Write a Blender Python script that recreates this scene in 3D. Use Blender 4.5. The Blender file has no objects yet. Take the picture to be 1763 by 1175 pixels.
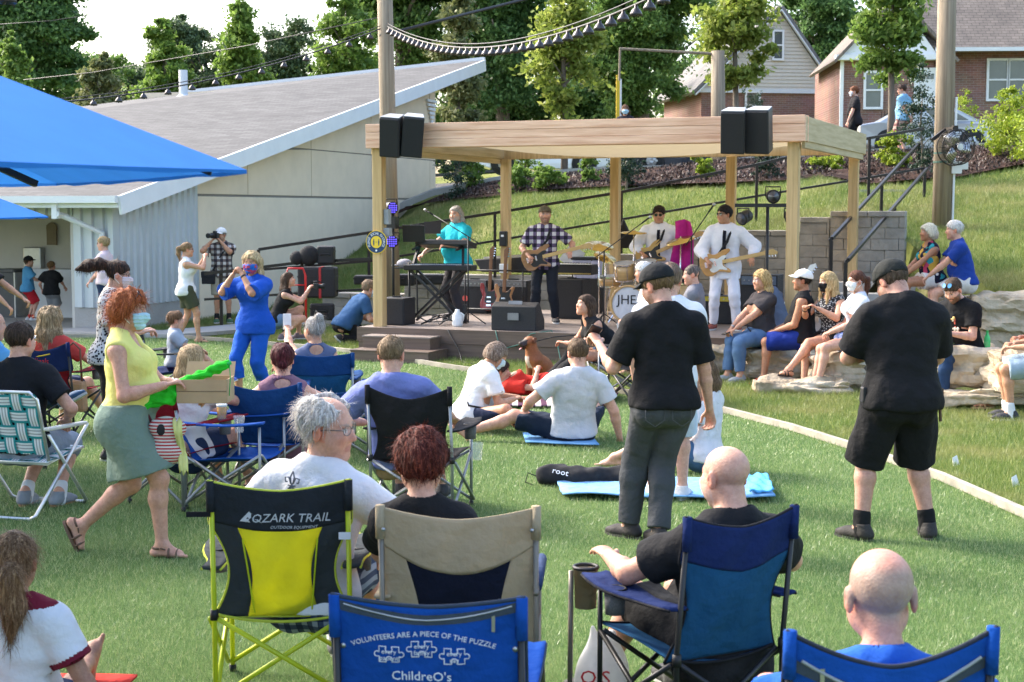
import bpy, math, random
import numpy as np
from mathutils import Vector, Matrix, Euler
R = math.radians
random.seed(7); RNG = np.random.default_rng(7)
SC = bpy.context.scene
COL = SC.collection
# ------------------------------------------------------------------ camera, sky, sun, exposure
CAMZ, PITCH, FPX = 2.12, 0.085, 2650.0
cam_d = bpy.data.cameras.new('camera'); cam = bpy.data.objects.new('camera', cam_d); COL.objects.link(cam)
cam.location = (0, 0, CAMZ); cam.rotation_euler = (math.pi/2 - PITCH, 0, 0)
cam_d.sensor_width = 36; cam_d.lens = FPX/1763*36; cam_d.clip_start = .1; cam_d.clip_end = 3000
cam_d.dof.use_dof = True; cam_d.dof.focus_distance = 12.5; cam_d.dof.aperture_fstop = 7.1
SC.camera = cam
SUN_AZ, SUN_EL = math.atan2(-.83, .56), R(38)       # low hazy sun, ahead of the camera and to its left
w = bpy.data.worlds.new('World'); SC.world = w; w.use_nodes = True
nt = w.node_tree; bg = nt.nodes['Background']
sky = nt.nodes.new('ShaderNodeTexSky'); sky.sky_type = 'NISHITA'; sky.sun_disc = False
sky.sun_elevation = SUN_EL; sky.sun_rotation = SUN_AZ; sky.air_density = 1.0; sky.dust_density = 4.0; sky.ozone_density = 1.0
nt.links.new(sky.outputs[0], bg.inputs[0]); bg.inputs[1].default_value = .15
sd = bpy.data.lights.new('sun', 'SUN'); sd.energy = 1.3; sd.angle = R(11.0); sd.color = (1, .96, .9)
so = bpy.data.objects.new('sun', sd); COL.objects.link(so)
sdir = Vector((math.sin(SUN_AZ)*math.cos(SUN_EL), math.cos(SUN_AZ)*math.cos(SUN_EL), math.sin(SUN_EL)))
so.rotation_euler = sdir.to_track_quat('Z', 'Y').to_euler(); so.location = (-20, 20, 30)
SC.view_settings.view_transform = 'Standard'; SC.view_settings.look = 'None'
SC.view_settings.exposure = 2.15; SC.view_settings.gamma = 1
SC.render.engine = 'CYCLES'
SC.cycles.max_bounces = 6; SC.cycles.transparent_max_bounces = 12; SC.cycles.use_denoising = True
# ------------------------------------------------------------------ helpers
def at(u, v, Y=None, z=None):
    a = (u-881.5)/FPX; b = (587.5-v)/FPX; c, s = math.cos(PITCH), math.sin(PITCH)
    d = (a, c+b*s, -s+b*c)
    t = Y/d[1] if Y is not None else (z-CAMZ)/d[2]
    return Vector((d[0]*t, d[1]*t, d[2]*t+CAMZ))
def tag(o, label=None, cat=None, group=None, kind=None):
    if label: o['label'] = label
    if cat: o['category'] = cat
    if group: o['group'] = group
    if kind: o['kind'] = kind
    return o
XF = {}
def thing(name, label, cat, loc=(0, 0, 0), rz=0, group=None):
    o = bpy.data.objects.new(name, None); COL.objects.link(o); o.empty_display_size = .1
    o.location = loc; o.rotation_euler = (0, 0, rz)
    XF[o.name] = Matrix.Translation(Vector(loc)) @ Matrix.Rotation(rz, 4, 'Z')
    return tag(o, label, cat, group)
def copy_tree(o, parent=None):
    c = o.copy(); COL.objects.link(c); c.parent = parent
    for ch in o.children: copy_tree(ch, c)
    return c
def link(name, me, parent=None, world=False):
    o = bpy.data.objects.new(name, me); COL.objects.link(o)
    if parent is not None:
        o.parent = parent
        if world and parent.name in XF: me.transform(XF[parent.name].inverted())
    return o
def npmesh(name, V, F, mats, smooth=True, col=None, mi=None):
    """V (n,3), F (m,k) numpy faces of equal size"""
    V = np.asarray(V, np.float32); F = np.asarray(F, np.int32)
    me = bpy.data.meshes.new(name); n, (m, k) = len(V), F.shape
    me.vertices.add(n); me.vertices.foreach_set('co', V.ravel())
    me.loops.add(m*k); me.loops.foreach_set('vertex_index', F.ravel())
    me.polygons.add(m); me.polygons.foreach_set('loop_start', np.arange(0, m*k, k, dtype=np.int32))
    try: me.polygons.foreach_set('loop_total', np.full(m, k, np.int32))
    except Exception: pass
    me.polygons.foreach_set('use_smooth', np.full(m, smooth, bool))
    if mi is not None: me.polygons.foreach_set('material_index', np.asarray(mi, np.int32))
    for x in (mats if isinstance(mats, (list, tuple)) else [mats]): me.materials.append(x)
    me.update(calc_edges=True)
    if col is not None:
        ca = me.color_attributes.new('Col', 'FLOAT_COLOR', 'POINT')
        c4 = np.ones((n, 4), np.float32); c4[:, :3] = col; ca.data.foreach_set('color', c4.ravel())
    return me
def frame(d, up=(0, 0, 1)):
    d = Vector(d).normalized(); u = Vector(up)
    if abs(d.dot(u)) > .99: u = Vector((0, 1, 0)) if abs(d.y) < .9 else Vector((0, 0, 1))
    x = d.cross(u).normalized(); y = x.cross(d).normalized()
    return x, y, d
class MB:
    def __init__(s): s.v = []; s.f = []; s.m = []; s.cur = 0
    def add(s, vs, fs):
        o = len(s.v); s.v += [Vector(p) for p in vs]; s.f += [[i+o for i in f] for f in fs]; s.m += [s.cur]*len(fs); return s
    def box(s, c, d, rot=None, M=None):
        x, y, z = d[0]/2, d[1]/2, d[2]/2
        p = [Vector((a*x, b*y, e*z)) for e in (-1, 1) for b in (-1, 1) for a in (-1, 1)]
        if rot is not None: e = Euler(rot).to_matrix(); p = [e@q for q in p]
        p = [q+Vector(c) for q in p]
        if M is not None: p = [M@q for q in p]
        return s.add(p, [(0, 2, 3, 1), (4, 5, 7, 6), (0, 1, 5, 4), (2, 6, 7, 3), (0, 4, 6, 2), (1, 3, 7, 5)])
    def beam(s, a, b, w, h, up=(0, 0, 1)):
        a = Vector(a); b = Vector(b); x, y, d = frame(b-a, up); p = []
        for q in (a, b):
            for i, j in ((-1, -1), (1, -1), (1, 1), (-1, 1)): p.append(q+x*w/2*i+y*h/2*j)
        return s.add(p, [(3, 2, 1, 0), (4, 5, 6, 7), (0, 1, 5, 4), (1, 2, 6, 5), (2, 3, 7, 6), (3, 0, 4, 7)])
    def tube(s, pts, r, n=8, caps=True, flat=1.0, up=(0, 0, 1)):
        pts = [Vector(p) for p in pts]; k = len(pts); rs = r if isinstance(r, (list, tuple)) else [r]*k
        vs = []; fs = []; px = None
        for i, p in enumerate(pts):
            d = (pts[min(i+1, k-1)]-pts[max(i-1, 0)])
            if d.length < 1e-9: d = Vector((0, 0, 1))
            if px is None: x, y, d = frame(d, up)
            else:
                d = d.normalized(); x = px-d*px.dot(d); x = x.normalized() if x.length > 1e-6 else frame(d)[0]; y = d.cross(x)*-1; y = x.cross(d)
            px = x
            for j in range(n):
                a = 2*math.pi*j/n; vs.append(p+x*math.cos(a)*rs[i]+y*math.sin(a)*rs[i]*flat)
        for i in range(k-1):
            for j in range(n): fs.append((i*n+j, i*n+(j+1) % n, (i+1)*n+(j+1) % n, (i+1)*n+j))
        if caps: fs.append(tuple(range(n))[::-1]); fs.append(tuple((k-1)*n+j for j in range(n)))
        return s.add(vs, fs)
    def lathe(s, prof, c=(0, 0, 0), axis=(0, 0, 1), n=20, up=(0, 1, 0), ring=False):
        if ring: prof = list(prof)+[prof[0]]
        x, y, d = frame(axis, up); c = Vector(c); vs = []; fs = []
        for r, z in prof:
            for j in range(n):
                a = 2*math.pi*j/n; vs.append(c+d*z+x*r*math.cos(a)+y*r*math.sin(a))
        for i in range(len(prof)-1):
            for j in range(n): fs.append((i*n+j, i*n+(j+1) % n, (i+1)*n+(j+1) % n, (i+1)*n+j))
        if not ring: fs.append(tuple(range(n))[::-1]); fs.append(tuple((len(prof)-1)*n+j for j in range(n)))
        return s.add(vs, fs)
    def ball(s, c, r, n=12, rot=None):
        r = r if isinstance(r, (list, tuple)) else (r, r, r); vs = []; fs = []; m = n//2; e = Euler(rot).to_matrix() if rot else None
        for i in range(m+1):
            t = math.pi*i/m
            for j in range(n):
                a = 2*math.pi*j/n; q = Vector((r[0]*math.sin(t)*math.cos(a), r[1]*math.sin(t)*math.sin(a), r[2]*math.cos(t)))
                vs.append((e@q if e else q)+Vector(c))
        for i in range(m):
            for j in range(n): fs.append((i*n+j, (i+1)*n+j, (i+1)*n+(j+1) % n, i*n+(j+1) % n))
        return s.add(vs, fs)
    def grid(s, P, thick=0):
        """P: rows of points; open sheet, or given a thickness"""
        r, c = len(P), len(P[0]); flat = [Vector(p) for row in P for p in row]
        q = [(i*c+j, i*c+j+1, (i+1)*c+j+1, (i+1)*c+j) for i in range(r-1) for j in range(c-1)]
        if not thick: return s.add(flat, q)
        nr = [Vector((0, 0, 0)) for _ in flat]
        for f in q:
            nn = (flat[f[1]]-flat[f[0]]).cross(flat[f[3]]-flat[f[0]])
            for i in f: nr[i] += nn
        back = [p-n_.normalized()*thick if n_.length > 0 else p for p, n_ in zip(flat, nr)]; N = len(flat)
        fs = list(q)+[tuple(i+N for i in f[::-1]) for f in q]
        rim = [j for j in range(c)]+[i*c+c-1 for i in range(1, r)]+[(r-1)*c+j for j in range(c-2, -1, -1)]+[i*c for i in range(r-2, 0, -1)]
        for a, b in zip(rim, rim[1:]+rim[:1]): fs.append((b, a, a+N, b+N))
        return s.add(flat+back, fs)
    def prism(s, poly, z0, z1, M=None):
        n = len(poly); p = [Vector((x, y, z)) for z in (z0, z1) for x, y in poly]
        if M is not None: p = [M@q for q in p]
        return s.add(p, [tuple(range(n))[::-1], tuple(range(n, 2*n))]+[(i, (i+1) % n, n+(i+1) % n, n+i) for i in range(n)])
    def build(s, name, m, parent=None, smooth=False, world=False, bevel=0, auto=None):
        me = bpy.data.meshes.new(name); me.from_pydata([tuple(v) for v in s.v], [], s.f)
        for x in (m if isinstance(m, (list, tuple)) else [m]): me.materials.append(x)
        if any(s.m): me.polygons.foreach_set('material_index', s.m)
        if smooth: me.polygons.foreach_set('use_smooth', [True]*len(s.f))
        me.update(); o = link(name, me, parent, world)
        if bevel:
            b = o.modifiers.new('bevel', 'BEVEL'); b.width = bevel; b.segments = 2; b.limit_method = 'ANGLE'; b.angle_limit = R(40)
        return o
# ------------------------------------------------------------------ materials
MATS = {}
def srgb(h):
    h = h.lstrip('#'); c = [int(h[i:i+2], 16)/255 for i in (0, 2, 4)]
    return tuple(x/12.92 if x < .04045 else ((x+.055)/1.055)**2.4 for x in c)
def C(c): return srgb(c) if isinstance(c, str) else tuple(c)
def nodes(m): return m.node_tree.nodes, m.node_tree.links
def mat(name, c=(.5, .5, .5), rough=.7, metal=0, var=.12, scale=8, bump=0, bscale=60, spec=.4, stretch=(1, 1, 1), c2=None, sheen=0, transl=0, coat=0, coord='Object'):
    """principled with noise-driven colour variation and bump"""
    m = bpy.data.materials.new(name); m.use_nodes = True; N, L = nodes(m); p = N['Principled BSDF']; c = C(c)
    p.inputs['Roughness'].default_value = rough; p.inputs['Metallic'].default_value = metal
    p.inputs['Specular IOR Level'].default_value = spec
    if sheen: p.inputs['Sheen Weight'].default_value = sheen
    if coat: p.inputs['Coat Weight'].default_value = coat
    tc = N.new('ShaderNodeTexCoord'); mp = N.new('ShaderNodeMapping'); mp.inputs['Scale'].default_value = stretch
    L.new(tc.outputs[coord], mp.inputs[0])
    if var or c2:
        nz = N.new('ShaderNodeTexNoise'); nz.inputs['Scale'].default_value = scale; nz.inputs['Detail'].default_value = 5; nz.inputs['Roughness'].default_value = .6
        L.new(mp.outputs[0], nz.inputs['Vector']); rp = N.new('ShaderNodeValToRGB'); L.new(nz.outputs['Fac'], rp.inputs[0])
        rp.color_ramp.elements[0].position = .3; rp.color_ramp.elements[1].position = .7
        a = tuple(max(0, x*(1-var)) for x in c); b = C(c2) if c2 else tuple(min(1, x*(1+var)) for x in c)
        rp.color_ramp.elements[0].color = (*a, 1); rp.color_ramp.elements[1].color = (*b, 1); L.new(rp.outputs[0], p.inputs['Base Color'])
    else: p.inputs['Base Color'].default_value = (*c, 1)
    if bump:
        n2 = N.new('ShaderNodeTexNoise'); n2.inputs['Scale'].default_value = bscale; n2.inputs['Detail'].default_value = 4; L.new(mp.outputs[0], n2.inputs['Vector'])
        bp = N.new('ShaderNodeBump'); bp.inputs['Strength'].default_value = min(1, bump); bp.inputs['Distance'].default_value = .02*max(1, bump); L.new(n2.outputs['Fac'], bp.inputs['Height']); L.new(bp.outputs[0], p.inputs['Normal'])
    if transl:
        tr = N.new('ShaderNodeBsdfTranslucent'); mx = N.new('ShaderNodeMixShader'); mx.inputs[0].default_value = transl; out = N['Material Output']
        src = p.inputs['Base Color'].links
        if src: L.new(src[0].from_socket, tr.inputs[0])
        else: tr.inputs[0].default_value = (*c, 1)
        L.new(p.outputs[0], mx.inputs[1]); L.new(tr.outputs[0], mx.inputs[2]); L.new(mx.outputs[0], out.inputs[0])
    return m
def leafmat(name, ca, cb, cc, transl=.35):
    m = bpy.data.materials.new(name); m.use_nodes = True; N, L = nodes(m); p = N['Principled BSDF']; p.inputs['Roughness'].default_value = .5; p.inputs['Specular IOR Level'].default_value = .3
    g = N.new('ShaderNodeNewGeometry'); rp = N.new('ShaderNodeValToRGB'); e = rp.color_ramp.elements
    e[0].color = (*C(ca), 1); e[1].color = (*C(cc), 1); k = e.new(.55); k.color = (*C(cb), 1)
    L.new(g.outputs['Random Per Island'], rp.inputs[0]); L.new(rp.outputs[0], p.inputs['Base Color'])
    tr = N.new('ShaderNodeBsdfTranslucent'); L.new(rp.outputs[0], tr.inputs[0]); mx = N.new('ShaderNodeMixShader'); mx.inputs[0].default_value = transl
    L.new(p.outputs[0], mx.inputs[1]); L.new(tr.outputs[0], mx.inputs[2]); L.new(mx.outputs[0], N['Material Output'].inputs[0]); return m
def fabric(c, **k):
    key = ('fab', str(c), str(k))
    if key not in MATS: MATS[key] = mat('fabric', c, **{**dict(rough=.88, var=.05, scale=9, bump=.8, bscale=15, spec=.15), **k})
    return MATS[key]
def plain(name, c, **k):
    key = (name, str(c), str(k))
    if key not in MATS: MATS[key] = mat(name, c, **k)
    return MATS[key]
M_METAL = mat('dark_metal', (.035, .03, .027), .45, .6, .1)
M_STEEL = mat('steel', (.42, .43, .44), .35, .9, .1)
M_CHROME = mat('chrome', (.75, .75, .77), .15, 1, .05)
M_BLACKP = mat('black_plastic', (.014, .014, .015), .5, 0, .2, 30, .1, 200)
M_BLACKF = mat('black_cloth', (.016, .016, .018), .9, 0, .2, 30, .2, 300)
M_WHITE = mat('white_paint', (.78, .78, .77), .55, 0, .04)
M_RUBBER = mat('rubber', (.02, .02, .02), .8)
def glassmat(name, c=(1, 1, 1), rough=.02, alpha=.2):
    m = bpy.data.materials.new(name); m.use_nodes = True; p = m.node_tree.nodes['Principled BSDF']
    p.inputs['Base Color'].default_value = (*C(c), 1); p.inputs['Roughness'].default_value = rough; p.inputs['Alpha'].default_value = alpha; return m
M_CLEAR = glassmat('clear_plastic', (.8, .82, .82), .1, .16)
# text as mesh
def text(name, body, size, m, parent, loc, rot, depth=.002, align='CENTER', M=None):
    cu = bpy.data.curves.new(name, 'FONT'); cu.body = body; cu.size = size; cu.extrude = depth; cu.align_x = align; cu.align_y = 'CENTER'; cu.resolution_u = 2
    t = bpy.data.objects.new(name, cu); COL.objects.link(t); dg = bpy.context.evaluated_depsgraph_get(); me = bpy.data.meshes.new_from_object(t.evaluated_get(dg))
    bpy.data.objects.remove(t); bpy.data.curves.remove(cu); me.materials.clear(); me.materials.append(m)
    me.transform(Matrix.LocRotScale(Vector(loc), Euler(rot), None))
    if M is not None: me.transform(M)
    return me if parent is None else link(name, me, parent)
# ------------------------------------------------------------------ terrain
TX = [-60, -12, -5, -3, -1, 0, 2, 4.4, 6.2, 6.8, 8.5, 12, 60]
TT = [60, 40, 32.3, 30.5, 28.4, 27.45, 26.95, 26.3, 25.5, 21.9, 20.8, 19.5, 17]
TB = [0, 0, .02, .1, .62, .9, 1.2, 1.6, 1.75, 1.0, .98, .95, .95]
TS = [.17, .17, .17, .19, .2, .2, .2, .2, .18, .17, .17, .17, .17]
def hz(x, y):
    x = np.asarray(x, float); y = np.asarray(y, float)
    t = np.interp(x, TX, TT); b = np.interp(x, TX, TB); s = np.interp(x, TX, TS); d = y-t
    cr = 2.8+np.clip(x, -10, 14)*.066
    ramp = np.clip((d+.25)/.25, 0, 1)*b
    h = ramp+s*np.maximum(d, 0)
    k = .5; m = np.maximum(k-np.abs(h-cr), 0)/k
    h = np.minimum(h, cr)-m*m*k*.25
    far = np.clip((y-41)/35, 0, 1); far = far*far*(3-2*far)
    h = h+np.where((d > 0) & (y < 50), .05*np.sin(x*1.3+y*.7)*np.sin(y*1.1-x*.4), 0)
    return h+far*np.interp(x, [-60, -5, 8, 14, 60], [1.1, 1.1, 1.1, 2.2, 2.4])
def hit(u, v, y0=6, y1=70):
    for Y in np.arange(y0, y1, .05):
        p = at(u, v, Y=Y)
        if p.z <= hz(p.x, p.y): return p
    return p
def outline(pxs, f=None): return [(lambda p: (p.x, p.y))((f or (lambda u, v: at(u, v, z=0)))(u, v)) for u, v in pxs]
def inpoly(P, poly):
    x, y = P[:, 0], P[:, 1]; ins = np.zeros(len(P), bool); n = len(poly)
    for i in range(n):
        (x1, y1), (x2, y2) = poly[i], poly[(i+1) % n]
        if y1 == y2: continue
        c = ((y1 > y) != (y2 > y)) & (x < (x2-x1)*(y-y1)/(y2-y1)+x1); ins ^= c
    return ins
CURB = outline([(300, 583), (420, 592), (560, 604), (640, 613), (760, 634), (950, 661), (1100, 684), (1240, 710), (1360, 741), (1480, 779), (1620, 828), (1763, 892), (1900, 965)])
CURB = [(-20, CURB[0][1]+.5)]+CURB
TURF = CURB+[(CURB[-1][0]+1.5, CURB[-1][1]-3), (9, 1), (-20, 1)]
STAGE_O, STAGE_R = Vector((-1.92, 22.35, 0)), -.3714
SM = Matrix.Translation(STAGE_O) @ Matrix.Rotation(STAGE_R, 4, 'Z')
BC = at(195, 572, z=0); BR = -.294
BMx = Matrix.Translation(BC) @ Matrix.Rotation(BR, 4, 'Z')
gx = np.concatenate([[-400, -200, -100, -60, -40], np.arange(-26, 26, .35), [40, 60, 100, 200, 400]])
gy = np.concatenate([[-20, 0, 4, 8, 12, 15], np.arange(16, 48, .3), np.arange(48, 90, 3), [100, 140, 200, 400, 900]])
X, Y = np.meshgrid(gx, gy); Z = hz(X, Y); nx = len(gx)
F = np.array([(i*nx+j, i*nx+j+1, (i+1)*nx+j+1, (i+1)*nx+j) for i in range(len(gy)-1) for j in range(nx-1)])
def groundmat(name, cols, s1, s2, bump=.6):
    m = bpy.data.materials.new(name); m.use_nodes = True; N, L = nodes(m); p = N['Principled BSDF']; p.inputs['Roughness'].default_value = .9; p.inputs['Specular IOR Level'].default_value = .1
    tc = N.new('ShaderNodeTexCoord'); a = N.new('ShaderNodeTexNoise'); a.inputs['Scale'].default_value = s1; a.inputs['Detail'].default_value = 6; a.inputs['Roughness'].default_value = .65
    b = N.new('ShaderNodeTexNoise'); b.inputs['Scale'].default_value = s2; b.inputs['Detail'].default_value = 6; b.inputs['Roughness'].default_value = .7
    L.new(tc.outputs['Object'], a.inputs['Vector']); L.new(tc.outputs['Object'], b.inputs['Vector'])
    mx = N.new('ShaderNodeMath'); mx.operation = 'MULTIPLY_ADD'; mx.inputs[1].default_value = .6; L.new(a.outputs['Fac'], mx.inputs[0])
    m2 = N.new('ShaderNodeMath'); m2.operation = 'MULTIPLY'; m2.inputs[1].default_value = .4; L.new(b.outputs['Fac'], m2.inputs[0]); L.new(m2.outputs[0], mx.inputs[2])
    rp = N.new('ShaderNodeValToRGB'); L.new(mx.outputs[0], rp.inputs[0]); e = rp.color_ramp.elements
    ps = np.linspace(.36, .64, len(cols)); e[0].position = ps[0]; e[0].color = (*cols[0], 1); e[1].position = ps[-1]; e[1].color = (*cols[-1], 1)
    for q, c in zip(ps[1:-1], cols[1:-1]): k = e.new(q); k.color = (*c, 1)
    L.new(rp.outputs[0], p.inputs['Base Color']); bp = N.new('ShaderNodeBump'); bp.inputs['Strength'].default_value = bump; bp.inputs['Distance'].default_value = .04
    L.new(b.outputs['Fac'], bp.inputs['Height']); L.new(bp.outputs[0], p.inputs['Normal']); return m
M_LAWN = groundmat('grass_soil', [(.07, .09, .02), (.13, .15, .035), (.17, .19, .05), (.3, .26, .12)], .55, 9)
M_TURF = groundmat('turf_backing', [(.06, .11, .03), (.09, .15, .042), (.13, .185, .06)], .9, 45)
M_MULCH = groundmat('mulch', [(.02, .011, .008), (.04, .022, .017), (.06, .035, .027), (.1, .065, .05)], 3, 22, 1)
M_ASPH = groundmat('asphalt', [(.06, .06, .062), (.09, .09, .09)], 2, 60, .2)
M_CONC = groundmat('concrete', [(.32, .31, .29), (.42, .41, .385)], 1.2, 40, .15)
o = link('ground', npmesh('ground', np.stack([X.ravel(), Y.ravel(), Z.ravel()], 1), F, M_LAWN)); tag(o, kind='structure')
o = MB().prism(TURF, -.01, .004).build('artificial_turf', M_TURF); tag(o, kind='structure')
def strip(name, pts, w, h, m, z=None, kind='structure'):
    P = [Vector((p[0], p[1], 0)) for p in pts]; rows = []
    for i, p in enumerate(P):
        d = (P[min(i+1, len(P)-1)]-P[max(i-1, 0)]).normalized(); n = Vector((-d.y, d.x, 0))
        rows.append([p+n*w/2, p-n*w/2])
    b = MB()
    for r in rows:
        for q in r: q.z = (z if z is not None else float(hz(q.x, q.y)))+h
    rows = [r[::-1] for r in rows]
    b.grid(rows, h+.05); return tag(b.build(name, m), kind=kind)
fine = []
for (a, b_) in zip(CURB[:-1], CURB[1:]):
    for t in np.linspace(0, 1, 7)[:-1]: fine.append((a[0]+(b_[0]-a[0])*t, a[1]+(b_[1]-a[1])*t))
strip('edging_kerb', fine, .058, .008, mat('edging', (.3, .275, .22), .8, var=.3, scale=4), z=0)
strip('footpath', outline([(110, 574), (200, 578), (290, 580), (400, 571), (520, 559)]), 1.0, .012, M_CONC, z=0)
# mulch bed and road, draped over the slope
lowmul = [(640, 372), (760, 352), (850, 343), (950, 334), (1040, 328), (1130, 330), (1240, 326), (1340, 318), (1430, 312), (1500, 322), (1580, 318), (1650, 309), (1763, 291), (1900, 280)]
ml = [hit(u, v, 24) for u, v in lowmul]
rows = []
for t in np.linspace(0, 1, 26):
    row = []
    for p in ml:
        y2 = 39.5+p.x*-.05; y = p.y+(y2-p.y)*t; x = p.x*(1+(y/p.y-1)*.9); row.append((x, y, float(hz(x, y))+.1+.05*math.sin(x*3+y*2)*math.sin(y*5)))
    rows.append(row)
rows = [[Vector(r[i]).lerp(Vector(r[i+1]), f) for i in range(len(r)-1) for f in (0, .25, .5, .75)] for r in rows]
tag(MB().grid(rows).build('mulch_bed', M_MULCH, smooth=True), kind='structure')
MULCH = [(p.x, p.y-.05) for p in ml]+[(22, 39.5), (-8, 39.5)]
strip('kerb', [(x, 40.0-x*.05) for x in np.arange(-30, 40, 2)], .25, .1, M_CONC)
strip('road', [(x, 46-x*.05) for x in np.arange(-60, 60, 3)], 11, .03, M_ASPH)
strip('driveway', [(-14, 73), (-5, 72), (4, 72), (12, 71)], 6, .06, M_ASPH)
# ------------------------------------------------------------------ leaves, trees, bushes
def leafquads(P, size, aspect=.55, droop=.3):
    n = len(P); a = RNG.normal(size=(n, 3)); a[:, 2] -= droop; a /= np.linalg.norm(a, axis=1)[:, None]
    b = RNG.normal(size=(n, 3)); b[:, 2] *= .5; b -= a*(a*b).sum(1)[:, None]; b /= np.linalg.norm(b, axis=1)[:, None]
    s = size*RNG.uniform(.6, 1.3, n)[:, None]
    V = np.stack([P-a*s*.5, P+b*s*aspect*.5, P+a*s*.5, P-b*s*aspect*.5], 1).reshape(-1, 3)
    return V, np.arange(4*n).reshape(n, 4)
def crown(blobs, n, size, clump=.35, m=None, shell=.55, gap=0):
    vol = np.array([b[1][0]*b[1][1]*b[1][2] for b in blobs])**.67; vol /= vol.sum(); Ps = []
    for (c, r), f in zip(blobs, vol):
        c = np.array(c); r = np.array(r); k = max(3, int((m or 60)*f)); nn = int(n*f/k)+1
        d = RNG.normal(size=(k, 3)); d /= np.linalg.norm(d, axis=1)[:, None]; cc = c+d*r*(RNG.uniform(0, 1, k)[:, None]**(1-shell))*RNG.uniform(.8, 1.12, (k, 1))
        rr = clump*r.mean()*RNG.uniform(.55, 1.3, k)
        for q, w_ in zip(cc, rr): Ps.append(q+RNG.normal(size=(int(nn*RNG.uniform(.5, 1.5))+1, 3))*np.array([w_, w_, w_*.62])*.6)
    return leafquads(np.concatenate(Ps), size)
M_BARK = mat('bark', (.16, .13, .1), .9, var=.3, scale=6, bump=.8, bscale=20, stretch=(3, 3, .5))
LM = dict(dark=leafmat('leaf_dark', (.07, .145, .045), (.12, .22, .07), (.17, .29, .095), .5),
          mid=leafmat('leaf_mid', (.09, .165, .038), (.14, .24, .06), (.2, .31, .09), .5),
          young=leafmat('leaf_young', (.16, .22, .035), (.26, .33, .06), (.36, .4, .1), .55),
          pale=leafmat('leaf_pale', (.1, .13, .04), (.17, .19, .075), (.24, .25, .11), .4),
          pear=leafmat('leaf_pear', (.1, .18, .032), (.17, .27, .05), (.24, .34, .08), .5),
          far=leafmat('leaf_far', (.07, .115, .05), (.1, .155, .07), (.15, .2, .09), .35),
          lime=leafmat('leaf_lime', (.16, .24, .02), (.26, .34, .03), (.36, .42, .06), .4),
          conifer=leafmat('leaf_conifer', (.018, .036, .022), (.03, .06, .035), (.05, .085, .045), .2))
def tree(name, label, u, vb, vt, hw, Y, kind, n=9000, size=.16, shape='oval', trunk=.1, tb=None, group=None, clump=.34, m=70, cat='tree'):
    Y = hit(u, vb, 30, 60).y if name == 'shrub' and Y < 50 else Y; s = FPX/Y; p = at(u, (vb+vt)/2, Y=Y); zt = at(u, vt, Y=Y).z; zb = at(u, vb, Y=Y).z; W = hw/s; g = float(hz(p.x, Y)); H = zt-zb
    root = thing(name, label, cat, (p.x, Y, g), random.uniform(0, 0), group)
    if shape == 'oval': bl = [((0, 0, zb+H*f-g), (W*k, W*k, H*.2)) for f, k in ((.16, .6), (.36, .95), (.56, .92), (.74, .7), (.9, .38))]
    elif shape == 'column': bl = [((random.uniform(-.1, .1)*W, 0, zb+H*f-g), (W*k, W*k, H*.15)) for f, k in ((.1, .8), (.28, 1), (.46, .92), (.64, .74), (.8, .5), (.94, .22))]
    else:
        bl = []
        for _ in range(17):
            a = random.uniform(0, 6.28); q = random.uniform(.2, .75); f = random.uniform(.06, .88)
            bl.append(((W*q*math.cos(a), W*q*.8*math.sin(a), zb+H*f-g), (W*random.uniform(.32, .5), W*random.uniform(.3, .45), H*random.uniform(.16, .26))))
        bl.append(((0, 0, zb+H*.5-g), (W*.6, W*.55, H*.36)))
    if name == 'shade_tree': n = int(n*5); size *= .82; m = 210
    elif name != 'shrub': n = int(n*1.5)
    V, F_ = crown(bl, n, size, clump, m); link('crown', npmesh('crown', V, F_, LM[kind], False), root)
    b = MB(); th = zb+H*.75-g; b.tube([(0, 0, -.1), (.02, 0, th*.3), (-.03, .02, th*.65), (0, 0, th)], [trunk*1.25, trunk, trunk*.75, trunk*.25], 9)
    for _ in range(7 if cat == 'tree' else 3):
        f = random.uniform(.35, .8); a = random.uniform(0, 6.28); z0 = max(zb-g, 0)+(th-max(zb-g, 0))*f*.8; l = W*random.uniform(.5, .8)
        b.tube([(0, 0, z0), (l*.5*math.cos(a), l*.5*math.sin(a), z0+l*.5), (l*math.cos(a), l*math.sin(a), z0+l*.85)], [trunk*.45, trunk*.3, trunk*.08], 6)
    b.build('trunk', M_BARK, root, True); return root
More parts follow.
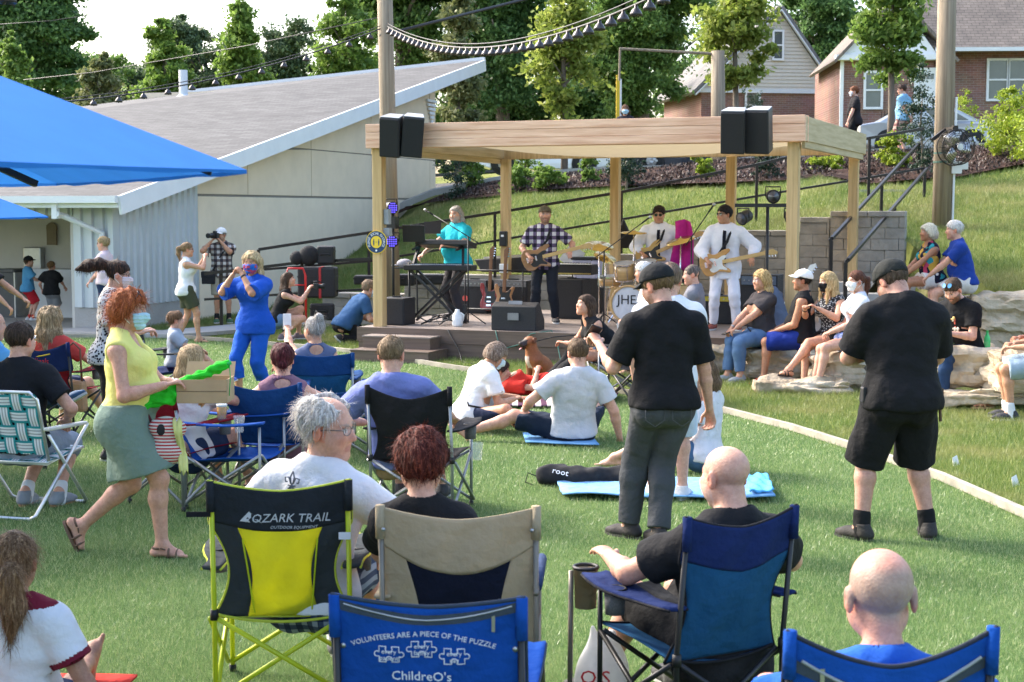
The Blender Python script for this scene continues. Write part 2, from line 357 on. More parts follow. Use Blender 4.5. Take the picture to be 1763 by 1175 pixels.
TREES = [
 ('street_tree', 'young yellow green street tree behind the middle of the wooden stage roof', 972, 208, -60, 66, 44, 'young', 7000, .19, 'oval', .09),
 ('street_tree', 'young street tree in front of the beige gabled house', 1268, 150, -70, 68, 44, 'young', 7000, .19, 'oval', .09),
 ('street_tree', 'young street tree in front of the brick house with the porch', 1537, 150, -70, 72, 44, 'pear', 7000, .19, 'oval', .1),
 ('columnar_tree', 'pale feathery columnar tree just right of the tall timber pole', 788, 225, -50, 44, 52, 'pale', 6500, .2, 'column', .1),
 ('columnar_tree', 'broad bright green columnar tree left of the tall timber pole above the roof ridge', 592, 165, -60, 58, 58, 'pear', 8000, .22, 'column', .13),
 ('columnar_tree', 'tall slim green columnar tree rising clear into the white sky', 418, 190, -30, 46, 60, 'pear', 7000, .22, 'column', .13),
 ('columnar_tree', 'pointed green columnar tree above the left end of the grey roof', 282, 235, 26, 52, 58, 'pear', 7000, .22, 'column', .12),
 ('columnar_tree', 'thin pale yellow columnar tree beside the umbrella peak line', 176, 230, 92, 50, 56, 'pale', 6000, .2, 'column', .1),
 ('columnar_tree', 'short bright columnar tree at the left edge above the blue umbrella', 20, 190, 62, 36, 56, 'pear', 4500, .2, 'column', .1),
 ('shade_tree', 'huge dark tree in the top left corner of the view', 55, 190, -120, 118, 85, 'dark', 14000, .34, 'round', .4),
 ('shade_tree', 'hazy pale green tree low between the pointed columnar trees', 355, 240, 38, 90, 105, 'far', 10000, .34, 'round', .3),
 ('shade_tree', 'hazy round tree behind the tall slim columnar tree', 462, 220, 22, 80, 100, 'far', 9000, .34, 'round', .3),
 ('shade_tree', 'hazy pale tree low behind the thin yellow tree', 225, 250, 88, 95, 110, 'far', 10000, .34, 'round', .3),
 ('shade_tree', 'mid green tree mass just right of the huge dark tree at left', 130, 250, 95, 95, 98, 'mid', 9000, .3, 'round', .3),
 ('shade_tree', 'green tree filling in low behind the end of the grey roof', 800, 300, 70, 95, 92, 'mid', 8000, .3, 'round', .3),
 ('shade_tree', 'green tree filling in low between the stage roof and the beige house', 1190, 270, 90, 90, 96, 'mid', 8000, .3, 'round', .3),
 ('shade_tree', 'big green tree with hanging branches behind the tall timber pole', 690, 190, -150, 135, 78, 'mid', 16000, .3, 'round', .35),
 ('shade_tree', 'dense dark green tree directly behind the stage roof', 865, 230, -160, 120, 76, 'dark', 17000, .28, 'round', .35),
 ('shade_tree', 'wide dense green tree left of the beige gabled house', 1105, 235, -160, 125, 72, 'mid', 18000, .27, 'round', .35),
 ('shade_tree', 'dark tree filling the gap between the two houses', 1418, 250, -120, 80, 100, 'dark', 12000, .34, 'round', .35),
 ('shade_tree', 'dark tree peeking over the beige house roof', 1255, 160, -140, 90, 112, 'dark', 8000, .36, 'round', .35),
 ('shade_tree', 'low dark evergreen mass between the wide tree and the dense one', 985, 240, 20, 90, 84, 'dark', 9000, .3, 'round', .3),
]
for t in TREES: tree(*t, group={'street_tree': 'young trees along the street', 'columnar_tree': 'columnar trees behind the building', 'shade_tree': 'large background trees'}[t[0]])
BUSH = [
 ('bushy green shrub in the mulch below the pickup door', 886, 332, 292, 26, 37, 'pear'), ('taller shrub standing against the side of the white pickup', 905, 308, 262, 22, 38, 'pear'),
 ('round green shrub between the two pickup wheels', 945, 330, 290, 25, 37.2, 'pear'), ('thin leafy shrub at the front wheel of the pickup', 1012, 320, 270, 16, 38, 'pear'),
 ('dark shrub with a pale stem right of the centre stage post', 1078, 332, 268, 32, 37.5, 'conifer'), ('small yellow green shrub at the left edge of the mulch', 815, 325, 272, 18, 37.5, 'pear'),
 ('spindly yellow shrub left of the right loudspeaker pair', 1218, 312, 272, 16, 38, 'lime'), ('narrow dark conifer behind the right loudspeaker pair', 1322, 312, 262, 20, 38, 'conifer'),
 ('low lime shrub under the right end of the stage roof', 1425, 298, 270, 24, 38, 'lime'), ('bright lime shrub beside the top of the handrails', 1537, 292, 240, 26, 37.5, 'lime'),
 ('tall dark evergreen left of the pole with the fan', 1588, 312, 140, 30, 37.5, 'conifer'), ('thin lime shrub just right of the fan pole', 1660, 240, 172, 20, 38, 'lime'),
 ('large lime shrub in front of the brick house window', 1738, 275, 168, 52, 37.5, 'lime'), ('tall dark evergreen at the right end of the grey roofed building', 786, 345, 262, 24, 37, 'conifer'),
 ('low lime shrub at the far right edge', 1800, 285, 190, 50, 37.5, 'lime'), ('pointed conifer beside the beige house window', 1300, 212, 160, 18, 60, 'conifer')]
for lab, u, vb, vt, hw, Yb, k in BUSH: hw *= 1.35; vt -= (vb-vt)*.2; tree('shrub', lab, u, vb, vt, hw, Yb, k, int(1100+hw*45), .085 if k != 'conifer' else .06, 'round' if vb-vt < 80 else 'oval', .025, group='shrubs in the mulch bed', clump=.4, m=40, cat='shrub')
# ------------------------------------------------------------------ grass blades
def blades(name, P, h, wid, mats, lean=.5, seed=1):
    rg = np.random.default_rng(seed); n = len(P); a = rg.uniform(0, 6.283, n); l = rg.uniform(.1, 1, n)*lean; hh = h*rg.uniform(.55, 1.25, n)
    d = np.stack([np.cos(a)*np.sin(l), np.sin(a)*np.sin(l), np.cos(l)], 1)*hh[:, None]; b = rg.uniform(0, 6.283, n); s = np.stack([np.cos(b), np.sin(b), np.zeros(n)], 1)*(wid/2)[:, None]
    V = np.stack([P-s, P+s, P+d], 1).reshape(-1, 3); o = link(name, npmesh(name, V, np.arange(3*n).reshape(n, 3), mats, False)); return tag(o, kind='stuff')
def frustum(n, y0, y1, seed):
    rg = np.random.default_rng(seed); y = y0*(y1/y0)**rg.uniform(0, 1, n)**.9; hw = (.345*y+.9); x = rg.uniform(-1, 1, n)*hw; return np.stack([x, y], 1)
def blademat(name, ca, cb, cc, patch, rough=.4):
    m = leafmat(name, ca, cb, cc, .3); N, L = nodes(m); p = N['Principled BSDF']; p.inputs['Roughness'].default_value = rough; p.inputs['Specular IOR Level'].default_value = .5
    rp = [x for x in N if x.type == 'VALTORGB'][0]; tc = N.new('ShaderNodeTexCoord'); nz = N.new('ShaderNodeTexNoise'); nz.inputs['Scale'].default_value = .7; nz.inputs['Detail'].default_value = 5; nz.inputs['Roughness'].default_value = .62
    L.new(tc.outputs['Object'], nz.inputs['Vector']); r2 = N.new('ShaderNodeValToRGB'); r2.color_ramp.elements[0].position = .47; r2.color_ramp.elements[1].position = .68; r2.color_ramp.elements[1].color = (.6, .6, .6, 1); L.new(nz.outputs['Fac'], r2.inputs[0])
    mx = N.new('ShaderNodeMix'); mx.data_type = 'RGBA'; L.new(r2.outputs[0], mx.inputs['Factor']); L.new(rp.outputs[0], mx.inputs[6]); mx.inputs[7].default_value = (*patch, 1)
    for l in list(L):
        if l.from_node == rp and l.to_node.type in ('BSDF_PRINCIPLED', 'BSDF_TRANSLUCENT'):
            s = l.to_socket; L.remove(l); L.new(mx.outputs[2], s)
    return m
M_TBL = blademat('turf_blade', (.075, .165, .045), (.165, .275, .09), (.5, .52, .27), (.25, .32, .125), .35)  # glints and the shaded base are put into the blade colours, pale and dark
M_GBL = blademat('grass_blade', (.075, .135, .022), (.14, .215, .04), (.25, .3, .085), (.4, .33, .15), .5)
mp_ = np.stack([RNG.uniform(-8, 16, 60000), RNG.uniform(28, 39.3, 60000)], 1); mp_ = mp_[inpoly(mp_, MULCH)]; blades('mulch_chips', np.stack([mp_[:, 0], mp_[:, 1], hz(mp_[:, 0], mp_[:, 1])+.1], 1), .08, np.full(len(mp_), .045), leafmat('bark_chip', (.02, .013, .01), (.045, .03, .024), (.085, .062, .05), .05), 1.5, 9)
G = frustum(620000, 6.6, 26, 3); it = inpoly(G, TURF); T = G[it]
blades('turf_grass', np.stack([T[:, 0], T[:, 1], np.full(len(T), .003)], 1), .03+T[:, 1]*.0006, .0028*(T[:, 1]/8)**.9, M_TBL, .9)
G2 = frustum(900000, 9.5, 44, 5); nt_ = ~inpoly(G2, TURF) & ~inpoly(G2, MULCH) & (G2[:, 1] < 39.3)
li = np.array(SM.inverted()); sl = G2 @ li[:2, :2].T+li[:2, 3]; nt_ &= ~((sl[:, 0] > -.25) & (sl[:, 0] < 8) & (sl[:, 1] > -.1) & (sl[:, 1] < 4.4))
lb = np.array(BMx.inverted()); bl_ = G2 @ lb[:2, :2].T+lb[:2, 3]; nt_ &= ~((bl_[:, 0] < .03) & (bl_[:, 1] > -2.2))
nt_ &= ~inpoly(G2, outline([(100, 562), (290, 571), (400, 563), (520, 552), (520, 566), (400, 580), (290, 590), (100, 590)]))
T = G2[nt_]; zz = hz(T[:, 0], T[:, 1]); flat = zz < .05
blades('lawn_grass', np.stack([T[:, 0], T[:, 1], zz+.01], 1), np.where(flat, .05, .085)+T[:, 1]*.001, .0035*(T[:, 1]/10)**.85, M_GBL, .9, 2)
# ------------------------------------------------------------------ the grey roofed building
def shingle(name, cols):
    m = bpy.data.materials.new(name); m.use_nodes = True; N, L = nodes(m); p = N['Principled BSDF']; p.inputs['Roughness'].default_value = .9
    uv = N.new('ShaderNodeTexCoord'); br = N.new('ShaderNodeTexBrick'); br.inputs['Scale'].default_value = 1; br.inputs['Brick Width'].default_value = .33; br.inputs['Row Height'].default_value = .14; br.inputs['Mortar Size'].default_value = .012
    br.inputs['Color1'].default_value = (*cols[0], 1); br.inputs['Color2'].default_value = (*cols[1], 1); br.inputs['Mortar'].default_value = (*[x*.45 for x in cols[0]], 1)
    L.new(uv.outputs['Object'], br.inputs['Vector']); nz = N.new('ShaderNodeTexNoise'); nz.inputs['Scale'].default_value = 1.1; nz.inputs['Detail'].default_value = 8; nz.inputs['Roughness'].default_value = .75; L.new(uv.outputs['Object'], nz.inputs['Vector'])
    mx = N.new('ShaderNodeMix'); mx.data_type = 'RGBA'; mx.blend_type = 'MULTIPLY'; mx.inputs['Factor'].default_value = .8; L.new(br.outputs[0], mx.inputs[6])
    rp = N.new('ShaderNodeValToRGB'); rp.color_ramp.elements[0].color = (.55, .55, .55, 1); rp.color_ramp.elements[1].color = (1.3, 1.28, 1.25, 1); rp.color_ramp.elements[0].position = .3; rp.color_ramp.elements[1].position = .7; L.new(nz.outputs['Fac'], rp.inputs[0]); L.new(rp.outputs[0], mx.inputs[7]); L.new(mx.outputs[2], p.inputs['Base Color']); return m
def brickmat(name, c1, c2, mortar, scale=1):
    m = bpy.data.materials.new(name); m.use_nodes = True; N, L = nodes(m); p = N['Principled BSDF']; p.inputs['Roughness'].default_value = .85
    tc = N.new('ShaderNodeTexCoord'); mp = N.new('ShaderNodeMapping'); mp.inputs['Rotation'].default_value = (R(-90), 0, 0); L.new(tc.outputs['Object'], mp.inputs[0])
    br = N.new('ShaderNodeTexBrick'); br.inputs['Scale'].default_value = 1; br.inputs['Brick Width'].default_value = .3*scale; br.inputs['Row Height'].default_value = .1*scale; br.inputs['Mortar Size'].default_value = .008
    for k, c in (('Color1', c1), ('Color2', c2), ('Mortar', mortar)): br.inputs[k].default_value = (*c, 1)
    L.new(mp.outputs[0], br.inputs['Vector']); nz = N.new('ShaderNodeTexNoise'); nz.inputs['Scale'].default_value = 1.5; nz.inputs['Detail'].default_value = 6; L.new(tc.outputs['Object'], nz.inputs['Vector'])
    mx = N.new('ShaderNodeMix'); mx.data_type = 'RGBA'; mx.blend_type = 'MULTIPLY'; mx.inputs['Factor'].default_value = .5; L.new(br.outputs[0], mx.inputs[6]); L.new(nz.outputs['Color'], mx.inputs[7])
    hs = N.new('ShaderNodeHueSaturation'); hs.inputs['Value'].default_value = 1.3; hs.inputs['Saturation'].default_value = .9; L.new(mx.outputs[2], hs.inputs['Color']); L.new(hs.outputs[0], p.inputs['Base Color']); return m
M_BEIGE = mat('beige_panel', (.7, .57, .41), .8, var=.07, scale=1.5, bump=.05, bscale=80)
M_BLOCK = mat('beige_block', (.71, .6, .45), .85, var=.06, scale=2, bump=.1, bscale=40)
M_CORR = mat('corrugated_steel', (.50, .54, .58), .45, .35, .06, 2)
M_TRIM = mat('white_trim', (.68, .7, .71), .55, 0, .04, 3)
M_DKROOF = shingle('roof_shingle', [(.088, .088, .089), (.05, .05, .051)])
M_SEAM = plain('panel_joint', (.2, .18, .15), var=0)
bd = thing('restroom_building', 'long beige and corrugated metal building with a single slope grey shingle roof', 'building', BC, BR)
SLP = (6.45-2.38)/19.9
def rz_(y): return 2.38+SLP*(y+.5)
L_ = 16.7
def ywall(u):      # distance along the right wall for an image column
    k = (u-881.5)/FPX; e = (-math.sin(BR), math.cos(BR)); return (BC.x-k*BC.y)/(k*e[1]-e[0])
YM = ywall(341)
b = MB()          # beige upper cladding and block base of the right wall, sloped top
def wallquad(b, x, y0, y1, z0a, z0b, z1a, z1b, t=.12):
    b.add([(x, y0, z0a), (x, y1, z0b), (x, y1, z1b), (x, y0, z1a), (x-t, y0, z0a), (x-t, y1, z0b), (x-t, y1, z1b), (x-t, y0, z1a)], [(0, 1, 2, 3), (7, 6, 5, 4), (0, 4, 5, 1), (3, 2, 6, 7), (0, 3, 7, 4), (1, 5, 6, 2)])
ZJ, ZJ2 = 2.40, 3.47
seams = [YM]+[ywall(u) for u in (429, 538, 641, 741)]+[L_]
for i in range(len(seams)-1):
    y0, y1 = seams[i]+.012, seams[i+1]-.012
    lo, hi = ZJ+.03, lambda y: rz_(y)-.2
    zt0, zt1 = hi(y0), hi(y1)
    if zt0 > ZJ2+.1: wallquad(b, 0, y0, y1, lo, lo, ZJ2-.012, ZJ2-.012); wallquad(b, 0, y0, y1, ZJ2+.012, ZJ2+.012, zt0, zt1)
    else: wallquad(b, 0, y0, y1, lo, lo, min(zt0, ZJ2), min(zt1, ZJ2)) if zt1 < ZJ2 else (wallquad(b, 0, y0, y1, lo, lo, min(zt0, ZJ2-.012), ZJ2-.012), wallquad(b, 0, y0+(y1-y0)*max(0, (ZJ2-zt0)/(zt1-zt0)), y1, ZJ2+.012, ZJ2+.012, ZJ2+.03, zt1))
b.build('cladding', M_BEIGE, bd)
b = MB(); wallquad(b, -.02, YM, L_, ZJ-.1, ZJ-.1, rz_(YM)-.22, rz_(L_)-.22, .1); b.build('joint_backing', M_SEAM, bd)
b = MB()
k = int((L_-YM)/.8)
wallquad(b, .025, YM, L_, -.5, -.5, ZJ-.02, ZJ-.02, .15); b.box((-4.5, L_-.1, 2.5), (8.9, .15, 6)); b.build('block_wall', M_BLOCK, bd)
def corr(b, p0, p1, z0, z1, pitch=.22, dep=.045):
    p0 = Vector(p0); p1 = Vector(p1); d = p1-p0; L = d.length; d /= L; n = Vector((d.y, -d.x, 0)); rows0 = []; rows1 = []; s = 0
    while s < L-1e-6:
        for f, q in ((0, 0), (.28, 0), (.4, 1), (.78, 1), (.9, 0)):
            t = min(s+f*pitch, L); p = p0+d*t+n*dep*q; rows0.append((p.x, p.y, z0(t) if callable(z0) else z0)); rows1.append((p.x, p.y, z1(t) if callable(z1) else z1))
        s += pitch
    b.grid([rows0, rows1])
b = MB(); XP = .75
corr(b, (0, 0, 0), (0, YM-.03, 0), .42, lambda t: rz_(t)-.2)
corr(b, (-XP, 0, 0), (0, 0, 0), .42, rz_(0)-.2); corr(b, (-14, 0.02, 0), (-XP, 0.02, 0), 2.02, rz_(0)-.2)
b.build('corrugated_wall', M_CORR, bd)
b = MB(); b.box((-XP/2, YM/2-.02, .2), (XP+.02, YM-.05, .46)); b.build('concrete_base', M_CONC, bd)
b = MB(); b.box((.03, -.02, 1.35), (.1, .1, 1.9)); b.build('corner_trim', M_CORR, bd)
b = MB()          # roof: shingle slab, fascias
y0, y1, x0, x1 = -.62, 19.4, -12.2, .55
x2 = -9.3
b.add([(x0-4, y0, rz_(y0)), (x1, y0, rz_(y0)), (x1, y1, rz_(y1)), (x2, y1, rz_(y1)-.75), (x0-4, y0, rz_(y0)-.08), (x1, y0, rz_(y0)-.08), (x1, y1, rz_(y1)-.08), (x2, y1, rz_(y1)-.83)], [(0, 1, 2, 3), (7, 6, 5, 4), (0, 4, 5, 1), (1, 5, 6, 2), (2, 6, 7, 3), (3, 7, 4, 0)])
rf = b.build('roof', M_DKROOF, bd)
b = MB(); b.beam((x1+.02, y0-.03, rz_(y0)-.16), (x1+.02, y1, rz_(y1)-.16), .05, .32); b.build('rake_board', M_TRIM, rf)
b = MB(); b.box(((x0+x1)/2, y0-.03, rz_(y0)-.1), (x1-x0, .05, .2)); b.box(((x0+x1)/2, y0-.1, rz_(y0)-.06), (x1-x0+.02, .12, .12)); b.build('gutter', M_TRIM, rf)
b = MB(); b.beam((x2, y1, rz_(y1)-.73), (x1, y1, rz_(y1)+.02), .16, .12); b.build('ridge_cap', M_TRIM, rf)
b = MB(); b.tube([(-6.9, 15.2, rz_(15.2)-.5), (-6.9, 15.2, rz_(15.2)+.4)], .12, 12); b.lathe([(.3, 0), (.13, .12)], (-6.9, 15.2, rz_(15.2)-.4)); b.build('vent_pipe', M_TRIM, rf)
b = MB()
for i in range(6): b.box((.05, ywall(742), 4.52+i*.11), (.04, .12+i*.13, .07))
b.build('louvre_vent', M_TRIM, bd)
b = MB(); b.tube([(-.62, -.7, 2.05), (-.62, -.5, 2.02), (-.12, -.1, 1.72), (-.1, -.08, .5)], .055, 8); b.box((-.66, -.66, 2.12), (.1, .1, .3)); b.build('downspout', M_TRIM, bd)
# open washroom bay
M_INT = mat('bay_wall', (.52, .5, .45), .7, var=.05, scale=2)
b = MB(); b.box((-7.4, 3.4, 1.2), (13.2, .1, 2.4)); b.box((-XP-.05, 1.7, 1.2), (.08, 3.3, 2.4)); b.box((-7.4, 1.8, 2.2), (13.2, 3.4, .06)); b.build('bay_interior', M_INT, bd)
b = MB(); b.box((-1.98, 1.75, 1.1), (.1, 3.2, 2.2)); b.build('bay_divider', mat('bay_side', (.4, .39, .36), .8, var=.05), bd) if False else None
b = MB(); b.box((-2.05, 3.32, 1.45), (1.42, .04, 1.35)); b.build('serving_shutter', mat('shutter', (.2, .21, .19), .45, .3, .08, 3, stretch=(.3, .3, 8)), bd)
b = MB(); b.box((-2.9, 3.0, .48), (1.0, .7, .96)); b.box((-1.35, 3.1, .82), (.8, .5, .1)); b.box((-1.3, 3.2, .4), (.4, .25, .8)); b.build('wash_counter', M_TRIM, bd)
b = MB()
for x in (-2.5, -1.6): MB().tube([(x, 3.25, .96), (x, 3.2, 1.1), (x, 3.05, 1.12), (x, 3.02, 1.05)], .015, 8).build('tap', M_STEEL, bd, True)
for n_, c, d in (('towel_dispenser', (-3.75, 3.25, 1.15), (.4, .15, .45)), ('hand_dryer', (-1.0, 3.28, 1.25), (.2, .1, .55)), ('soap_dispenser', (-1.42, 3.25, .98), (.22, .12, .2))): MB().box(c, d).build(n_, M_STEEL, bd, bevel=.02)
b = MB(); b.lathe([(.0, 0), (.12, 0), (.12, .03)], (-3.35, 3.3, 1.75), (0, -1, 0)); b.box((-3.35, 3.28, 1.62), (.22, .03, .4)); b.build('wall_sconce', plain('sconce', (.2, .16, .1)), bd)
bin_ = thing('waste_bin', 'grey waste bin standing inside the open washroom bay', 'bin', BMx @ Vector((-3.85, 2.6, 0)), BR)
MB().box((0, 0, .45), (.42, .42, .9)).box((0, 0, .93), (.45, .45, .08)).build('bin_body', mat('bin_grey', (.09, .09, .09), .5), bin_, bevel=.02); MB().box((.23, 0, .45), (.03, .44, .9)).build('bin_trim', M_STEEL, bin_)
tag(MB().box((-7.4, .9, .004), (13.2, 4.8, .03), M=BMx).build('concrete_apron', M_CONC), kind='structure')
# ------------------------------------------------------------------ stage deck and timber shelter
def timber(name, c, c2): return mat(name, c, .75, c2=c2, scale=3.2, stretch=(.35, 6, 6), bump=.15, bscale=60)
M_BEAM = timber('fresh_beam', (.64, .34, .2), (.86, .58, .4)); M_POST = mat('treated_post', (.44, .29, .12), .75, c2=(.62, .44, .22), scale=3, stretch=(7, 7, .35), bump=.15, bscale=50)
M_SIDE = mat('side_beam', (.42, .33, .18), .75, c2=(.56, .46, .29), scale=3, stretch=(6, .35, 6))
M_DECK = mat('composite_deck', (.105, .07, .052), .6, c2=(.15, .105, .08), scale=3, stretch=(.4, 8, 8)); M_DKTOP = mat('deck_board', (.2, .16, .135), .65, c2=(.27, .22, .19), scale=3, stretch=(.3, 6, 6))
sh = thing('stage_shelter', 'open timber shelter with heavy front beam and cream sail over the stage', 'shelter', STAGE_O, STAGE_R)
W_, D_, DZ, BB = 6.0, 5.0, .43, 3.0
for x, y in ((0, 0), (W_, 0), (0, D_), (2, D_), (4, D_), (W_, D_)):
    zb = .4 if y == 0 else .3
    MB().box((x, y, (zb+BB)/2), (.15, .15, BB-zb)).build('post', M_POST, sh, bevel=.006)
b = MB()
for i in range(3): b.box((W_/2+.02, -.12+.004*(i % 2), BB+.057+i*.114), (W_+.3, .09, .112)); b.box((W_/2+.02, .07, BB+.057+i*.114), (W_+.3, .06, .112))
b.build('front_beam', M_BEAM, sh, bevel=.006)
for x in (-.1, W_+.12): MB().box((x, D_/2+.03, BB+.17), (.09, D_+.22, .32)).box((x, D_/2, BB-.03), (.05, D_, .1)).build('side_beam', M_SIDE, sh, bevel=.005)
MB().box((W_/2, D_+.1, BB+.15), (W_+.3, .09, .3)).build('rear_beam', M_POST, sh, bevel=.006)
rows = [[(x, y, BB+.24-.32*math.sin(math.pi*(x-.05)/5.9)**.7*(.4+.6*math.sin(math.pi*min(1, (y+.05)/4.95)))) for x in np.linspace(.05, 5.95, 15)] for y in np.linspace(.12, 4.92, 11)]
MB().grid(rows).build('sail_canopy', mat('sail_cloth', (.5, .41, .26), .8, var=.04, transl=.3), sh, smooth=True)
st = thing('stage_deck', 'low brown composite stage deck with fascia boards', 'stage', STAGE_O, STAGE_R)
b = MB(); n = 32
for i in range(n): b.box((3.35, -.12+i*.142, DZ-.014), (7.2, .136, .028))
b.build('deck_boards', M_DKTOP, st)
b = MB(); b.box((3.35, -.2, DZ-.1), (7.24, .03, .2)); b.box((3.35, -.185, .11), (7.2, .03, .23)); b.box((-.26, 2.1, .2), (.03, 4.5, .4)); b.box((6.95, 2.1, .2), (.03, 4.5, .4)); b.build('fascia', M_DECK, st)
stp = thing('stage_steps', 'two brown composite steps up to the left end of the stage', 'steps', SM @ Vector((.52, -.5, 0)), STAGE_R)
MB().box((0, .12, .235), (1.05, .34, .17)).box((0, -.11, .155+.0), (.0, .0, .0)).build('upper_step', M_DECK, stp, bevel=.004)
MB().box((0.05, -.06, .075), (1.2, .66, .15)).box((.05, -.06, .158), (1.22, .68, .02)).build('lower_step', M_DECK, stp, bevel=.004)
MB().box((0, .12, .33), (1.07, .36, .02)).build('tread', M_DKTOP, stp)
# retaining wall of split blocks behind the stage, stepping up to the right
M_SPLIT = mat('split_block', (.25, .23, .2), .9, c2=(.36, .335, .295), scale=3, bump=1, bscale=14)
def blockwall(name, label, segs):
    w_ = thing(name, label, 'retaining wall', segs[0][0])
    b = MB(); c_ = MB()
    for (p, q, zb, zt) in segs:
        p = Vector(p); q = Vector(q); d = q-p; L = d.length; a = math.atan2(d.y, d.x); d /= L; hh = .2; nr = max(1, round((zt-zb)/hh)); hh = (zt-zb-.09)/nr
        for r in range(nr):
            x = -.22*(r % 2)
            while x < L-.02:
                xa, xb = max(0, x), min(L, x+.44); c = p+d*(xa+xb)/2; b.box((c.x, c.y, zb+hh*(r+.5)), (xb-xa-.004, .3+random.uniform(-.02, .02), hh-.004), (0, 0, a)); x += .44
        x = 0
        while x < L-.02:
            xb = min(L, x+.6); c = p+d*(x+xb)/2; c_.box((c.x, c.y, zt-.045), (xb-x-.01, .38, .09), (0, 0, a)); x += .6
    b.build('blocks', M_SPLIT, w_, world=True, bevel=.009); c_.build('cap', M_SPLIT, w_, world=True, bevel=.012); return w_
def wp(u, Y): p = at(u, 400, Y=Y); return (p.x, p.y, 0)
blockwall('retaining_wall', 'low tan block retaining wall along the back of the stage', [(wp(560, 28.2), wp(700, 27.6), -.1, .62), (wp(700, 27.6), wp(1042, 26.7), .2, .98)])
blockwall('retaining_wall', 'grey brown block retaining wall stepping up beside the stairs', [(wp(1044, 26.65), wp(1130, 26.4), .2, 1.36), (wp(1131, 26.38), wp(1206, 26.15), .2, 1.72), (wp(1207, 26.12), wp(1378, 25.6), .2, 1.78), (wp(1379, 25.58), wp(1430, 25.42), .2, 2.0), (wp(1431, 25.4), wp(1560, 25.0), .2, 2.1)])
# stairs and hand rails
sr = thing('concrete_stairs', 'grey stairs climbing between two sloping handrails right of the stage', 'stairs', (5.4, 23.2, .4))
b = MB()
for i in range(14): b.box((.12*i, .55*i, .02+.155*i-.6), (1.5, .58, 1.2+.155), (0, 0, -.2))
b.build('treads', M_CONC, sr)
def rail(name, label, top, Yt, posts, mid=None, r=.03, cat='handrail', group=None):
    P = [at(u, v, Y=y) for (u, v), y in zip(top, Yt)]; root = thing(name, label, cat, (P[0].x, P[0].y, float(hz(P[0].x, P[0].y))), 0, group); b = MB()
    for p, q in zip(P[:-1], P[1:]): b.beam(p, q, .045, .05)
    b.build('top_rail', M_METAL, root, world=True)
    if mid:
        Q = [at(u, v, Y=y) for (u, v), y in zip(mid, Yt)]; b = MB()
        for p, q in zip(Q[:-1], Q[1:]): b.beam(p, q, .035, .04)
        b.build('mid_rail', M_METAL, root, world=True)
    for (u, v, y, v2) in posts:
        p = at(u, v, Y=y); q = at(u, v2, Y=y); MB().beam((p.x, p.y, p.z), (p.x, p.y, min(q.z, p.z-.3)), .05, .05, (0, 1, 0)).build('post', M_METAL, root, world=True)
    return root
M_RAILL = mat('rail_bronze', (.13, .1, .075), .45, .5, .1)
rail('handrail', 'upper of the two sloping stair handrails right of the stage', [(1428, 415), (1432, 411), (1590, 239)], [23.4, 23.4, 32], [(1431, 415, 23.4, 475), (1473, 369, 25.2, 445), (1518, 320, 27.3, 405), (1582, 248, 31.4, 330)], group='stair handrails')
rail('handrail', 'lower of the two sloping stair handrails, nearer the stone seats', [(1456, 452), (1460, 448), (1596, 291)], [22.0, 22.0, 29.5], [(1456, 452, 22, 520), (1540, 356, 26, 410), (1592, 298, 29.2, 350)], group='stair handrails')
rail('ramp_railing', 'dark two bar railing climbing the slope behind the stage', [(445, 430), (635, 401), (852, 367), (1070, 331), (1303, 284), (1497, 238), (1590, 222)], [26.4, 26.7, 27, 27.4, 27.9, 28.6, 29.5],
     [(445, 430, 26.4, 548), (635, 401, 26.7, 500), (852, 367, 27, 478), (1070, 331, 27.4, 445), (1303, 284, 27.9, 395), (1497, 238, 28.6, 338)], [(445, 465, ), (635, 450), (852, 415), (1070, 378), (1303, 338), (1497, 306), (1590, 290)], cat='railing')
rail('ramp_railing', 'low dark railing beside the red hand truck', [(352, 472), (520, 452), (640, 446)], [26, 25.7, 25.5], [(520, 452, 25.7, 555), (380, 470, 26, 560)], [(352, 516), (520, 505), (640, 498)], cat='railing')
# ------------------------------------------------------------------ limestone seat blocks
M_STONE = mat('limestone', (.27, .195, .11), .9, c2=(.55, .48, .36), scale=1.6, bump=2.6, bscale=8)
def stone(label, u0, u1, vt, vb, Y, dep, seed, name='stone_block', group='limestone seat blocks'):
    a = at(u0, vb, Y=Y); b_ = at(u1, vb, Y=Y); zt = at((u0+u1)/2, vt, Y=Y).z; g = min(a.z, .02) if a.z < .3 else a.z
    L = b_.x-a.x; h = zt-a.z; n = [max(6, int(L/.1)), max(4, int(dep/.12)), max(4, int(h/.08))]; b = bpy.data.meshes.new(name); MBx = MB()
    import bmesh
    bm = bmesh.new(); bmesh.ops.create_cube(bm, size=1); bmesh.ops.subdivide_edges(bm, edges=bm.edges, cuts=15, use_grid_fill=True)
    rg = np.random.default_rng(seed); K = rg.normal(size=(9, 3))*np.array([2.2, 2.2, 5]); ph = rg.uniform(0, 6, 9)
    for v in bm.verts:
        p = np.array(v.co); q = np.sign(p)*np.minimum(np.abs(p), .5); r = p/ (np.abs(p)**7).sum()**(1/7)*.5
        s = r*np.array([L, dep, h]); d = sum(math.sin(k@s*2+f) for k, f in zip(K, ph))/9; e = sum(math.sin(k@s*6+f) for k, f in zip(K, ph))/9
        lay = (.055 if math.sin(s[2]*22+math.sin(s[0]*2)*1.2) > .2 else 0)
        s = s+r/np.linalg.norm(r)*(d*.16+e*.08-lay); v.co = s
    bm.to_mesh(b); bm.free(); b.materials.append(M_STONE); b.polygons.foreach_set('use_smooth', [False]*len(b.polygons)); o = link(name, b)
    o.location = ((a.x+b_.x)/2, Y+dep/2, (a.z+zt)/2); o.rotation_euler = (0, 0, rg.uniform(-.05, .05)-.12); return tag(o, label, 'stone', group)
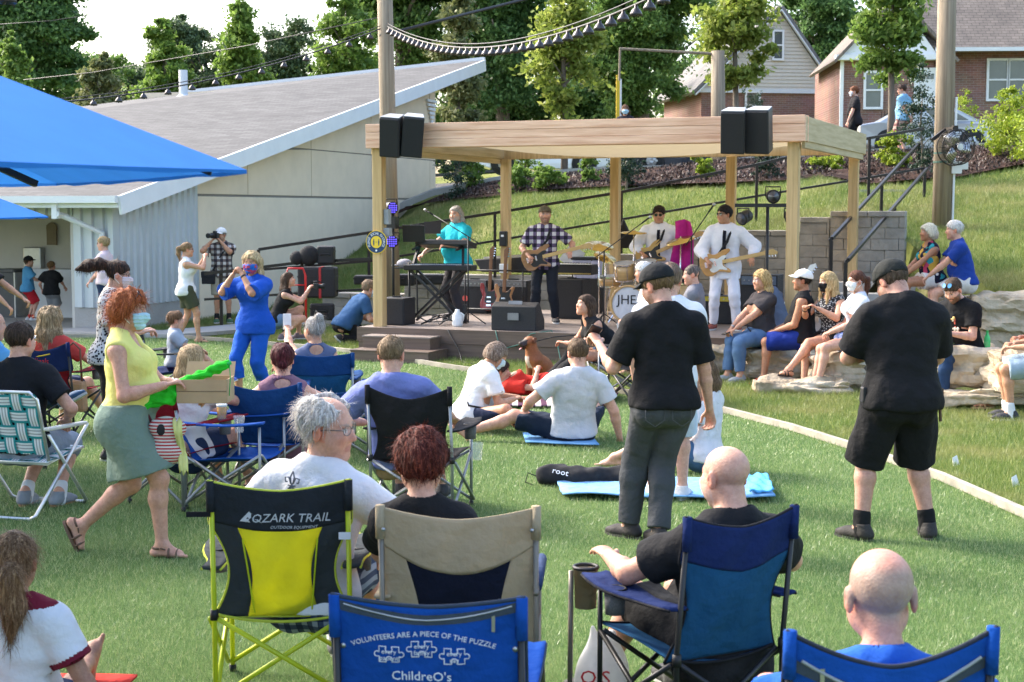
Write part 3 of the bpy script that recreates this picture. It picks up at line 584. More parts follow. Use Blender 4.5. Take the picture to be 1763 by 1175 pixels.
stone('pale limestone seat block under the blonde woman in jeans', 1195, 1310, 600, 652, 19.6, .8, 1)
stone('limestone seat block under the man in the white cap', 1290, 1420, 606, 668, 18.8, .9, 2)
stone('limestone seat block under the two masked women', 1400, 1500, 612, 680, 18.0, .9, 3)
stone('flat low stone at the feet of the masked women', 1310, 1480, 655, 684, 17.6, .5, 4)
stone('large pale limestone block beside the green soda bottle', 1600, 1742, 598, 682, 16.6, .9, 5)
stone('limestone block under the person in denim shorts at the right edge', 1728, 1880, 612, 690, 15.8, .9, 6)
stone('flat ledge stone in front of the large pale block', 1610, 1800, 665, 700, 16.1, .5, 7)
stone('tall layered limestone block in the upper row at the right edge', 1690, 1860, 505, 608, 20.3, .9, 8)
stone('limestone block in the upper row under the older couple', 1545, 1700, 512, 606, 20.9, .9, 9)
# ------------------------------------------------------------------ poles, fan, cables, festoon lamps
M_POLE = mat('pole_wood', (.19, .145, .1), .9, c2=(.34, .28, .2), scale=2.5, stretch=(9, 9, .25), bump=.5, bscale=30)
def pole(label, u0, u1, vb, vt, Y, r, base=None):
    p = at(u0, vb, Y=Y); q = at(u1, vt, Y=Y); z = float(hz(p.x, p.y)); root = thing('utility_pole', label, 'pole', (p.x, p.y, z))
    MB().tube([(0, 0, -.2), (q.x-p.x, 0, q.z-z)], [r, r*.86], 18).build('pole_shaft', M_POLE, root, True); return root, p, q
PL, pa, PLt = pole('tall weathered timber pole at the left front corner of the stage', 676, 659, 480, -160, 26.0, .145)
PR, pb, PRt = pole('thick pale timber pole with a fan fixed to it on the right slope', 1622, 1634, 393, -160, 26.3, .17)
MB().tube([(.14, -.12, .1), (.16, -.12, 2.2)], .02, 8).box((.18, -.14, 1.02), (.16, .1, .2)).box((.3, -.12, 1.05), (.14, .1, .12)).build('conduit_box', M_TRIM, PR)
MB().lathe([(.178, 0), (.178, .03)], (0.01, 0, 1.25)).lathe([(.178, 0), (.178, .03)], (0, 0, 1.1)).build('strap', plain('green_strap', (.03, .08, .06)), PR)
PB, pc, PBt = pole('short bare timber pole behind the right loudspeaker pair', 1237, 1236, 300, 88, 40, .2)
b = MB(); b.tube([(-.1, 0, PBt.z-pc.z-.2), (-2.6, -.3, PBt.z-pc.z-.1)], .035, 8); b.tube([(-2.58, -.3, PBt.z-pc.z-.1), (-2.6, -.3, PBt.z-pc.z-.9)], .03, 8); b.build('bracket_arm', M_POLE, PB)
ys = at(1063, 300, Y=40.5); yp = thing('yellow_sign_post', 'yellow and white upright post behind the stage roof', 'post', (ys.x, ys.y, float(hz(ys.x, ys.y))))
MB().box((0, 0, 1.3), (.09, .09, 2.7)).build('upright', plain('yellow_paint', (.62, .42, .03)), yp); MB().box((.07, 0, 1.4), (.05, .05, 2.3)).build('white_strip', M_WHITE, yp)
fanp = at(1643, 254, Y=25.9); fn = thing('pole_fan', 'round black cage fan fixed to the right timber pole', 'fan', (fanp.x, fanp.y, fanp.z), R(12)); b = MB()
for k in range(9): rr = .3*math.sin((k+1)/9*math.pi/2); yy = -.14-.05*math.cos((k+1)/9*math.pi/2); b.tube([(rr*math.cos(a), yy, rr*math.sin(a)) for a in np.linspace(0, 6.2832, 29)], .0055, 5, False)
for k in range(16): a = k*math.pi/8; b.tube([(0, -.2, 0), (.2*math.cos(a), -.18, .2*math.sin(a)), (.3*math.cos(a), -.13, .3*math.sin(a)), (.3*math.cos(a), .03, .3*math.sin(a)), (.1*math.cos(a), .1, .1*math.sin(a))], .0045, 5)
b.tube([(.3*math.cos(a), .03, .3*math.sin(a)) for a in np.linspace(0, 6.2832, 29)], .012, 6, False); b.build('cage', M_METAL, fn)
b = MB()
for k in range(3):
    a = k*2.094; c, s = math.cos(a), math.sin(a); P = [[((r*c-w_*s), -.05+w_*.5, (r*s+w_*c)) for w_ in (-.09, 0, .09)] for r in (.05, .15, .26)]; b.grid(P, .006)
b.build('blade', plain('blade_steel', (.5, .5, .5), rough=.3, metal=.9), fn, True)
MB().lathe([(.05, 0), (.075, .05), (.075, .2), (.05, .24)], (0, -.02, 0), (0, 1, 0)).build('motor', M_METAL, fn, True)
MB().box((0, .12, .3), (.1, .3, .08)).beam((0, 0, .3), (0, 0, .36), .08, .08).beam((-.36, .1, .12), (-.1, .12, .3), .03, .06).build('bracket', M_METAL, fn)
MB().lathe([(.0, -.215), (.055, -.215), (.055, -.2), (.0, -.2)], (0, 0, 0), (0, 1, 0)).lathe([(.0, -.22), (.035, -.22), (.035, -.214)], (0, 0, 0), (0, 1, 0)).build('hub_badge', M_STEEL, fn)
M_SHADE = mat('lamp_shade_metal', (.075, .068, .07), .4, .6, .1)
def festoon(label, P0, P1, sag, nl, skip=0, size=.058, name='festoon_light_string'):
    P0 = Vector(P0); P1 = Vector(P1); f = lambda t: P0.lerp(P1, t)-Vector((0, 0, sag*4*t*(1-t)))
    root = thing(name, label, 'string lights', P0); MB().tube([f(t) for t in np.linspace(0, 1, 40)], .012, 5).tube([f(t)+Vector((0, 0, .05)) for t in np.linspace(0, 1, 40)], .007, 5).build('cable', M_BLACKP, root, True, world=True)
    b = MB(); b.lathe([(.014, 0), (.018, -.03), (size*.6, -.042), (size*.92, -.075), (size, -.1), (size*.95, -.097), (.02, -.05)], n=12); b.ball((0, 0, -.085), .024, 8); me = None
    for k in range(nl):
        p = f((k+.5)/nl)
        if me is None: o = b.build('pendant_lamp', M_SHADE, root, True); me = o.data
        else: o = link('pendant_lamp', me, root)
        o.location = p-P0
    return root
q0 = at(667, 46, Y=25.85)
festoon('long string of bell shaped lamps swooping from the left pole overhead', q0, (1.86, 11, 4.08), .56, 44)
festoon('string of bell shaped lamps running left from the pole past the grey roof', at(655, 50, Y=25.85), (-7.4, 22.5, 3.62), .25, 16)
festoon('three large bell lamps hanging close in the top left corner', (-3.05, 9.2, 3.42), (-1.6, 7.0, 3.5), .05, 7, size=.08)
def cable(label, pts, r=.012):
    o = MB().tube(pts, r, 5).build('overhead_cable', M_BLACKP, None, True); return tag(o, label, 'cable', 'overhead cables')
cable('thick overhead cable rising to the right from the left pole', [at(655, 62, Y=25.9), at(780, 30, Y=28), at(900, 0, Y=30), at(1100, -60, Y=33)], .03)
cable('thin wire crossing the sky over the left trees', [at(-40, 45, Y=50), at(90, 36, Y=50), at(260, 10, Y=50), at(420, -20, Y=50)], .012)
cable('thin wire low across the trees at left', [at(40, 138, Y=45), at(160, 125, Y=44), at(420, 80, Y=40), at(655, 30, Y=26.2)], .01)
# ------------------------------------------------------------------ blue umbrellas
M_CANV = mat('blue_canvas', (.035, .2, .6), .8, var=.08, scale=3, transl=.3, spec=.1)
def umbrella(label, tip, Rr, rise, rot, n=8):
    tip = Vector(tip); c = Vector((tip.x-Rr*math.cos(rot), tip.y-Rr*math.sin(rot), 0)); zt = tip.z; root = thing('market_umbrella', label, 'umbrella', (c.x, c.y, 0)); cor = []
    for k in range(n): a = rot+k*2*math.pi/n; cor.append(Vector((Rr*math.cos(a), Rr*math.sin(a), zt)))
    ap = Vector((0, 0, zt+rise)); b = MB()
    for k in range(n):
        A, B = cor[k], cor[(k+1) % n]; rows = []
        for i in range(9):
            t = i/8; row = []
            for j in range(9):
                s = j/8; p = ap.lerp(A, t).lerp(ap.lerp(B, t), s); bow = math.sin(math.pi*s)*t*.02; q = Vector((p.x*(1-bow*.6), p.y*(1-bow*.6), p.z-bow*.5)); row.append(q)
            rows.append(row)
        b.grid(rows)
    b.build('canopy', M_CANV, root, True)
    b = MB()
    for k in range(n):
        A, B = cor[k], cor[(k+1) % n]; r0 = []; r1 = []
        for j in range(13):
            s = j/12; p = A.lerp(B, s); bow = math.sin(math.pi*s)*.02; q = Vector((p.x*(1-bow*.6), p.y*(1-bow*.6), p.z-bow*.5)); r0.append(q); r1.append(q*1.0-Vector((0, 0, .012+.004*math.sin(j*2.1))))
        b.grid([r0, r1])
    b.build('valance', M_CANV, root, True)
    b = MB()
    for A in cor: b.beam(ap-Vector((0, 0, .06)), Vector((A.x*.97, A.y*.97, A.z-.005)), .03, .03)
    for A in cor: b.beam(Vector((0, 0, zt-.1)), ap.lerp(A, .5)-Vector((0, 0, .06)), .03, .03)
    b.build('ribs', M_BLACKP, root); MB().tube([(0, 0, 0), (0, 0, zt+rise)], .045, 14).build('pole', M_STEEL, root, True); MB().lathe([(.4, 0), (.4, .07), (.08, .12)], n=24).build('base', M_METAL, root); return root
umbrella('big blue octagonal umbrella overhead at the left edge', at(425, 293, Y=5.0), 3.7, 1.42, R(6))
umbrella('lower blue umbrella whose corner shows under the big one', at(83, 373, Y=12.0), 2.6, 1.0, R(5))
# ------------------------------------------------------------------ houses and vehicles up on the street
M_BRICK = brickmat('red_brick', (.28, .12, .085), (.2, .085, .06), (.3, .25, .21)); M_SID = mat('lap_siding', (.64, .58, .48), .7, var=.04)
M_GLASS = plain('window_glass', (.1, .12, .115), rough=.08, spec=.8, var=.2, scale=1.5)
def window(parent, x, y, z, w_, h, name='window'):
    f = MB(); t = .1
    for dx, dz, sx, sz in ((0, h/2, w_+t, t), (0, -h/2, w_+t, t), (-w_/2, 0, t, h-t), (w_/2, 0, t, h-t), (0, 0, w_-t, .07)): f.box((x+dx, y, z+dz), (sx, .1, sz))
    o = f.build(name, M_WHITE, parent); MB().box((x, y+.02, z), (w_-.05, .03, h-.05)).build('pane', M_GLASS, o); return o
Yh = 80; gp = at(1435, 170, Y=Yh); s_ = FPX/Yh
hs = thing('gabled_house', 'house with beige siding gable over red brick walls', 'house', (gp.x, Yh, 0), R(8)); zz0 = at(1400, 232, Y=Yh).z; zE = at(1435, 157, Y=Yh).z; zA = at(1340, 21, Y=Yh).z; Wg = (1435-1200)/s_
MB().box((-Wg/2, 4, (zz0+zE)/2-1), (Wg-.2, 8, zE-zz0+2)).build('brick_wall', M_BRICK, hs)
b = MB(); ax = -(1435-1337)/s_; nb = 22
for i in range(nb):
    f0, f1 = i/nb, (i+1)/nb; z0, z1 = zE+(zA-zE)*f0, zE+(zA-zE)*f1; xl0, xr0 = -Wg+(ax+Wg)*f0, ax*f0; b.add([(xl0, -.06, z0), (xr0, -.06, z0), (ax*f1, -.02, z1), (-Wg+(ax+Wg)*f1, -.02, z1)], [(0, 1, 2, 3)])
b.build('siding_gable', M_SID, hs)
b = MB(); b.grid([[(.35, -.3, zE-.25), (ax, -.3, zA+.15)], [(.35, 9, zE-.25), (ax, 9, zA+.15)]], .15); b.grid([[(ax, -.3, zA+.15), (-Wg-.35, -.3, zE-.25)], [(ax, 9, zA+.15), (-Wg-.35, 9, zE-.25)]], .15); rf = b.build('roof', shingle('house_shingle', [(.2, .19, .18), (.16, .155, .15)]), hs)
b = MB(); b.beam((.3, -.32, zE-.3), (ax, -.32, zA+.02), .06, .22, (0, 1, 0)); b.beam((-Wg-.3, -.32, zE-.3), (ax, -.32, zA+.02), .06, .22, (0, 1, 0)); b.box((-Wg/2, -.1, zE-.05), (Wg, .1, .2)); b.build('barge_board', M_TRIM, rf)
def hw(o, u, v, w_, h): p = at(u, v, Y=Yh); return window(hs, p.x-gp.x, -.12, p.z, w_/s_, h/s_)
hw(hs, 1335, 80, 17, 48); hw(hs, 1290, 183, 24, 44)
hb = thing('outbuilding', 'small pale shed wall seen between the two houses', 'shed', at(1440, 200, Y=78)); MB().box((0, .5, -1), (1.0, 1, 2.6)).build('shed_wall', M_BEIGE, hb); MB().box((0, .5, .38), (1.1, 1.1, .2)).build('shed_roof', M_TRIM, hb)
Yb = 66; s2 = FPX/Yb; bp_ = at(1446, 225, Y=Yb)
hh = thing('brick_house', 'red brick house with white gabled porch and white framed windows', 'house', (bp_.x, Yb, 0), R(-3)); X = lambda u: (u-1446)/s2; Zf = lambda v: at(1446, v, Y=Yb).z
MB().box((X(1525), 4, (Zf(260)+Zf(100))/2), (X(1600)-X(1446), 8, Zf(100)-Zf(260))).build('brick_wall', M_BRICK, hh)
MB().box((X(1830), 4.6, (Zf(270)+Zf(80))/2), (X(2060)-X(1600), 8, Zf(80)-Zf(270))).build('brick_wall', M_BRICK, hh)
b = MB(); b.add([(X(1437), -.4, Zf(105)), (X(1610), -.4, Zf(105)), (X(1535), -.4, Zf(0)), (X(1437), -.3, Zf(105)), (X(1610), -.3, Zf(105)), (X(1535), -.3, Zf(0))], [(0, 1, 2), (5, 4, 3)]); b.box((X(1523), -.3, Zf(101)), (X(1612)-X(1434), .5, .22)); b.build('porch_gable', M_WHITE, hh)
b = MB(); rz0, rz1 = Zf(84), Zf(-120); b.grid([[(X(1590), -.4, rz0), (X(2100), -.4, rz0)], [(X(1590), 5, rz1), (X(2100), 5, rz1)]], .2)
b.grid([[(X(1430), -.6, Zf(107)), (X(1535), -.6, Zf(-8))], [(X(1430), 7, Zf(107)), (X(1535), 7, Zf(-8))]], .12); b.grid([[(X(1535), -.6, Zf(-8)), (X(1640), -.6, Zf(107))], [(X(1535), 7, Zf(-8)), (X(1640), 7, Zf(107))]], .12)
rf = b.build('roof', shingle('brown_shingle', [(.22, .18, .15), (.18, .15, .125)]), hh); MB().box((X(1850), -.45, rz0-.1), (X(2100)-X(1600), .14, .16)).build('gutter', M_TRIM, rf); MB().box((X(1447), -.1, (Zf(100)+Zf(232))/2), (.14, .14, Zf(100)-Zf(232))).build('downpipe', M_WHITE, hh)
def hw2(u0, u1, v0, v1): return window(hh, X((u0+u1)/2), .55 if u0 > 1600 else -.08, (Zf(v0)+Zf(v1))/2, X(u1)-X(u0), Zf(v0)-Zf(v1))
hw2(1486, 1515, 125, 187); hw2(1698, 1732, 102, 172); hw2(1733, 1768, 102, 172)
dr = MB().box((X(1588), -.06, (Zf(118)+Zf(215))/2), (.95, .08, Zf(118)-Zf(215))).build('door', M_WHITE, hh); b = MB()
for i in range(4): b.box((X(1588)-.27+i*.18, -.11, Zf(133)), (.13, .03, .22))
b.build('door_lights', M_GLASS, dr)
b = MB()
for i in range(6): u = 1507+i*5; b.beam((X(u), -1.2, Zf(236)), (X(u), -1.2, Zf(196-i*1.5)), .025, .025, (0, 1, 0))
b.beam((X(1482), -1.2, Zf(232)), (X(1524), -1.2, Zf(192)), .05, .05); b.build('porch_railing', M_METAL, hh)
# vehicles
def wheel(parent, x, y, z, r, side):
    t = MB().lathe([(r*.62, -.1), (r*.95, -.1), (r, -.06), (r, .06), (r*.95, .1), (r*.62, .1)], (x, y, z), (0, 1, 0), 24, ring=True).build('wheel', M_RUBBER, parent, True)
    b = MB(); b.lathe([(.0, .04), (r*.2, .05), (r*.62, .02), (r*.62, -.08)], (x, y, z), (0, -1, 0), 20)
    for k in range(5): a = k*1.2566; b.beam((x+.1*math.cos(a), y-.09, z+.1*math.sin(a)), (x+r*.58*math.cos(a), y-.08, z+r*.58*math.sin(a)), .06, .03, (0, 1, 0))
    b.build('rim', M_STEEL, t)
def vehicle(name, label, cat, loc, rz, L, prof, glass, mpaint, wh, wr, W=1.8):
    root = thing(name, label, cat, loc, rz); b = MB(); n = len(prof); ins = [.0, .12]
    P = [Vector((x, -W/2+(.13 if z > 1.0 else .02), z)) for x, z in prof]+[Vector((x, W/2-(.13 if z > 1.0 else .02), z)) for x, z in prof]
    b.add(P, [tuple(range(n)), tuple(range(2*n-1, n-1, -1))]+[(i, n+i, n+(i+1) % n, (i+1) % n) for i in range(n)]); body = b.build('body', mpaint, root, bevel=.05)
    g = MB()
    for q in glass: g.add([(x, -W/2+.09, z) for x, z in q]+[(x, -W/2+.14, z) for x, z in q], [tuple(range(len(q))), tuple(range(2*len(q)-1, len(q)-1, -1))])
    g.build('side_window', M_GLASS, root)
    for x in wh: MB().lathe([(.0, -.02), (wr*1.28, -.02), (wr*1.28, .02), (0, .02)], (x, -W/2+.015, wr), (0, 1, 0), 24).build('wheel_arch', M_BLACKP, root)
    for x in wh: wheel(root, x, -W/2+.02, wr, wr, -1); wheel(root, x, W/2-.1, wr, wr, 1)
    return root
M_WPAINT = mat('vehicle_white', (.74, .74, .73), .25, 0, .02, coat=.5); M_SPAINT = mat('vehicle_silver', (.42, .44, .46), .3, .6, .03, coat=.5)
def archprof(p, wh, r):   # cut round wheel arches into the lower edge of a side profile
    out = []
    for x in sorted(wh, reverse=True):
        out += [(x+r*math.cos(a), r*.55+r*math.sin(a)*1.0) for a in np.linspace(-.2, math.pi+.2, 9)]
    return p+out
tk = at(852, 300, Y=60); vehicle('pickup_truck', 'white pickup truck parked behind the mulch shrubs', 'pickup', (tk.x+.3, 60, float(hz(tk.x, 60))+.14), R(2), 5.4,
    archprof([(-1.1, .35), (-1.15, 1.05), (-.95, 1.15), (.2, 1.2), (.9, 1.8), (2.2, 1.82), (2.4, 1.2), (4.6, 1.18), (4.65, .45)], [0, 3.1], .46), [[(.35, 1.22), (.95, 1.74), (1.5, 1.76), (1.5, 1.22)], [(1.58, 1.22), (1.58, 1.76), (2.15, 1.76), (2.3, 1.22)]], M_WPAINT, [0, 3.1], .38)
cr = at(1500, 240, Y=50); vehicle('parked_car', 'silver car half hidden behind the man in the black shirt up on the street', 'car', (cr.x+.4, 50, float(hz(cr.x, 50))+.06), R(-4), 4.4,
    archprof([(-.9, .35), (-.9, .9), (-.3, 1.0), (.5, 1.45), (1.9, 1.5), (2.8, 1.05), (3.4, .95), (3.45, .4)], [0, 2.6], .4), [[(-.1, 1.02), (.52, 1.38), (1.1, 1.42), (1.1, 1.02)], [(1.18, 1.02), (1.18, 1.42), (1.85, 1.42), (2.5, 1.04)]], M_SPAINT, [0, 2.6], .33)
cr = at(1105, 290, Y=52); vehicle('parked_car', 'dark blue car behind the shrubs right of the yellow post', 'car', (cr.x+.2, 52, float(hz(cr.x, 52))+.06), R(3), 4.4,
    archprof([(-.9, .35), (-.9, .9), (-.3, 1.0), (.5, 1.45), (1.9, 1.5), (2.8, 1.05), (3.4, .95), (3.45, .4)], [0, 2.6], .4), [[(-.1, 1.02), (.52, 1.38), (1.1, 1.42), (1.1, 1.02)], [(1.18, 1.02), (1.18, 1.42), (1.85, 1.42), (2.5, 1.04)]], mat('vehicle_blue', (.01, .018, .035), .3, .3, .03, coat=.5), [0, 2.6], .33)
# ------------------------------------------------------------------ signed-distance figures meshed by surface nets
def rotm(y=0, p=0, r=0):   # yaw (left +), pitch (forward +), roll (to the right +), degrees
    y, p, r = R(y), R(p), R(r); cy, sy = math.cos(y), math.sin(y); cp, sp = math.cos(-p), math.sin(-p); cr, sr_ = math.cos(r), math.sin(r)
    return np.array([[cy, -sy, 0], [sy, cy, 0], [0, 0, 1]]) @ np.array([[1, 0, 0], [0, cp, -sp], [0, sp, cp]]) @ np.array([[cr, 0, sr_], [0, 1, 0], [-sr_, 0, cr]])
A_ = lambda *x: np.array(x, float)
def unit(v): return v/max(np.linalg.norm(v), 1e-9)
class Field:
    def __init__(s, vox): s.vox = vox; s.P = []
    def cone(s, a, b, ra, rb, flat=None, k=.03, op=0): s.P.append(('c', A_(*a), A_(*b), ra, rb, flat, k, op)); return s
    def ell(s, c, r, M=None, k=.02, op=0): s.P.append(('e', A_(*c), A_(*r), np.eye(3) if M is None else M, None, None, k, op)); return s
    def cut(s, p, n): s.P.append(('p', A_(*p), unit(A_(*n)), 0, 0, None, 0, 9)); return s   # removes the side n points to
    def run(s):
        vox = s.vox; lo = []; hi = []
        for q in s.P:
            if q[7] == 0:
                if q[0] == 'c': r = max(q[3], q[4])*(max(1, q[5][1]) if q[5] else 1); lo += [q[1]-r, q[2]-r]; hi += [q[1]+r, q[2]+r]
                elif q[0] == 'e': r = max(q[2]); lo.append(q[1]-r); hi.append(q[1]+r)
        lo = np.min(lo, 0)-vox*3; hi = np.max(hi, 0)+vox*3; n = np.ceil((hi-lo)/vox).astype(int)+1
        D = np.full(n, .15, np.float32); ax = [lo[i]+np.arange(n[i])*vox for i in range(3)]
        for q in s.P:
            t, k, op = q[0], q[6], q[7]
            if t == 'p':
                d = ((ax[0]-q[1][0])*q[2][0])[:, None, None]+((ax[1]-q[1][1])*q[2][1])[None, :, None]+((ax[2]-q[1][2])*q[2][2])[None, None, :]
                np.maximum(D, d.astype(np.float32), out=D); continue
            if t == 'c': r = max(q[3], q[4])*(max(1, q[5][1]) if q[5] else 1)+k+vox*3; b0 = np.minimum(q[1], q[2])-r; b1 = np.maximum(q[1], q[2])+r
            else: r = max(q[2])+k+vox*3; b0 = q[1]-r; b1 = q[1]+r
            i0 = np.clip(((b0-lo)/vox).astype(int), 0, n-1); i1 = np.clip(((b1-lo)/vox).astype(int)+2, 1, n)
            if (i1 <= i0).any(): continue
            sl = tuple(slice(i0[i], i1[i]) for i in range(3)); g = np.stack(np.meshgrid(*[ax[i][sl[i]]-q[1][i] for i in range(3)], indexing='ij'), -1).astype(np.float32)
            if t == 'c':
                ba = q[2]-q[1]
                if q[5]:
                    nn, fl = q[5]; f = 1/fl-1; g = g+(g@nn.astype(np.float32))[..., None]*nn.astype(np.float32)*np.float32(f); ba = ba+nn*(ba@nn)*f
                ba = ba.astype(np.float32); h = np.clip((g@ba)/max(float(ba@ba), 1e-9), 0, 1); g = g-h[..., None]*ba; d = np.sqrt((g*g).sum(-1))-(q[3]+(q[4]-q[3])*h)
            else:
                g = g@q[3].astype(np.float32); g = g/q[2].astype(np.float32); d = (np.sqrt((g*g).sum(-1))-1)*np.float32(min(q[2]))
            T = D[sl]
            if op == 0: hh = np.maximum(k-np.abs(T-d), 0)/k if k > 0 else 0; D[sl] = np.minimum(T, d)-hh*hh*k*.25
            else: d = -d; hh = np.maximum(k-np.abs(T-d), 0)/k if k > 0 else 0; D[sl] = np.maximum(T, d)+hh*hh*k*.25
        return nets(D, lo, vox)
def nets(D, lo, vox):
    ins = D < 0; c = np.zeros(tuple(x-1 for x in D.shape), np.int8); sh_ = [(i, j, k) for i in (0, 1) for j in (0, 1) for k in (0, 1)]; S = D.shape
    sub = lambda A, o: A[o[0]:S[0]-1+o[0], o[1]:S[1]-1+o[1], o[2]:S[2]-1+o[2]]
    for o in sh_: c += sub(ins, o)
    I = np.argwhere((c > 0) & (c < 8)); cv = {o: D[I[:, 0]+o[0], I[:, 1]+o[1], I[:, 2]+o[2]] for o in sh_}; acc = np.zeros((len(I), 3)); cnt = np.zeros(len(I))
    for o in sh_:
        for a in range(3):
            if o[a]: continue
            o2 = list(o); o2[a] = 1; o2 = tuple(o2); A, B = cv[o], cv[o2]; m = (A < 0) != (B < 0); t = np.where(m, A/np.where(m, A-B, 1), 0)
            p = np.tile(np.array(o, float), (len(I), 1)); p[:, a] += t; acc += p*m[:, None]; cnt += m
    V = lo+(I+acc/np.maximum(cnt, 1)[:, None])*vox; idx = np.full(c.shape, -1, np.int32); idx[I[:, 0], I[:, 1], I[:, 2]] = np.arange(len(I)); Fs = []
    for a in range(3):
        s0 = [slice(0, -1)]*3; s1 = [slice(0, -1)]*3; s1[a] = slice(1, None); s0 = tuple(s0); s1 = tuple(s1)
        A = ins[s0]; B = ins[s1]; b, c_ = (a+1) % 3, (a+2) % 3; J = np.argwhere(A != B); J = J[(J[:, b] > 0) & (J[:, c_] > 0)]
        if not len(J): continue
        def at_(db, dc): K = J.copy(); K[:, b] -= db; K[:, c_] -= dc; return idx[K[:, 0], K[:, 1], K[:, 2]]
        q = np.stack([at_(1, 1), at_(0, 1), at_(0, 0), at_(1, 0)], 1); fl = ~A[J[:, 0], J[:, 1], J[:, 2]]; q[fl] = q[fl][:, ::-1]; q = q[(q >= 0).all(1)]; Fs.append(q)
    return V, np.concatenate(Fs)
def vnormals(V, F):
    n = np.cross(V[F[:, 2]]-V[F[:, 0]], V[F[:, 3]]-V[F[:, 1]]); N = np.zeros_like(V)
    for a in range(3):
        w_ = n[:, a]
        for j in range(4): N[:, a] += np.bincount(F[:, j], w_, len(V))
    return N/np.maximum(np.linalg.norm(N, axis=1), 1e-9)[:, None]
def smooth(V, F, it=2, f=.5):
    for _ in range(it):
        s = np.zeros_like(V); c = np.zeros(len(V))
        for j in range(4):
            for i in (1, 3):
                t = F[:, (j+i) % 4]; c += np.bincount(F[:, j], minlength=len(V))
                for a in range(3): s[:, a] += np.bincount(F[:, j], V[t, a], len(V))
        V = V*(1-f)+f*s/np.maximum(c, 1)[:, None]
    return V
_rw = np.random.default_rng(99); _K = _rw.normal(size=(10, 3)); _K /= np.linalg.norm(_K, axis=1)[:, None]; _PH = _rw.uniform(0, 6.28, 10)
def folds(P, freq, seed=0, warp=1.2):
    o = np.zeros(len(P))
    for i in range(10): o += np.sin((P@_K[i])*freq*(.6+.12*i)+_PH[i]+seed*1.7*i+warp*np.sin((P@_K[(i+3) % 10])*freq*.7+seed))
    return o/4
def skinmat():
    m = bpy.data.materials.new('skin'); m.use_nodes = True; N, L = nodes(m); p = N['Principled BSDF']; p.inputs['Roughness'].default_value = .52; p.inputs['Specular IOR Level'].default_value = .35
    p.inputs['Subsurface Weight'].default_value = .12; p.inputs['Subsurface Radius'].default_value = (.02, .008, .005); p.inputs['Subsurface Scale'].default_value = .5
    at_ = N.new('ShaderNodeAttribute'); at_.attribute_name = 'Col'; tc = N.new('ShaderNodeTexCoord'); nz = N.new('ShaderNodeTexNoise'); nz.inputs['Scale'].default_value = 34; nz.inputs['Detail'].default_value = 9; nz.inputs['Roughness'].default_value = .7; L.new(tc.outputs['Object'], nz.inputs['Vector'])
    rp = N.new('ShaderNodeValToRGB'); rp.color_ramp.elements[0].position = .3; rp.color_ramp.elements[1].position = .7; rp.color_ramp.elements[0].color = (.78, .7, .67, 1); rp.color_ramp.elements[1].color = (1.12, 1.12, 1.12, 1); L.new(nz.outputs['Fac'], rp.inputs[0])
    mx = N.new('ShaderNodeMix'); mx.data_type = 'RGBA'; mx.blend_type = 'MULTIPLY'; mx.inputs['Factor'].default_value = 1; L.new(at_.outputs['Color'], mx.inputs[6]); L.new(rp.outputs[0], mx.inputs[7]); L.new(mx.outputs[2], p.inputs['Base Color'])
    n2 = N.new('ShaderNodeTexNoise'); n2.inputs['Scale'].default_value = 130; n2.inputs['Detail'].default_value = 3; L.new(tc.outputs['Object'], n2.inputs['Vector']); bp = N.new('ShaderNodeBump'); bp.inputs['Strength'].default_value = .3; bp.inputs['Distance'].default_value = .01; L.new(n2.outputs['Fac'], bp.inputs['Height']); L.new(bp.outputs[0], p.inputs['Normal']); return m
M_SKIN = skinmat()
SKIN = dict(fair=(.62, .36, .26), pink=(.6, .34, .24), tan=(.5, .27, .16), mid=(.56, .31, .2), warm=(.42, .21, .12))
def hairmat(c, c2=None, rough=.45):
    key = ('hair', c, c2)
    if key in MATS: return MATS[key]
    m = bpy.data.materials.new('hair'); m.use_nodes = True; N, L = nodes(m); p = N['Principled BSDF']; p.inputs['Roughness'].default_value = .6; p.inputs['Specular IOR Level'].default_value = .15
    a = C(c); b = C(c2) if c2 else tuple(min(1, x*1.9+.01) for x in a)
    tc = N.new('ShaderNodeTexCoord'); mp = N.new('ShaderNodeMapping'); mp.inputs['Scale'].default_value = (110, 110, 14); nz = N.new('ShaderNodeTexNoise'); nz.inputs['Scale'].default_value = 1; nz.inputs['Detail'].default_value = 5; nz.inputs['Distortion'].default_value = .8
    L.new(tc.outputs['Object'], mp.inputs[0]); L.new(mp.outputs[0], nz.inputs['Vector']); rp = N.new('ShaderNodeValToRGB'); e = rp.color_ramp.elements; e[0].position = .33; e[1].position = .7; e[0].color = (*[x*.55 for x in a], 1); e[1].color = (*b, 1); k = e.new(.5); k.color = (*a, 1)
    L.new(nz.outputs['Fac'], rp.inputs[0]); L.new(rp.outputs[0], p.inputs['Base Color']); bp = N.new('ShaderNodeBump'); bp.inputs['Strength'].default_value = .7; bp.inputs['Distance'].default_value = .012; L.new(nz.outputs['Fac'], bp.inputs['Height']); L.new(bp.outputs[0], p.inputs['Normal']); MATS[key] = m; return m
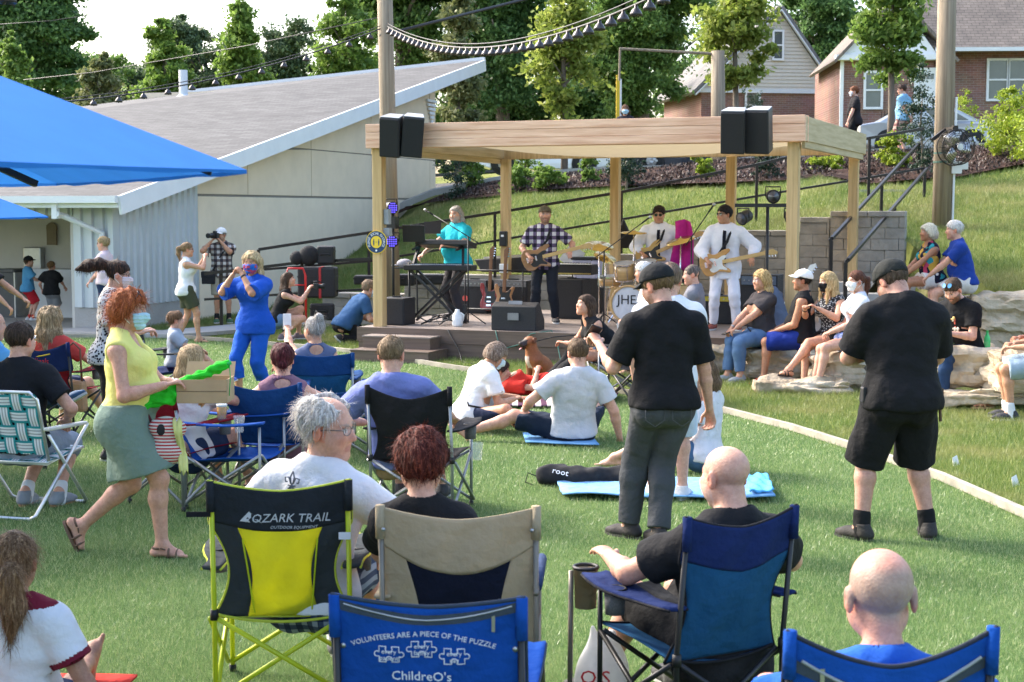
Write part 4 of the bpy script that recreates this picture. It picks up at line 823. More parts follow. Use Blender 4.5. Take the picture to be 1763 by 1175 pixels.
def patmat(kind, cols, scale=1):
    key = ('pat', kind, str(cols), scale)
    if key in MATS: return MATS[key]
    m = bpy.data.materials.new(kind+'_cloth'); m.use_nodes = True; N, L = nodes(m); p = N['Principled BSDF']; p.inputs['Roughness'].default_value = .85; p.inputs['Specular IOR Level'].default_value = .15; tc = N.new('ShaderNodeTexCoord'); cols = [C(c) for c in cols]
    if kind in ('plaid', 'stripe'):
        sp = N.new('ShaderNodeSeparateXYZ'); L.new(tc.outputs['Object'], sp.inputs[0])
        def band(sock, f, w_):
            a = N.new('ShaderNodeMath'); a.operation = 'MULTIPLY'; a.inputs[1].default_value = f*scale; L.new(sock, a.inputs[0]); b = N.new('ShaderNodeMath'); b.operation = 'FRACT'; L.new(a.outputs[0], b.inputs[0]); c = N.new('ShaderNodeMath'); c.operation = 'LESS_THAN'; c.inputs[1].default_value = w_; L.new(b.outputs[0], c.inputs[0]); return c.outputs[0]
        def add(a, b): n = N.new('ShaderNodeMath'); n.operation = 'ADD'; L.new(a, n.inputs[0]); L.new(b, n.inputs[1]); return n.outputs[0]
        f = band(sp.outputs[2], 16, .5)
        if kind == 'plaid': f = add(add(f, band(sp.outputs[0], 16, .5)), band(sp.outputs[0], 16, .08))
        d = N.new('ShaderNodeMath'); d.operation = 'DIVIDE'; d.inputs[1].default_value = 3 if kind == 'plaid' else 1; L.new(f, d.inputs[0]); rp = N.new('ShaderNodeValToRGB'); rp.color_ramp.interpolation = 'CONSTANT'; e = rp.color_ramp.elements
        if kind == 'plaid': e[0].color = (*cols[0], 1); e[1].position = .62; e[1].color = (*cols[2], 1); k = e.new(.3); k.color = (*cols[1], 1)
        else: e[0].color = (*cols[0], 1); e[1].position = .5; e[1].color = (*cols[1], 1)
        L.new(d.outputs[0], rp.inputs[0])
    else:
        vo = N.new('ShaderNodeTexVoronoi'); vo.inputs['Scale'].default_value = 26*scale; L.new(tc.outputs['Object'], vo.inputs['Vector']); rp = N.new('ShaderNodeValToRGB'); rp.color_ramp.interpolation = 'CONSTANT'; e = rp.color_ramp.elements
        if kind == 'floral':
            e[0].color = (*cols[0], 1); e[1].position = .9; e[1].color = (*cols[-1], 1)
            for i, c in enumerate(cols[1:-1]): k = e.new(.45+.45*i/max(1, len(cols)-2)); k.color = (*c, 1)
            sp = N.new('ShaderNodeSeparateColor'); L.new(vo.outputs['Color'], sp.inputs[0]); L.new(sp.outputs[0], rp.inputs[0])
        else:
            e[0].color = (*cols[1], 1); e[1].position = .42; e[1].color = (*cols[0], 1); L.new(vo.outputs['Distance'], rp.inputs[0])
    L.new(rp.outputs[0], p.inputs['Base Color']); MATS[key] = m; return m
def ik(a, t, l1, l2, hint):
    d = t-a; L = np.linalg.norm(d)
    if L > (l1+l2)*.999: t = a+d/L*(l1+l2)*.999; d = t-a; L = np.linalg.norm(d)
    L = max(L, abs(l1-l2)+.01); u = d/L; x = (l1*l1-l2*l2+L*L)/(2*L); h = math.sqrt(max(l1*l1-x*x, 0)); n = A_(*hint); n = n-u*(n@u); n = unit(n); return a+u*x+n*h, t
SHOE = {}
def person(label, loc, yaw, H=1.72, sex='m', w=1.0, belly=0, skin='fair', pel=(0, 0, .93), plean=0, lean=0, side=0, twist=0, pyaw=0, head=(0, 0, 0), feet=None, knees=None, hands=None, elbows=None, grip=(.5, .5), handrot=(0, 0),
           top=None, bottom=None, shoes=None, hair=None, mask=None, glasses=None, hat=None, beard=None, brow=(.1, .07, .05), vox=.009, hs=1.0, sw=1.0, extra=None, group=None, smile=0, buzz=None, onz=None, shrug=0):
    s = H/1.75; z0 = onz if onz is not None else 0; root = thing('person', label, 'person', (loc[0], loc[1], z0 if len(loc) < 3 else loc[2]), R(yaw), group)
    vf = vox; fem = sex == 'f'; fr = math.sqrt(w)
    J = {}; pel = A_(*pel)*1.0; Rp = rotm(pyaw, plean, side*.3); Rc = rotm(pyaw+twist, lean, side); Rm = rotm(pyaw+twist*.5, (plean+lean)*.5, side*.6)
    wa = pel+Rm@A_(0, 0, .13)*s; ch = wa+Rc@A_(0, .01, .2)*s; nb = ch+Rc@A_(0, -.015, .18)*s
    shw = (.165 if fem else .19)*sw*(.85+.15*w); SH = [ch+Rc@A_(sx*shw, -.01, .105+shrug)*s for sx in (-1, 1)]; HP = [pel+Rp@A_(sx*.092*(1.08 if fem else 1), 0, -.02)*s for sx in (-1, 1)]
    Rh = rotm(pyaw+twist*.5+head[0], head[1], head[2]); Rn = rotm(pyaw+twist, lean*.55+head[1]*.35+8, side*.5); hc = nb+Rn@A_(0, .008, .082)*s+Rh@A_(0, .02, .095)*s*hs; J.update(hc=hc, Rh=Rh, nb=nb, ch=ch, SH=SH, Rc=Rc, Rp=Rp, pel=pel)
    if feet is None: feet = [(-.11, 0, 0, 8), (.11, 0, 0, -8)]
    lt, lc = .44*s, .43*s; KN = []; AN = []; RF = []
    for i in (0, 1):
        f = feet[i]; fz = (f[4] if len(f) > 4 else 0); Rf = rotm(f[3] if len(f) > 3 else 0, fz, 0); a_t = A_(f[0], f[1], f[2])+Rf@A_(0, 0, .085)*s
        hint = knees[i] if knees and knees[i] is not None else Rp@A_(0, 1, .25); k_, a_t = ik(HP[i], a_t, lt, lc, hint); KN.append(k_); AN.append(a_t); RF.append(Rf)
    lu, lf = .29*s, .255*s; EL = []; WR = []; sg = (-1, 1)
    for i in (0, 1):
        t = hands[i] if hands and hands[i] is not None else None
        if t is None: t = SH[i]+rotm(pyaw+twist, 0, 0)@A_(sg[i]*.05*w, .06, -.52)*s
        else: t = A_(*t)
        hint = elbows[i] if elbows and elbows[i] is not None else rotm(pyaw+twist)@A_(sg[i]*.45, -.6, -.5); e, t = ik(SH[i], t, lu, lf, hint); EL.append(e); WR.append(t)
    J.update(KN=KN, AN=AN, EL=EL, WR=WR, HP=HP, RF=RF, s=s, root=root)
    fwd = Rc@A_(0, 1, 0); fp = Rp@A_(0, 1, 0)
    def torso(F, o=0, full=True, k=.05, o2=None):
        o2 = o if o2 is None else o2
        F.cone(pel+Rp@A_(-.05, 0, -.03)*s, pel+Rp@A_(.05, 0, -.03)*s, (.125 if fem else .115)*s*fr+o2, (.125 if fem else .115)*s*fr+o2, (fp, .95), k)
        F.cone(pel+Rp@A_(0, 0, 0)*s, wa, (.165 if fem else .152)*s*fr+o2, (.125 if fem else .142)*s*fr+(o+o2)/2, (fp, .72), k); F.cone(wa, ch, (.122 if fem else .14)*s*fr+o, (.15 if fem else .166)*s*fr+o, (fwd, .72), k)
        F.cone(ch, ch+Rc@A_(0, -.01, .1)*s, (.15 if fem else .166)*s*fr+o, (.12 if fem else .135)*s*fr+o, (fwd, .66), k)
        F.cone(SH[0]+Rc@A_(.03, 0, 0)*s, SH[1]+Rc@A_(-.03, 0, 0)*s, .057*s*fr+o*.8, .057*s*fr+o*.8, None, k)
        for i in (0, 1): F.cone(nb+Rc@A_(0, -.01, .015)*s, SH[i]+Rc@A_(-sg[i]*.02, -.005, .0)*s, .05*s*fr+o*.3, .055*s*fr+o*.5, None, k*.8)
        if fem:
            for i in (0, 1): F.ell(ch+Rc@A_(sg[i]*.072*fr, .095*fr, .025)*s, A_(.07, .062, .068)*s*fr+o, Rc, .05)
        if belly: F.ell(wa+Rc@A_(0, .07+.05*belly, .02)*s, A_(.13, .09+.04*belly, .13)*s*fr+o, Rc, .07)
        for i in (0, 1): F.ell(pel+Rp@A_(sg[i]*.075, -.055, -.07)*s, A_(.09, .085, .095)*s*fr+o2, Rp, .05)
    lw = fr*(1.04 if fem else 1)
    def thigh(F, i, o=0, t1=1.0, flare=0, k=.04): b = HP[i]+(KN[i]-HP[i])*t1; F.cone(HP[i], b, .088*s*lw+o, (.088+(.056-.088)*t1)*s*lw+o+flare, None, k)
    def calf(F, i, o=0, t1=1.0, k=.03):
        d = AN[i]-KN[i]; back = unit(np.cross(np.cross(d, HP[i]-KN[i]), d)); m_ = KN[i]+d*.3-back*-.0; bk = unit((HP[i]-KN[i])-d*((HP[i]-KN[i])@d)/(d@d)) if np.linalg.norm(np.cross(unit(HP[i]-KN[i]), unit(d))) > .15 else -(RF[i]@A_(0, 1, 0))
        m_ = KN[i]+d*.3+bk*.014*s; F.cone(KN[i], m_, .05*s*lw+o, .053*s*lw+o, None, k); F.cone(m_, KN[i]+d*t1, .053*s*lw+o, (.053+(.034-.053)*(t1-.3)/.7)*s*lw+o, None, k)
    def upper(F, i, o=0, t1=1.0, flare=0, k=.03): F.cone(SH[i], SH[i]+(EL[i]-SH[i])*t1, (.052 if not fem else .046)*s*fr+o, (.042 if not fem else .038)*s*fr+o+flare, None, k)
    def fore(F, i, o=0, t1=1.0, k=.02):
        d = WR[i]-EL[i]; m_ = EL[i]+d*.28; F.cone(EL[i], m_, .039*s*fr+o, .041*s*fr+o, None, k); F.cone(m_, EL[i]+d*t1, .041*s*fr+o, (.041+(.026-.041)*(t1-.28)/.72)*s*fr+o, None, k)
    # ---- body
    B = Field(vf); torso(B)
    B.cone(nb-Rn@A_(0, 0, .03)*s, hc+Rh@A_(0, -.025, -.05)*s*hs, .058*s*fr, .054*s*(fr if w > 1 else 1), None, .03)
    h_ = s*hs; hp = lambda x, y, z: hc+Rh@A_(x, y, z)*h_; hv = lambda x, y, z: Rh@A_(x, y, z)
    fat = 1+.12*(w-1)
    B.ell(hp(0, -.012, .036), A_(.078*fat, .097, .083)*h_, Rh, .01); B.cone(hp(-.022*fat, .03, -.045), hp(.022*fat, .03, -.045), .056*h_*fat, .056*h_*fat, None, .03); B.cone(hp(-.03*fat, .015, -.07), hp(0, .063, -.1), .03*h_*fat, .022*h_*fat, None, .03); B.cone(hp(.03*fat, .015, -.07), hp(0, .063, -.1), .03*h_*fat, .022*h_*fat, None, .03)
    B.cone(hp(-.035, .064, -.02), hp(.035, .064, -.02), .028*h_, .028*h_, None, .03); B.cone(hp(-.03, .073, .026), hp(.03, .073, .026), .016*h_, .016*h_, None, .02)
    for x in (-.033, .033): B.ell(hp(x, .098, .004), A_(.019, .016, .012)*h_, Rh, .012, 1)
    for x in (-.032, .032): B.ell(hp(x, .076, .004), A_(.0125, .0125, .0125)*h_, Rh, .003)
    B.cone(hp(0, .085, .012), hp(0, .108, -.03), .0085*h_, .0125*h_, None, .014); B.cone(hp(-.011, .096, -.033), hp(.011, .096, -.033), .0095*h_, .0095*h_, None, .008)
    B.cone(hp(-.017, .083, -.062+.004*smile), hp(.017, .083, -.062+.004*smile), .0075*h_, .0075*h_, None, .008); B.cone(hp(-.013, .083, -.074), hp(.013, .083, -.074), .0078*h_, .0078*h_, None, .008)
    for x in (-1, 1): B.ell(hp(x*.083*fat, -.012, -.008), A_(.0105, .02, .035)*h_, Rh@rotm(x*-18, 8, 0), .008); B.ell(hp(x*.094*fat, -.008, -.006), A_(.007, .009, .017)*h_, Rh@rotm(x*-18, 8, 0), .005, 1)
    for i in (0, 1):
        thigh(B, i); calf(B, i); upper(B, i); fore(B, i); F_ = RF[i]; an = AN[i]; fq = lambda x, y, z: an+F_@A_(x, y, z)*s
        B.cone(an, fq(0, -.045, -.05), .034*s, .034*s, None, .02); B.cone(fq(0, -.045, -.052), fq(0, .1, -.06), .033*s, .04*s, (F_@A_(0, 0, 1), .62), .02); B.cone(an, fq(0, .08, -.052), .034*s, .028*s, None, .03)
        if shoes and shoes.get('bare', shoes['k'] in ('bare', 'flipflop', 'sandal')):
            for j in range(5): x = (-.033+.0165*j)*(1 if i == 0 else -1); L_2 = (.155-.008*abs(4-j)*.9+(.012 if j == 4 else 0)); B.cone(fq(x*.9*-1, .09, -.062), fq(x*-1.05, L_2, -.068), .011*s, (.0125 if j == 4 else .0085)*s, None, .006)
        else: B.cone(fq(0, .1, -.06), fq(0, .15, -.064), .036*s, .026*s, (F_@A_(0, 0, 1), .5), .02)
        # hand: palm, four fingers of unequal length and a thumb from the side of the palm
        fd = unit(WR[i]-EL[i]); hr = handrot[i]; sd = np.cross(fd, A_(0, 0, 1)); sd = unit(sd) if np.linalg.norm(sd) > .2 else Rc@A_(1, 0, 0); nn = unit(np.cross(sd, fd))
        c_, s_2 = math.cos(R(hr)), math.sin(R(hr)); sd, nn = sd*c_+nn*s_2, nn*c_-sd*s_2; pal = -nn; hw_ = (.9 if fem else 1)*s; kn = WR[i]+fd*.085*hw_; g = grip[i]
        B.cone(WR[i]+fd*.015*hw_, kn, .03*hw_, .04*hw_, (nn, .42), .015)
        for j in range(4):
            b0 = kn+sd*(-.03+.02*j)*hw_*(1 if i else -1); l = (.036, .042, .044, .036)[3-j]*hw_; d0 = unit(fd*math.cos(g*1.1)+pal*math.sin(g*1.1)); p1 = b0+d0*l; d1 = unit(fd*math.cos(g*2.5)+pal*math.sin(g*2.5)); p2 = p1+d1*l*.75; d2 = unit(fd*math.cos(g*3.4)+pal*math.sin(g*3.4)); p3 = p2+d2*l*.5
            r_ = max(.0085*hw_, vf*.72); B.cone(b0, p1, r_*1.08, r_, None, .004); B.cone(p1, p2, r_, r_*.95, None, .004); B.cone(p2, p3, r_*.95, r_*.85, None, .004)
        ts = -1 if i else 1; b0 = WR[i]+fd*.025*hw_+sd*ts*-.02*hw_*-1; td = unit(fd*.75+sd*ts*.75*1+pal*.3*g); p1 = b0+td*.045*hw_; td2 = unit(fd*1+sd*ts*.25+pal*.6*g); r_ = max(.0105*hw_, vf*.78); B.cone(b0, p1, r_*1.25, r_, None, .01); B.cone(p1, p1+td2*.04*hw_, r_, r_*.85, None, .004)
    V, F_ = B.run(); V = smooth(V, F_, 1, .4)
    col = np.tile(np.array(SKIN[skin] if skin in SKIN else skin, float), (len(V), 1)); q = (V-hc)@Rh/h_
    red = np.array([1.06, .78, .72]); f_ = np.exp(-((np.abs(q[:, 0])-.045)**2+(q[:, 1]-.075)**2+(q[:, 2]+.03)**2)/.0009)[:, None]; col = col*(1-f_*.55)+col*red*f_*.55
    f_ = np.exp(-((q[:, 1]-.1)**2/.0006+q[:, 0]**2/.0003+(q[:, 2]+.025)**2/.0006))[:, None]; col = col*(1-f_*.5)+col*red*f_*.5
    hd = (np.abs(q) < .14).all(1)
    def paint(mask_, c, a=1.0): mask_ = mask_ & hd; col[mask_] = col[mask_]*(1-a)+np.array(C(c))*a
    paint((np.abs(q[:, 0]) < .026) & (q[:, 1] > .08) & (q[:, 2] > -.082) & (q[:, 2] < -.055), (.45, .16, .13), .55); e_ = np.abs(np.abs(q[:, 0])-.032)
    paint((e_ < .0135) & (q[:, 1] > .074) & (np.abs(q[:, 2]-.004) < .0075), (.6, .58, .55), .8); paint((e_ < .006) & (q[:, 1] > .075) & (np.abs(q[:, 2]-.004) < .006), (.05, .03, .02), .95); paint((e_ < .016) & (q[:, 1] > .07) & (np.abs(q[:, 2]-.0135) < .003), (.06, .04, .03), .6)
    paint((e_ < .021) & (q[:, 1] > .07) & (np.abs(q[:, 2]-.029+e_*.15) < .0045), brow, .75)
    ins_ = hd & (np.abs(np.abs(q[:, 0])-.088) < .02) & (np.abs(q[:, 1]+.01) < .03) & (np.abs(q[:, 2]+.008) < .034); col[ins_] *= np.array([1.1, .82, .76])
    if beard: bc, ba = beard; f_ = (q[:, 1] > .0) & (q[:, 2] < -.045+.02*(np.abs(q[:, 0]) > .045)) & (q[:, 2] > -.135) & ~((np.abs(q[:, 0]) < .02) & (np.abs(q[:, 2]+.068) < .01)); n_ = .75+.25*folds(V, 200); paint(f_, bc, ba)
    if buzz:
        bc, ba, bz = buzz; t_ = np.clip((q[:, 2]-(-.01+.62*q[:, 1]))/.03+.5, 0, 1)*np.clip((bz-q[:, 2])/.03+np.clip((-.03-q[:, 1])*6, -1, .8), 0, 1)*hd; t_ = (t_*ba)[:, None]; col = col*(1-t_)+np.array(C(bc))*t_
    for i in (0, 1):  # knees, elbows, knuckles run a little redder
        for P_, r_ in ((KN[i], .06), (EL[i], .05), (WR[i]+unit(WR[i]-EL[i])*.1, .05)): f_ = np.exp(-((V-P_)**2).sum(1)/(r_*r_))[:, None]*.4; col = col*(1-f_)+col*red*f_
    link('body', npmesh('body', V, F_, M_SKIN, True, col), root)
    # ---- clothes
    def cloth(name, Fd, m, amp=.005, freq=26, seed=1, lab=None, sm=2):
        V, F_ = Fd.run(); V = smooth(V, F_, sm, .5); n_ = vnormals(V, F_); V = V+n_*(folds(V*np.array([1, 1, .55]), freq, seed+len(label)) *amp)[:, None]; o = link(name, npmesh(name, V, F_, m), root); return tag(o, lab)
    def cm(d, **k): return d['m'] if 'm' in d else fabric(d['c'], **k)
    if bottom:
        bk = bottom['k']; F_ = Field(vf); lo = bottom.get('loose', .012); wz = bottom.get('waist', .09)
        if bk == 'skirt':
            t1 = bottom.get('t', .85); torso(F_, lo, k=.05); m_ = (KN[0]+KN[1])/2; hm = (HP[0]+HP[1])/2
            for i in (0, 1): thigh(F_, i, lo+.015, t1, .05, .1)
            F_.cone(hm, hm+(m_-hm)*t1, .15*s*fr, .15*s*fr+.03, (fp, .72), .1)
            d = unit(m_-hm); F_.cut(hm+(m_-hm)*t1, d)
        else:
            torso(F_, lo)
            for i in (0, 1):
                if bk == 'shorts': t1 = bottom.get('t', .8); thigh(F_, i, lo+.008, t1+.05, bottom.get('flare', .02))
                else:
                    thigh(F_, i, lo*.9); fl = bottom.get('ankle', .95); d = AN[i]-KN[i]; F_.cone(KN[i], KN[i]+d*.3, .052*s*lw+lo, .056*s*lw+lo, None, .03); F_.cone(KN[i]+d*.3, KN[i]+d*(fl+.04), .056*s*lw+lo, .042*s*lw+lo+bottom.get('flare', 0), None, .03)
        F_.cut(pel+Rp@A_(0, 0, wz)*s, Rp@A_(0, 0, 1))
        if bk != 'skirt':
            V, Q = F_.run(); keep = np.ones(len(V), bool)
            if bk == 'shorts':
                for i in (0, 1):
                    d = unit(KN[i]-HP[i]); along = (V-HP[i])@d; other = (V-HP[1-i])@unit(KN[1-i]-HP[1-i]); rad = np.linalg.norm(V-HP[i]-along[:, None]*d, axis=1); Lh = np.linalg.norm(KN[i]-HP[i])*bottom.get('t', .8)
                    over = (along > Lh) & (rad < .16*s*fr); V[over] -= d*(along[over]-Lh)[:, None]
            else:
                for i in (0, 1):
                    d = unit(AN[i]-KN[i]); along = (V-KN[i])@d; rad = np.linalg.norm(V-KN[i]-along[:, None]*d, axis=1); Lh = np.linalg.norm(AN[i]-KN[i])*bottom.get('ankle', .95); over = (along > Lh) & (rad < .12*s); V[over] -= d*(along[over]-Lh)[:, None]
            Vs = smooth(V, Q, 2, .5); n_ = vnormals(Vs, Q); Vs = Vs+n_*(folds(Vs*np.array([1, 1, .6]), 30, 5+len(label))*bottom.get('amp', .009)+.006)[:, None]; link({'shorts': 'shorts', 'pants': 'trousers'}[bk], npmesh(bk, Vs, Q, cm(bottom)), root)
        else: cloth('skirt', F_, cm(bottom), .005, 22, 3)
    if top:
        tk_ = top['k']; F_ = Field(vf); lo = top.get('loose', .018); torso(F_, lo, o2=lo+top.get('hl', .016)); sl = top.get('sl', .62); hem = top.get('hem', -.06)
        if top.get('long'):  # flared tunic below the hips
            F_.cone(pel, pel+Rp@A_(0, 0, hem-.03)*s, .165*s*fr+lo, .175*s*fr+lo+.01, (fp, .78), .05)
        if tk_ != 'tank':
            for i in (0, 1):
                upper(F_, i, lo+.004, min(sl, 1)+(.06 if sl < 1 else 0), top.get('flare', .012))
                if sl > 1: d = WR[i]-EL[i]; F_.cone(EL[i], EL[i]+d*(sl-1), .044*s*fr+lo, .034*s*fr+lo*1.1, None, .03)
        else:
            for i in (0, 1): F_.ell(SH[i]+Rc@A_(sg[i]*.04, 0, -.035)*s, A_(.062*top.get('arm', 1), .2, .085)*s, Rc, .01, 1)
            F_.ell(nb+Rc@A_(0, 0, .0)*s, A_(.075, .2, .05)*s, Rc, .01, 1)
        sc = top.get('scoop', 0)
        if sc: F_.ell(nb+Rc@A_(0, .11, -.02)*s, A_(.07, .09, sc)*s, Rc, .01, 1)
        F_.cut(pel+Rp@A_(0, 0, hem)*s, Rp@A_(0, 0, -1)); F_.cone(nb-Rn@A_(0, 0, .02)*s+Rc@A_(0, .006, 0)*s, nb+Rn@A_(0, .0, .14)*s, (.062+top.get('neck', 0))*s*fr, .07*s*fr, None, .006, 1); F_.cut(nb+Rc@A_(0, .0, .06)*s, Rn@A_(0, .12, 1))
        V, Q = F_.run()
        if tk_ != 'tank' and sl < 1:
            for i in (0, 1): d = unit(EL[i]-SH[i]); along = (V-SH[i])@d; rad = np.linalg.norm(V-SH[i]-along[:, None]*d, axis=1); Lh = np.linalg.norm(EL[i]-SH[i])*sl; over = (along > Lh) & (rad < .14*s*fr) & (along < Lh+.12); V[over] -= d*(along[over]-Lh)[:, None]
        Vs = smooth(V, Q, 2, .5); n_ = vnormals(Vs, Q); amp = top.get('amp', .0105); fz_ = folds(Vs*np.array([1, 1, .5]), 24, 1+len(label))*.7+folds(Vs*np.array([.8, .8, 1.4]), 45, 2+len(label))*.3; Vs = Vs+n_*(fz_*amp+amp*.75)[:, None]
        m_ = cm(top); mi = None
        if 'cuff' in top:
            cen = Vs[Q].mean(1); mi = np.zeros(len(Q), int)
            for i in (0, 1): d = unit(EL[i]-SH[i]); al = (cen-SH[i])@d; rad = np.linalg.norm(cen-SH[i]-al[:, None]*d, axis=1); mi[(al > np.linalg.norm(EL[i]-SH[i])*sl-.022) & (rad < .085)] = 1
            mi[((cen-nb)@Rc)[:, 2] > .012] = 1; m_ = [m_, fabric(top['cuff'])]
        link({'tank': 'tank_top', 'polo': 'polo_shirt', 'shirt': 'shirt', 'tunic': 'tunic'}.get(tk_, 'tee_shirt'), npmesh('top', Vs, Q, m_, True, None, mi), root)
        if tk_ in ('polo', 'shirt'):
            b = MB(); n = 22
            rows = [[], [], []]
            for j in range(n+1):
                a = -math.pi*.5+2*math.pi*(j/n)*.97+.05+math.pi; x, y = math.sin(a), -math.cos(a); rr = .068*s*fr
                a2 = R(20)+(2*math.pi-R(40))*j/n; x, y = math.sin(a2), math.cos(a2)
                for k_, (r_, z_) in enumerate(((1.0, .055), (1.08, .062), (1.42, .012))): rows[k_].append(nb+Rn@A_(x*rr*r_, y*rr*r_*.95, (z_-.02)*s-y*.012*(k_ == 2)))
            b.grid(rows, .003); b.build('collar', cm(top), root, True)
    if shoes and shoes['k'] != 'bare':
        for i in (0, 1):
            F_ = RF[i]; an = AN[i]; fq = lambda x, y, z: an+F_@A_(x, y, z)*s; up = F_@A_(0, 0, 1)
            if shoes['k'] in ('shoe', 'croc'):
                Fd = Field(min(vf, .009)); Fd.cone(fq(0, -.045, -.048), fq(0, .11, -.052), .043*s, .05*s, (up, .75), .02); Fd.cone(fq(0, .1, -.052), fq(0, .16, -.055), .046*s, .034*s, (up, .75), .02); Fd.cone(fq(0, -.03, -.03), fq(0, .09, -.045), .044*s, .034*s, None, .03)
                if shoes['k'] == 'shoe': Fd.cone(fq(0, -.006, .03), fq(0, -.02, -.03), .046*s, .047*s, None, .02); Fd.cut(fq(0, 0, .022), up)
                Fd.cut(fq(0, 0, -.082), -up); V, Q = Fd.run(); V = smooth(V, Q, 1); sh_o = link('shoe', npmesh('shoe', V, Q, plain('shoe_upper', shoes['c'], rough=.75, bump=.3)), root); b = MB(); pr = []
                for t_ in np.linspace(0, 2*math.pi, 22)[:-1]: x, y = math.sin(t_), math.cos(t_); pr.append((x*(.046+.006*(y > 0))*s, (.055+y*(.145 if y > 0 else .15))*s))
                Mx = Matrix.Translation(Vector(an)) @ Matrix([[*F_[k_], 0] for k_ in range(3)]+[[0, 0, 0, 1]]); b.prism(pr, -.087*s, -.066*s, Mx); b.build('sole', plain('shoe_sole', shoes.get('sole', (.5, .5, .48))), sh_o)
                if shoes.get('sock'): F2 = Field(.009); F2.cone(fq(0, -.005, -.045), AN[i]+unit(KN[i]-AN[i])*.075*s, .053*s, .046*s*lw, None, .01); V, Q = F2.run(); link('sock', npmesh('sock', V, Q, fabric(shoes['sock'])), root)
            else:
                pr = []; b = MB()
                for t_ in np.linspace(0, 2*math.pi, 22)[:-1]: x, y = math.sin(t_), math.cos(t_); pr.append((x*(.043+.006*(y > 0))*s, (.05+y*(.135 if y > 0 else .13))*s))
                Mx = Matrix.Translation(Vector(an)) @ Matrix([[*F_[k_], 0] for k_ in range(3)]+[[0, 0, 0, 1]]); b.prism(pr, -.1*s, -.082*s, Mx); so_ = b.build(shoes['k'] if shoes['k'] == 'sandal' else 'flip_flop', plain('sandal_sole', shoes['c']), root); b = MB()
                arc = lambda y, hw2, zt: [Mx @ Vector((hw2*math.cos(a)*s, y*s, (-.085+zt*math.sin(a))*s)) for a in np.linspace(0, math.pi, 9)]
                if shoes['k'] == 'flipflop': b.tube([Mx @ Vector((0, .13*s, -.065*s)), Mx @ Vector((.02*s, .09*s, -.02*s)), Mx @ Vector((.045*s, .02*s, -.08*s))], .007, 6); b.tube([Mx @ Vector((0, .13*s, -.065*s)), Mx @ Vector((-.02*s, .09*s, -.02*s)), Mx @ Vector((-.045*s, .02*s, -.08*s))], .007, 6)
                else:
                    for y, zt in ((.1, .052), (.05, .075)): b.tube(arc(y, .048, zt), .008*s, 6, flat=1)
                    b.tube([Mx @ Vector((.043*s*math.cos(a), (-.01-.055*math.sin(a))*s, -.02*s)) for a in np.linspace(0, math.pi, 9)], .007*s, 6); b.tube([Mx @ Vector((.043*s*math.cos(a), (-.0+.045*math.sin(a))*s, (-.015-.02*math.sin(a))*s)) for a in np.linspace(0, math.pi, 9)], .006*s, 6)
                b.build('strap', plain('sandal_strap', shoes.get('strap', shoes['c'])), so_, True)
    # ---- hair
    HX = lambda pts: [Vector(hp(*p)) for p in pts]; hvx = min(vf, .008)
    if hair:
        k_ = hair['k']; F_ = Field(hvx); t_ = hair.get('t', .012)
        F_.ell(hp(0, -.014, .04), A_(.078*fat+t_, .098+t_, .083+t_)*h_, Rh, .01)
        if k_ in ('curly', 'bob', 'wavy'): F_.ell(hp(0, -.035, -.0), A_(.09+t_*.7, .085+t_*.6, .1)*h_, Rh, .05)
        zf, zb_ = hair.get('front', .062), hair.get('back', -.075); nrm = hv(0, (zf-zb_)/.19*1.0, -1); F_.cut(hp(0, .0, (zf+zb_)/2-.004), nrm)
        if k_ not in ('curly', 'long', 'bob', 'wavy'): 
            for x in (-1, 1): F_.ell(hp(x*.095, -.0, -.012), A_(.03, .03, .036)*h_, Rh, .008, 1)
        if hat: F_.cut(hp(0, 0, hat.get('z', .042)+.016), hv(0, -hat.get('tilt', .12), 1))
        if hair.get('bald'): F_.ell(hp(0, .03, .13), A_(.055, .09, .045+.02*hair['bald'])*h_, Rh, .02, 1)
        if k_ in ('long', 'wavy', 'bob'):
            L_2 = hair.get('len', .3); wd = hair.get('w', .07); pts = hair.get('path')
            if pts is None:
                up_ = A_(0, 0, -1)
                for x, y in ((-.062, -.03), (-.04, -.075), (0, -.09), (.04, -.075), (.062, -.03)):
                    p0 = hp(x, y, .0); p1 = p0+Rh@A_(x*.35, -.02, 0)*h_+up_*L_2*.45; p2 = p1+up_*L_2*.5+A_(0, 0, 0)+(-fwd)*.015; F_.cone(p0, p1, .04*h_, (wd*.55)*h_, None, .04); F_.cone(p1, p2, (wd*.55)*h_, .022*h_, None, .04)
                if hair.get('front_locks'):
                    for x in (-.07, .07): p0 = hp(x, .035, .02); p1 = hp(x*1.18, .045, -.08); p2 = p1+up_*max(0, L_2-.12)+Rc@A_(0, .02, 0); F_.cone(p0, p1, .022*h_, .024*h_, None, .03); F_.cone(p1, p2, .024*h_, .014*h_, None, .03)
        if k_ in ('pony', 'flying'):
            P_ = [hp(*p) for p in hair.get('path', [(0, -.1, .05), (0, -.15, .02), (0, -.155, -.08), (0, -.13, -.2)])]; rs = hair.get('rs', [.022, .034, .036, .012])
            for a_, b_2, r0, r1 in zip(P_[:-1], P_[1:], rs[:-1], rs[1:]): F_.cone(a_, b_2, r0*h_, r1*h_, None, .02)
        if k_ == 'bun': F_.ell(hp(*hair.get('bun', (0, -.09, .12))), A_(.048, .045, .042)*h_, Rh, .015)
        V, Q = F_.run(); V = smooth(V, Q, 1); n_ = vnormals(V, Q); am = hair.get('amp', .005); fq_ = hair.get('freq', 60); disp = folds(V*np.array([1, 1, .35]), fq_, 4)*am+folds(V*np.array([1, 1, .3]), fq_*2.6, 7)*am*.5; V = V+n_*disp[:, None]
        hm_ = hairmat(hair['c'], hair.get('c2')); ns = hair.get('n', 500); VV = [V]; FF = [Q]
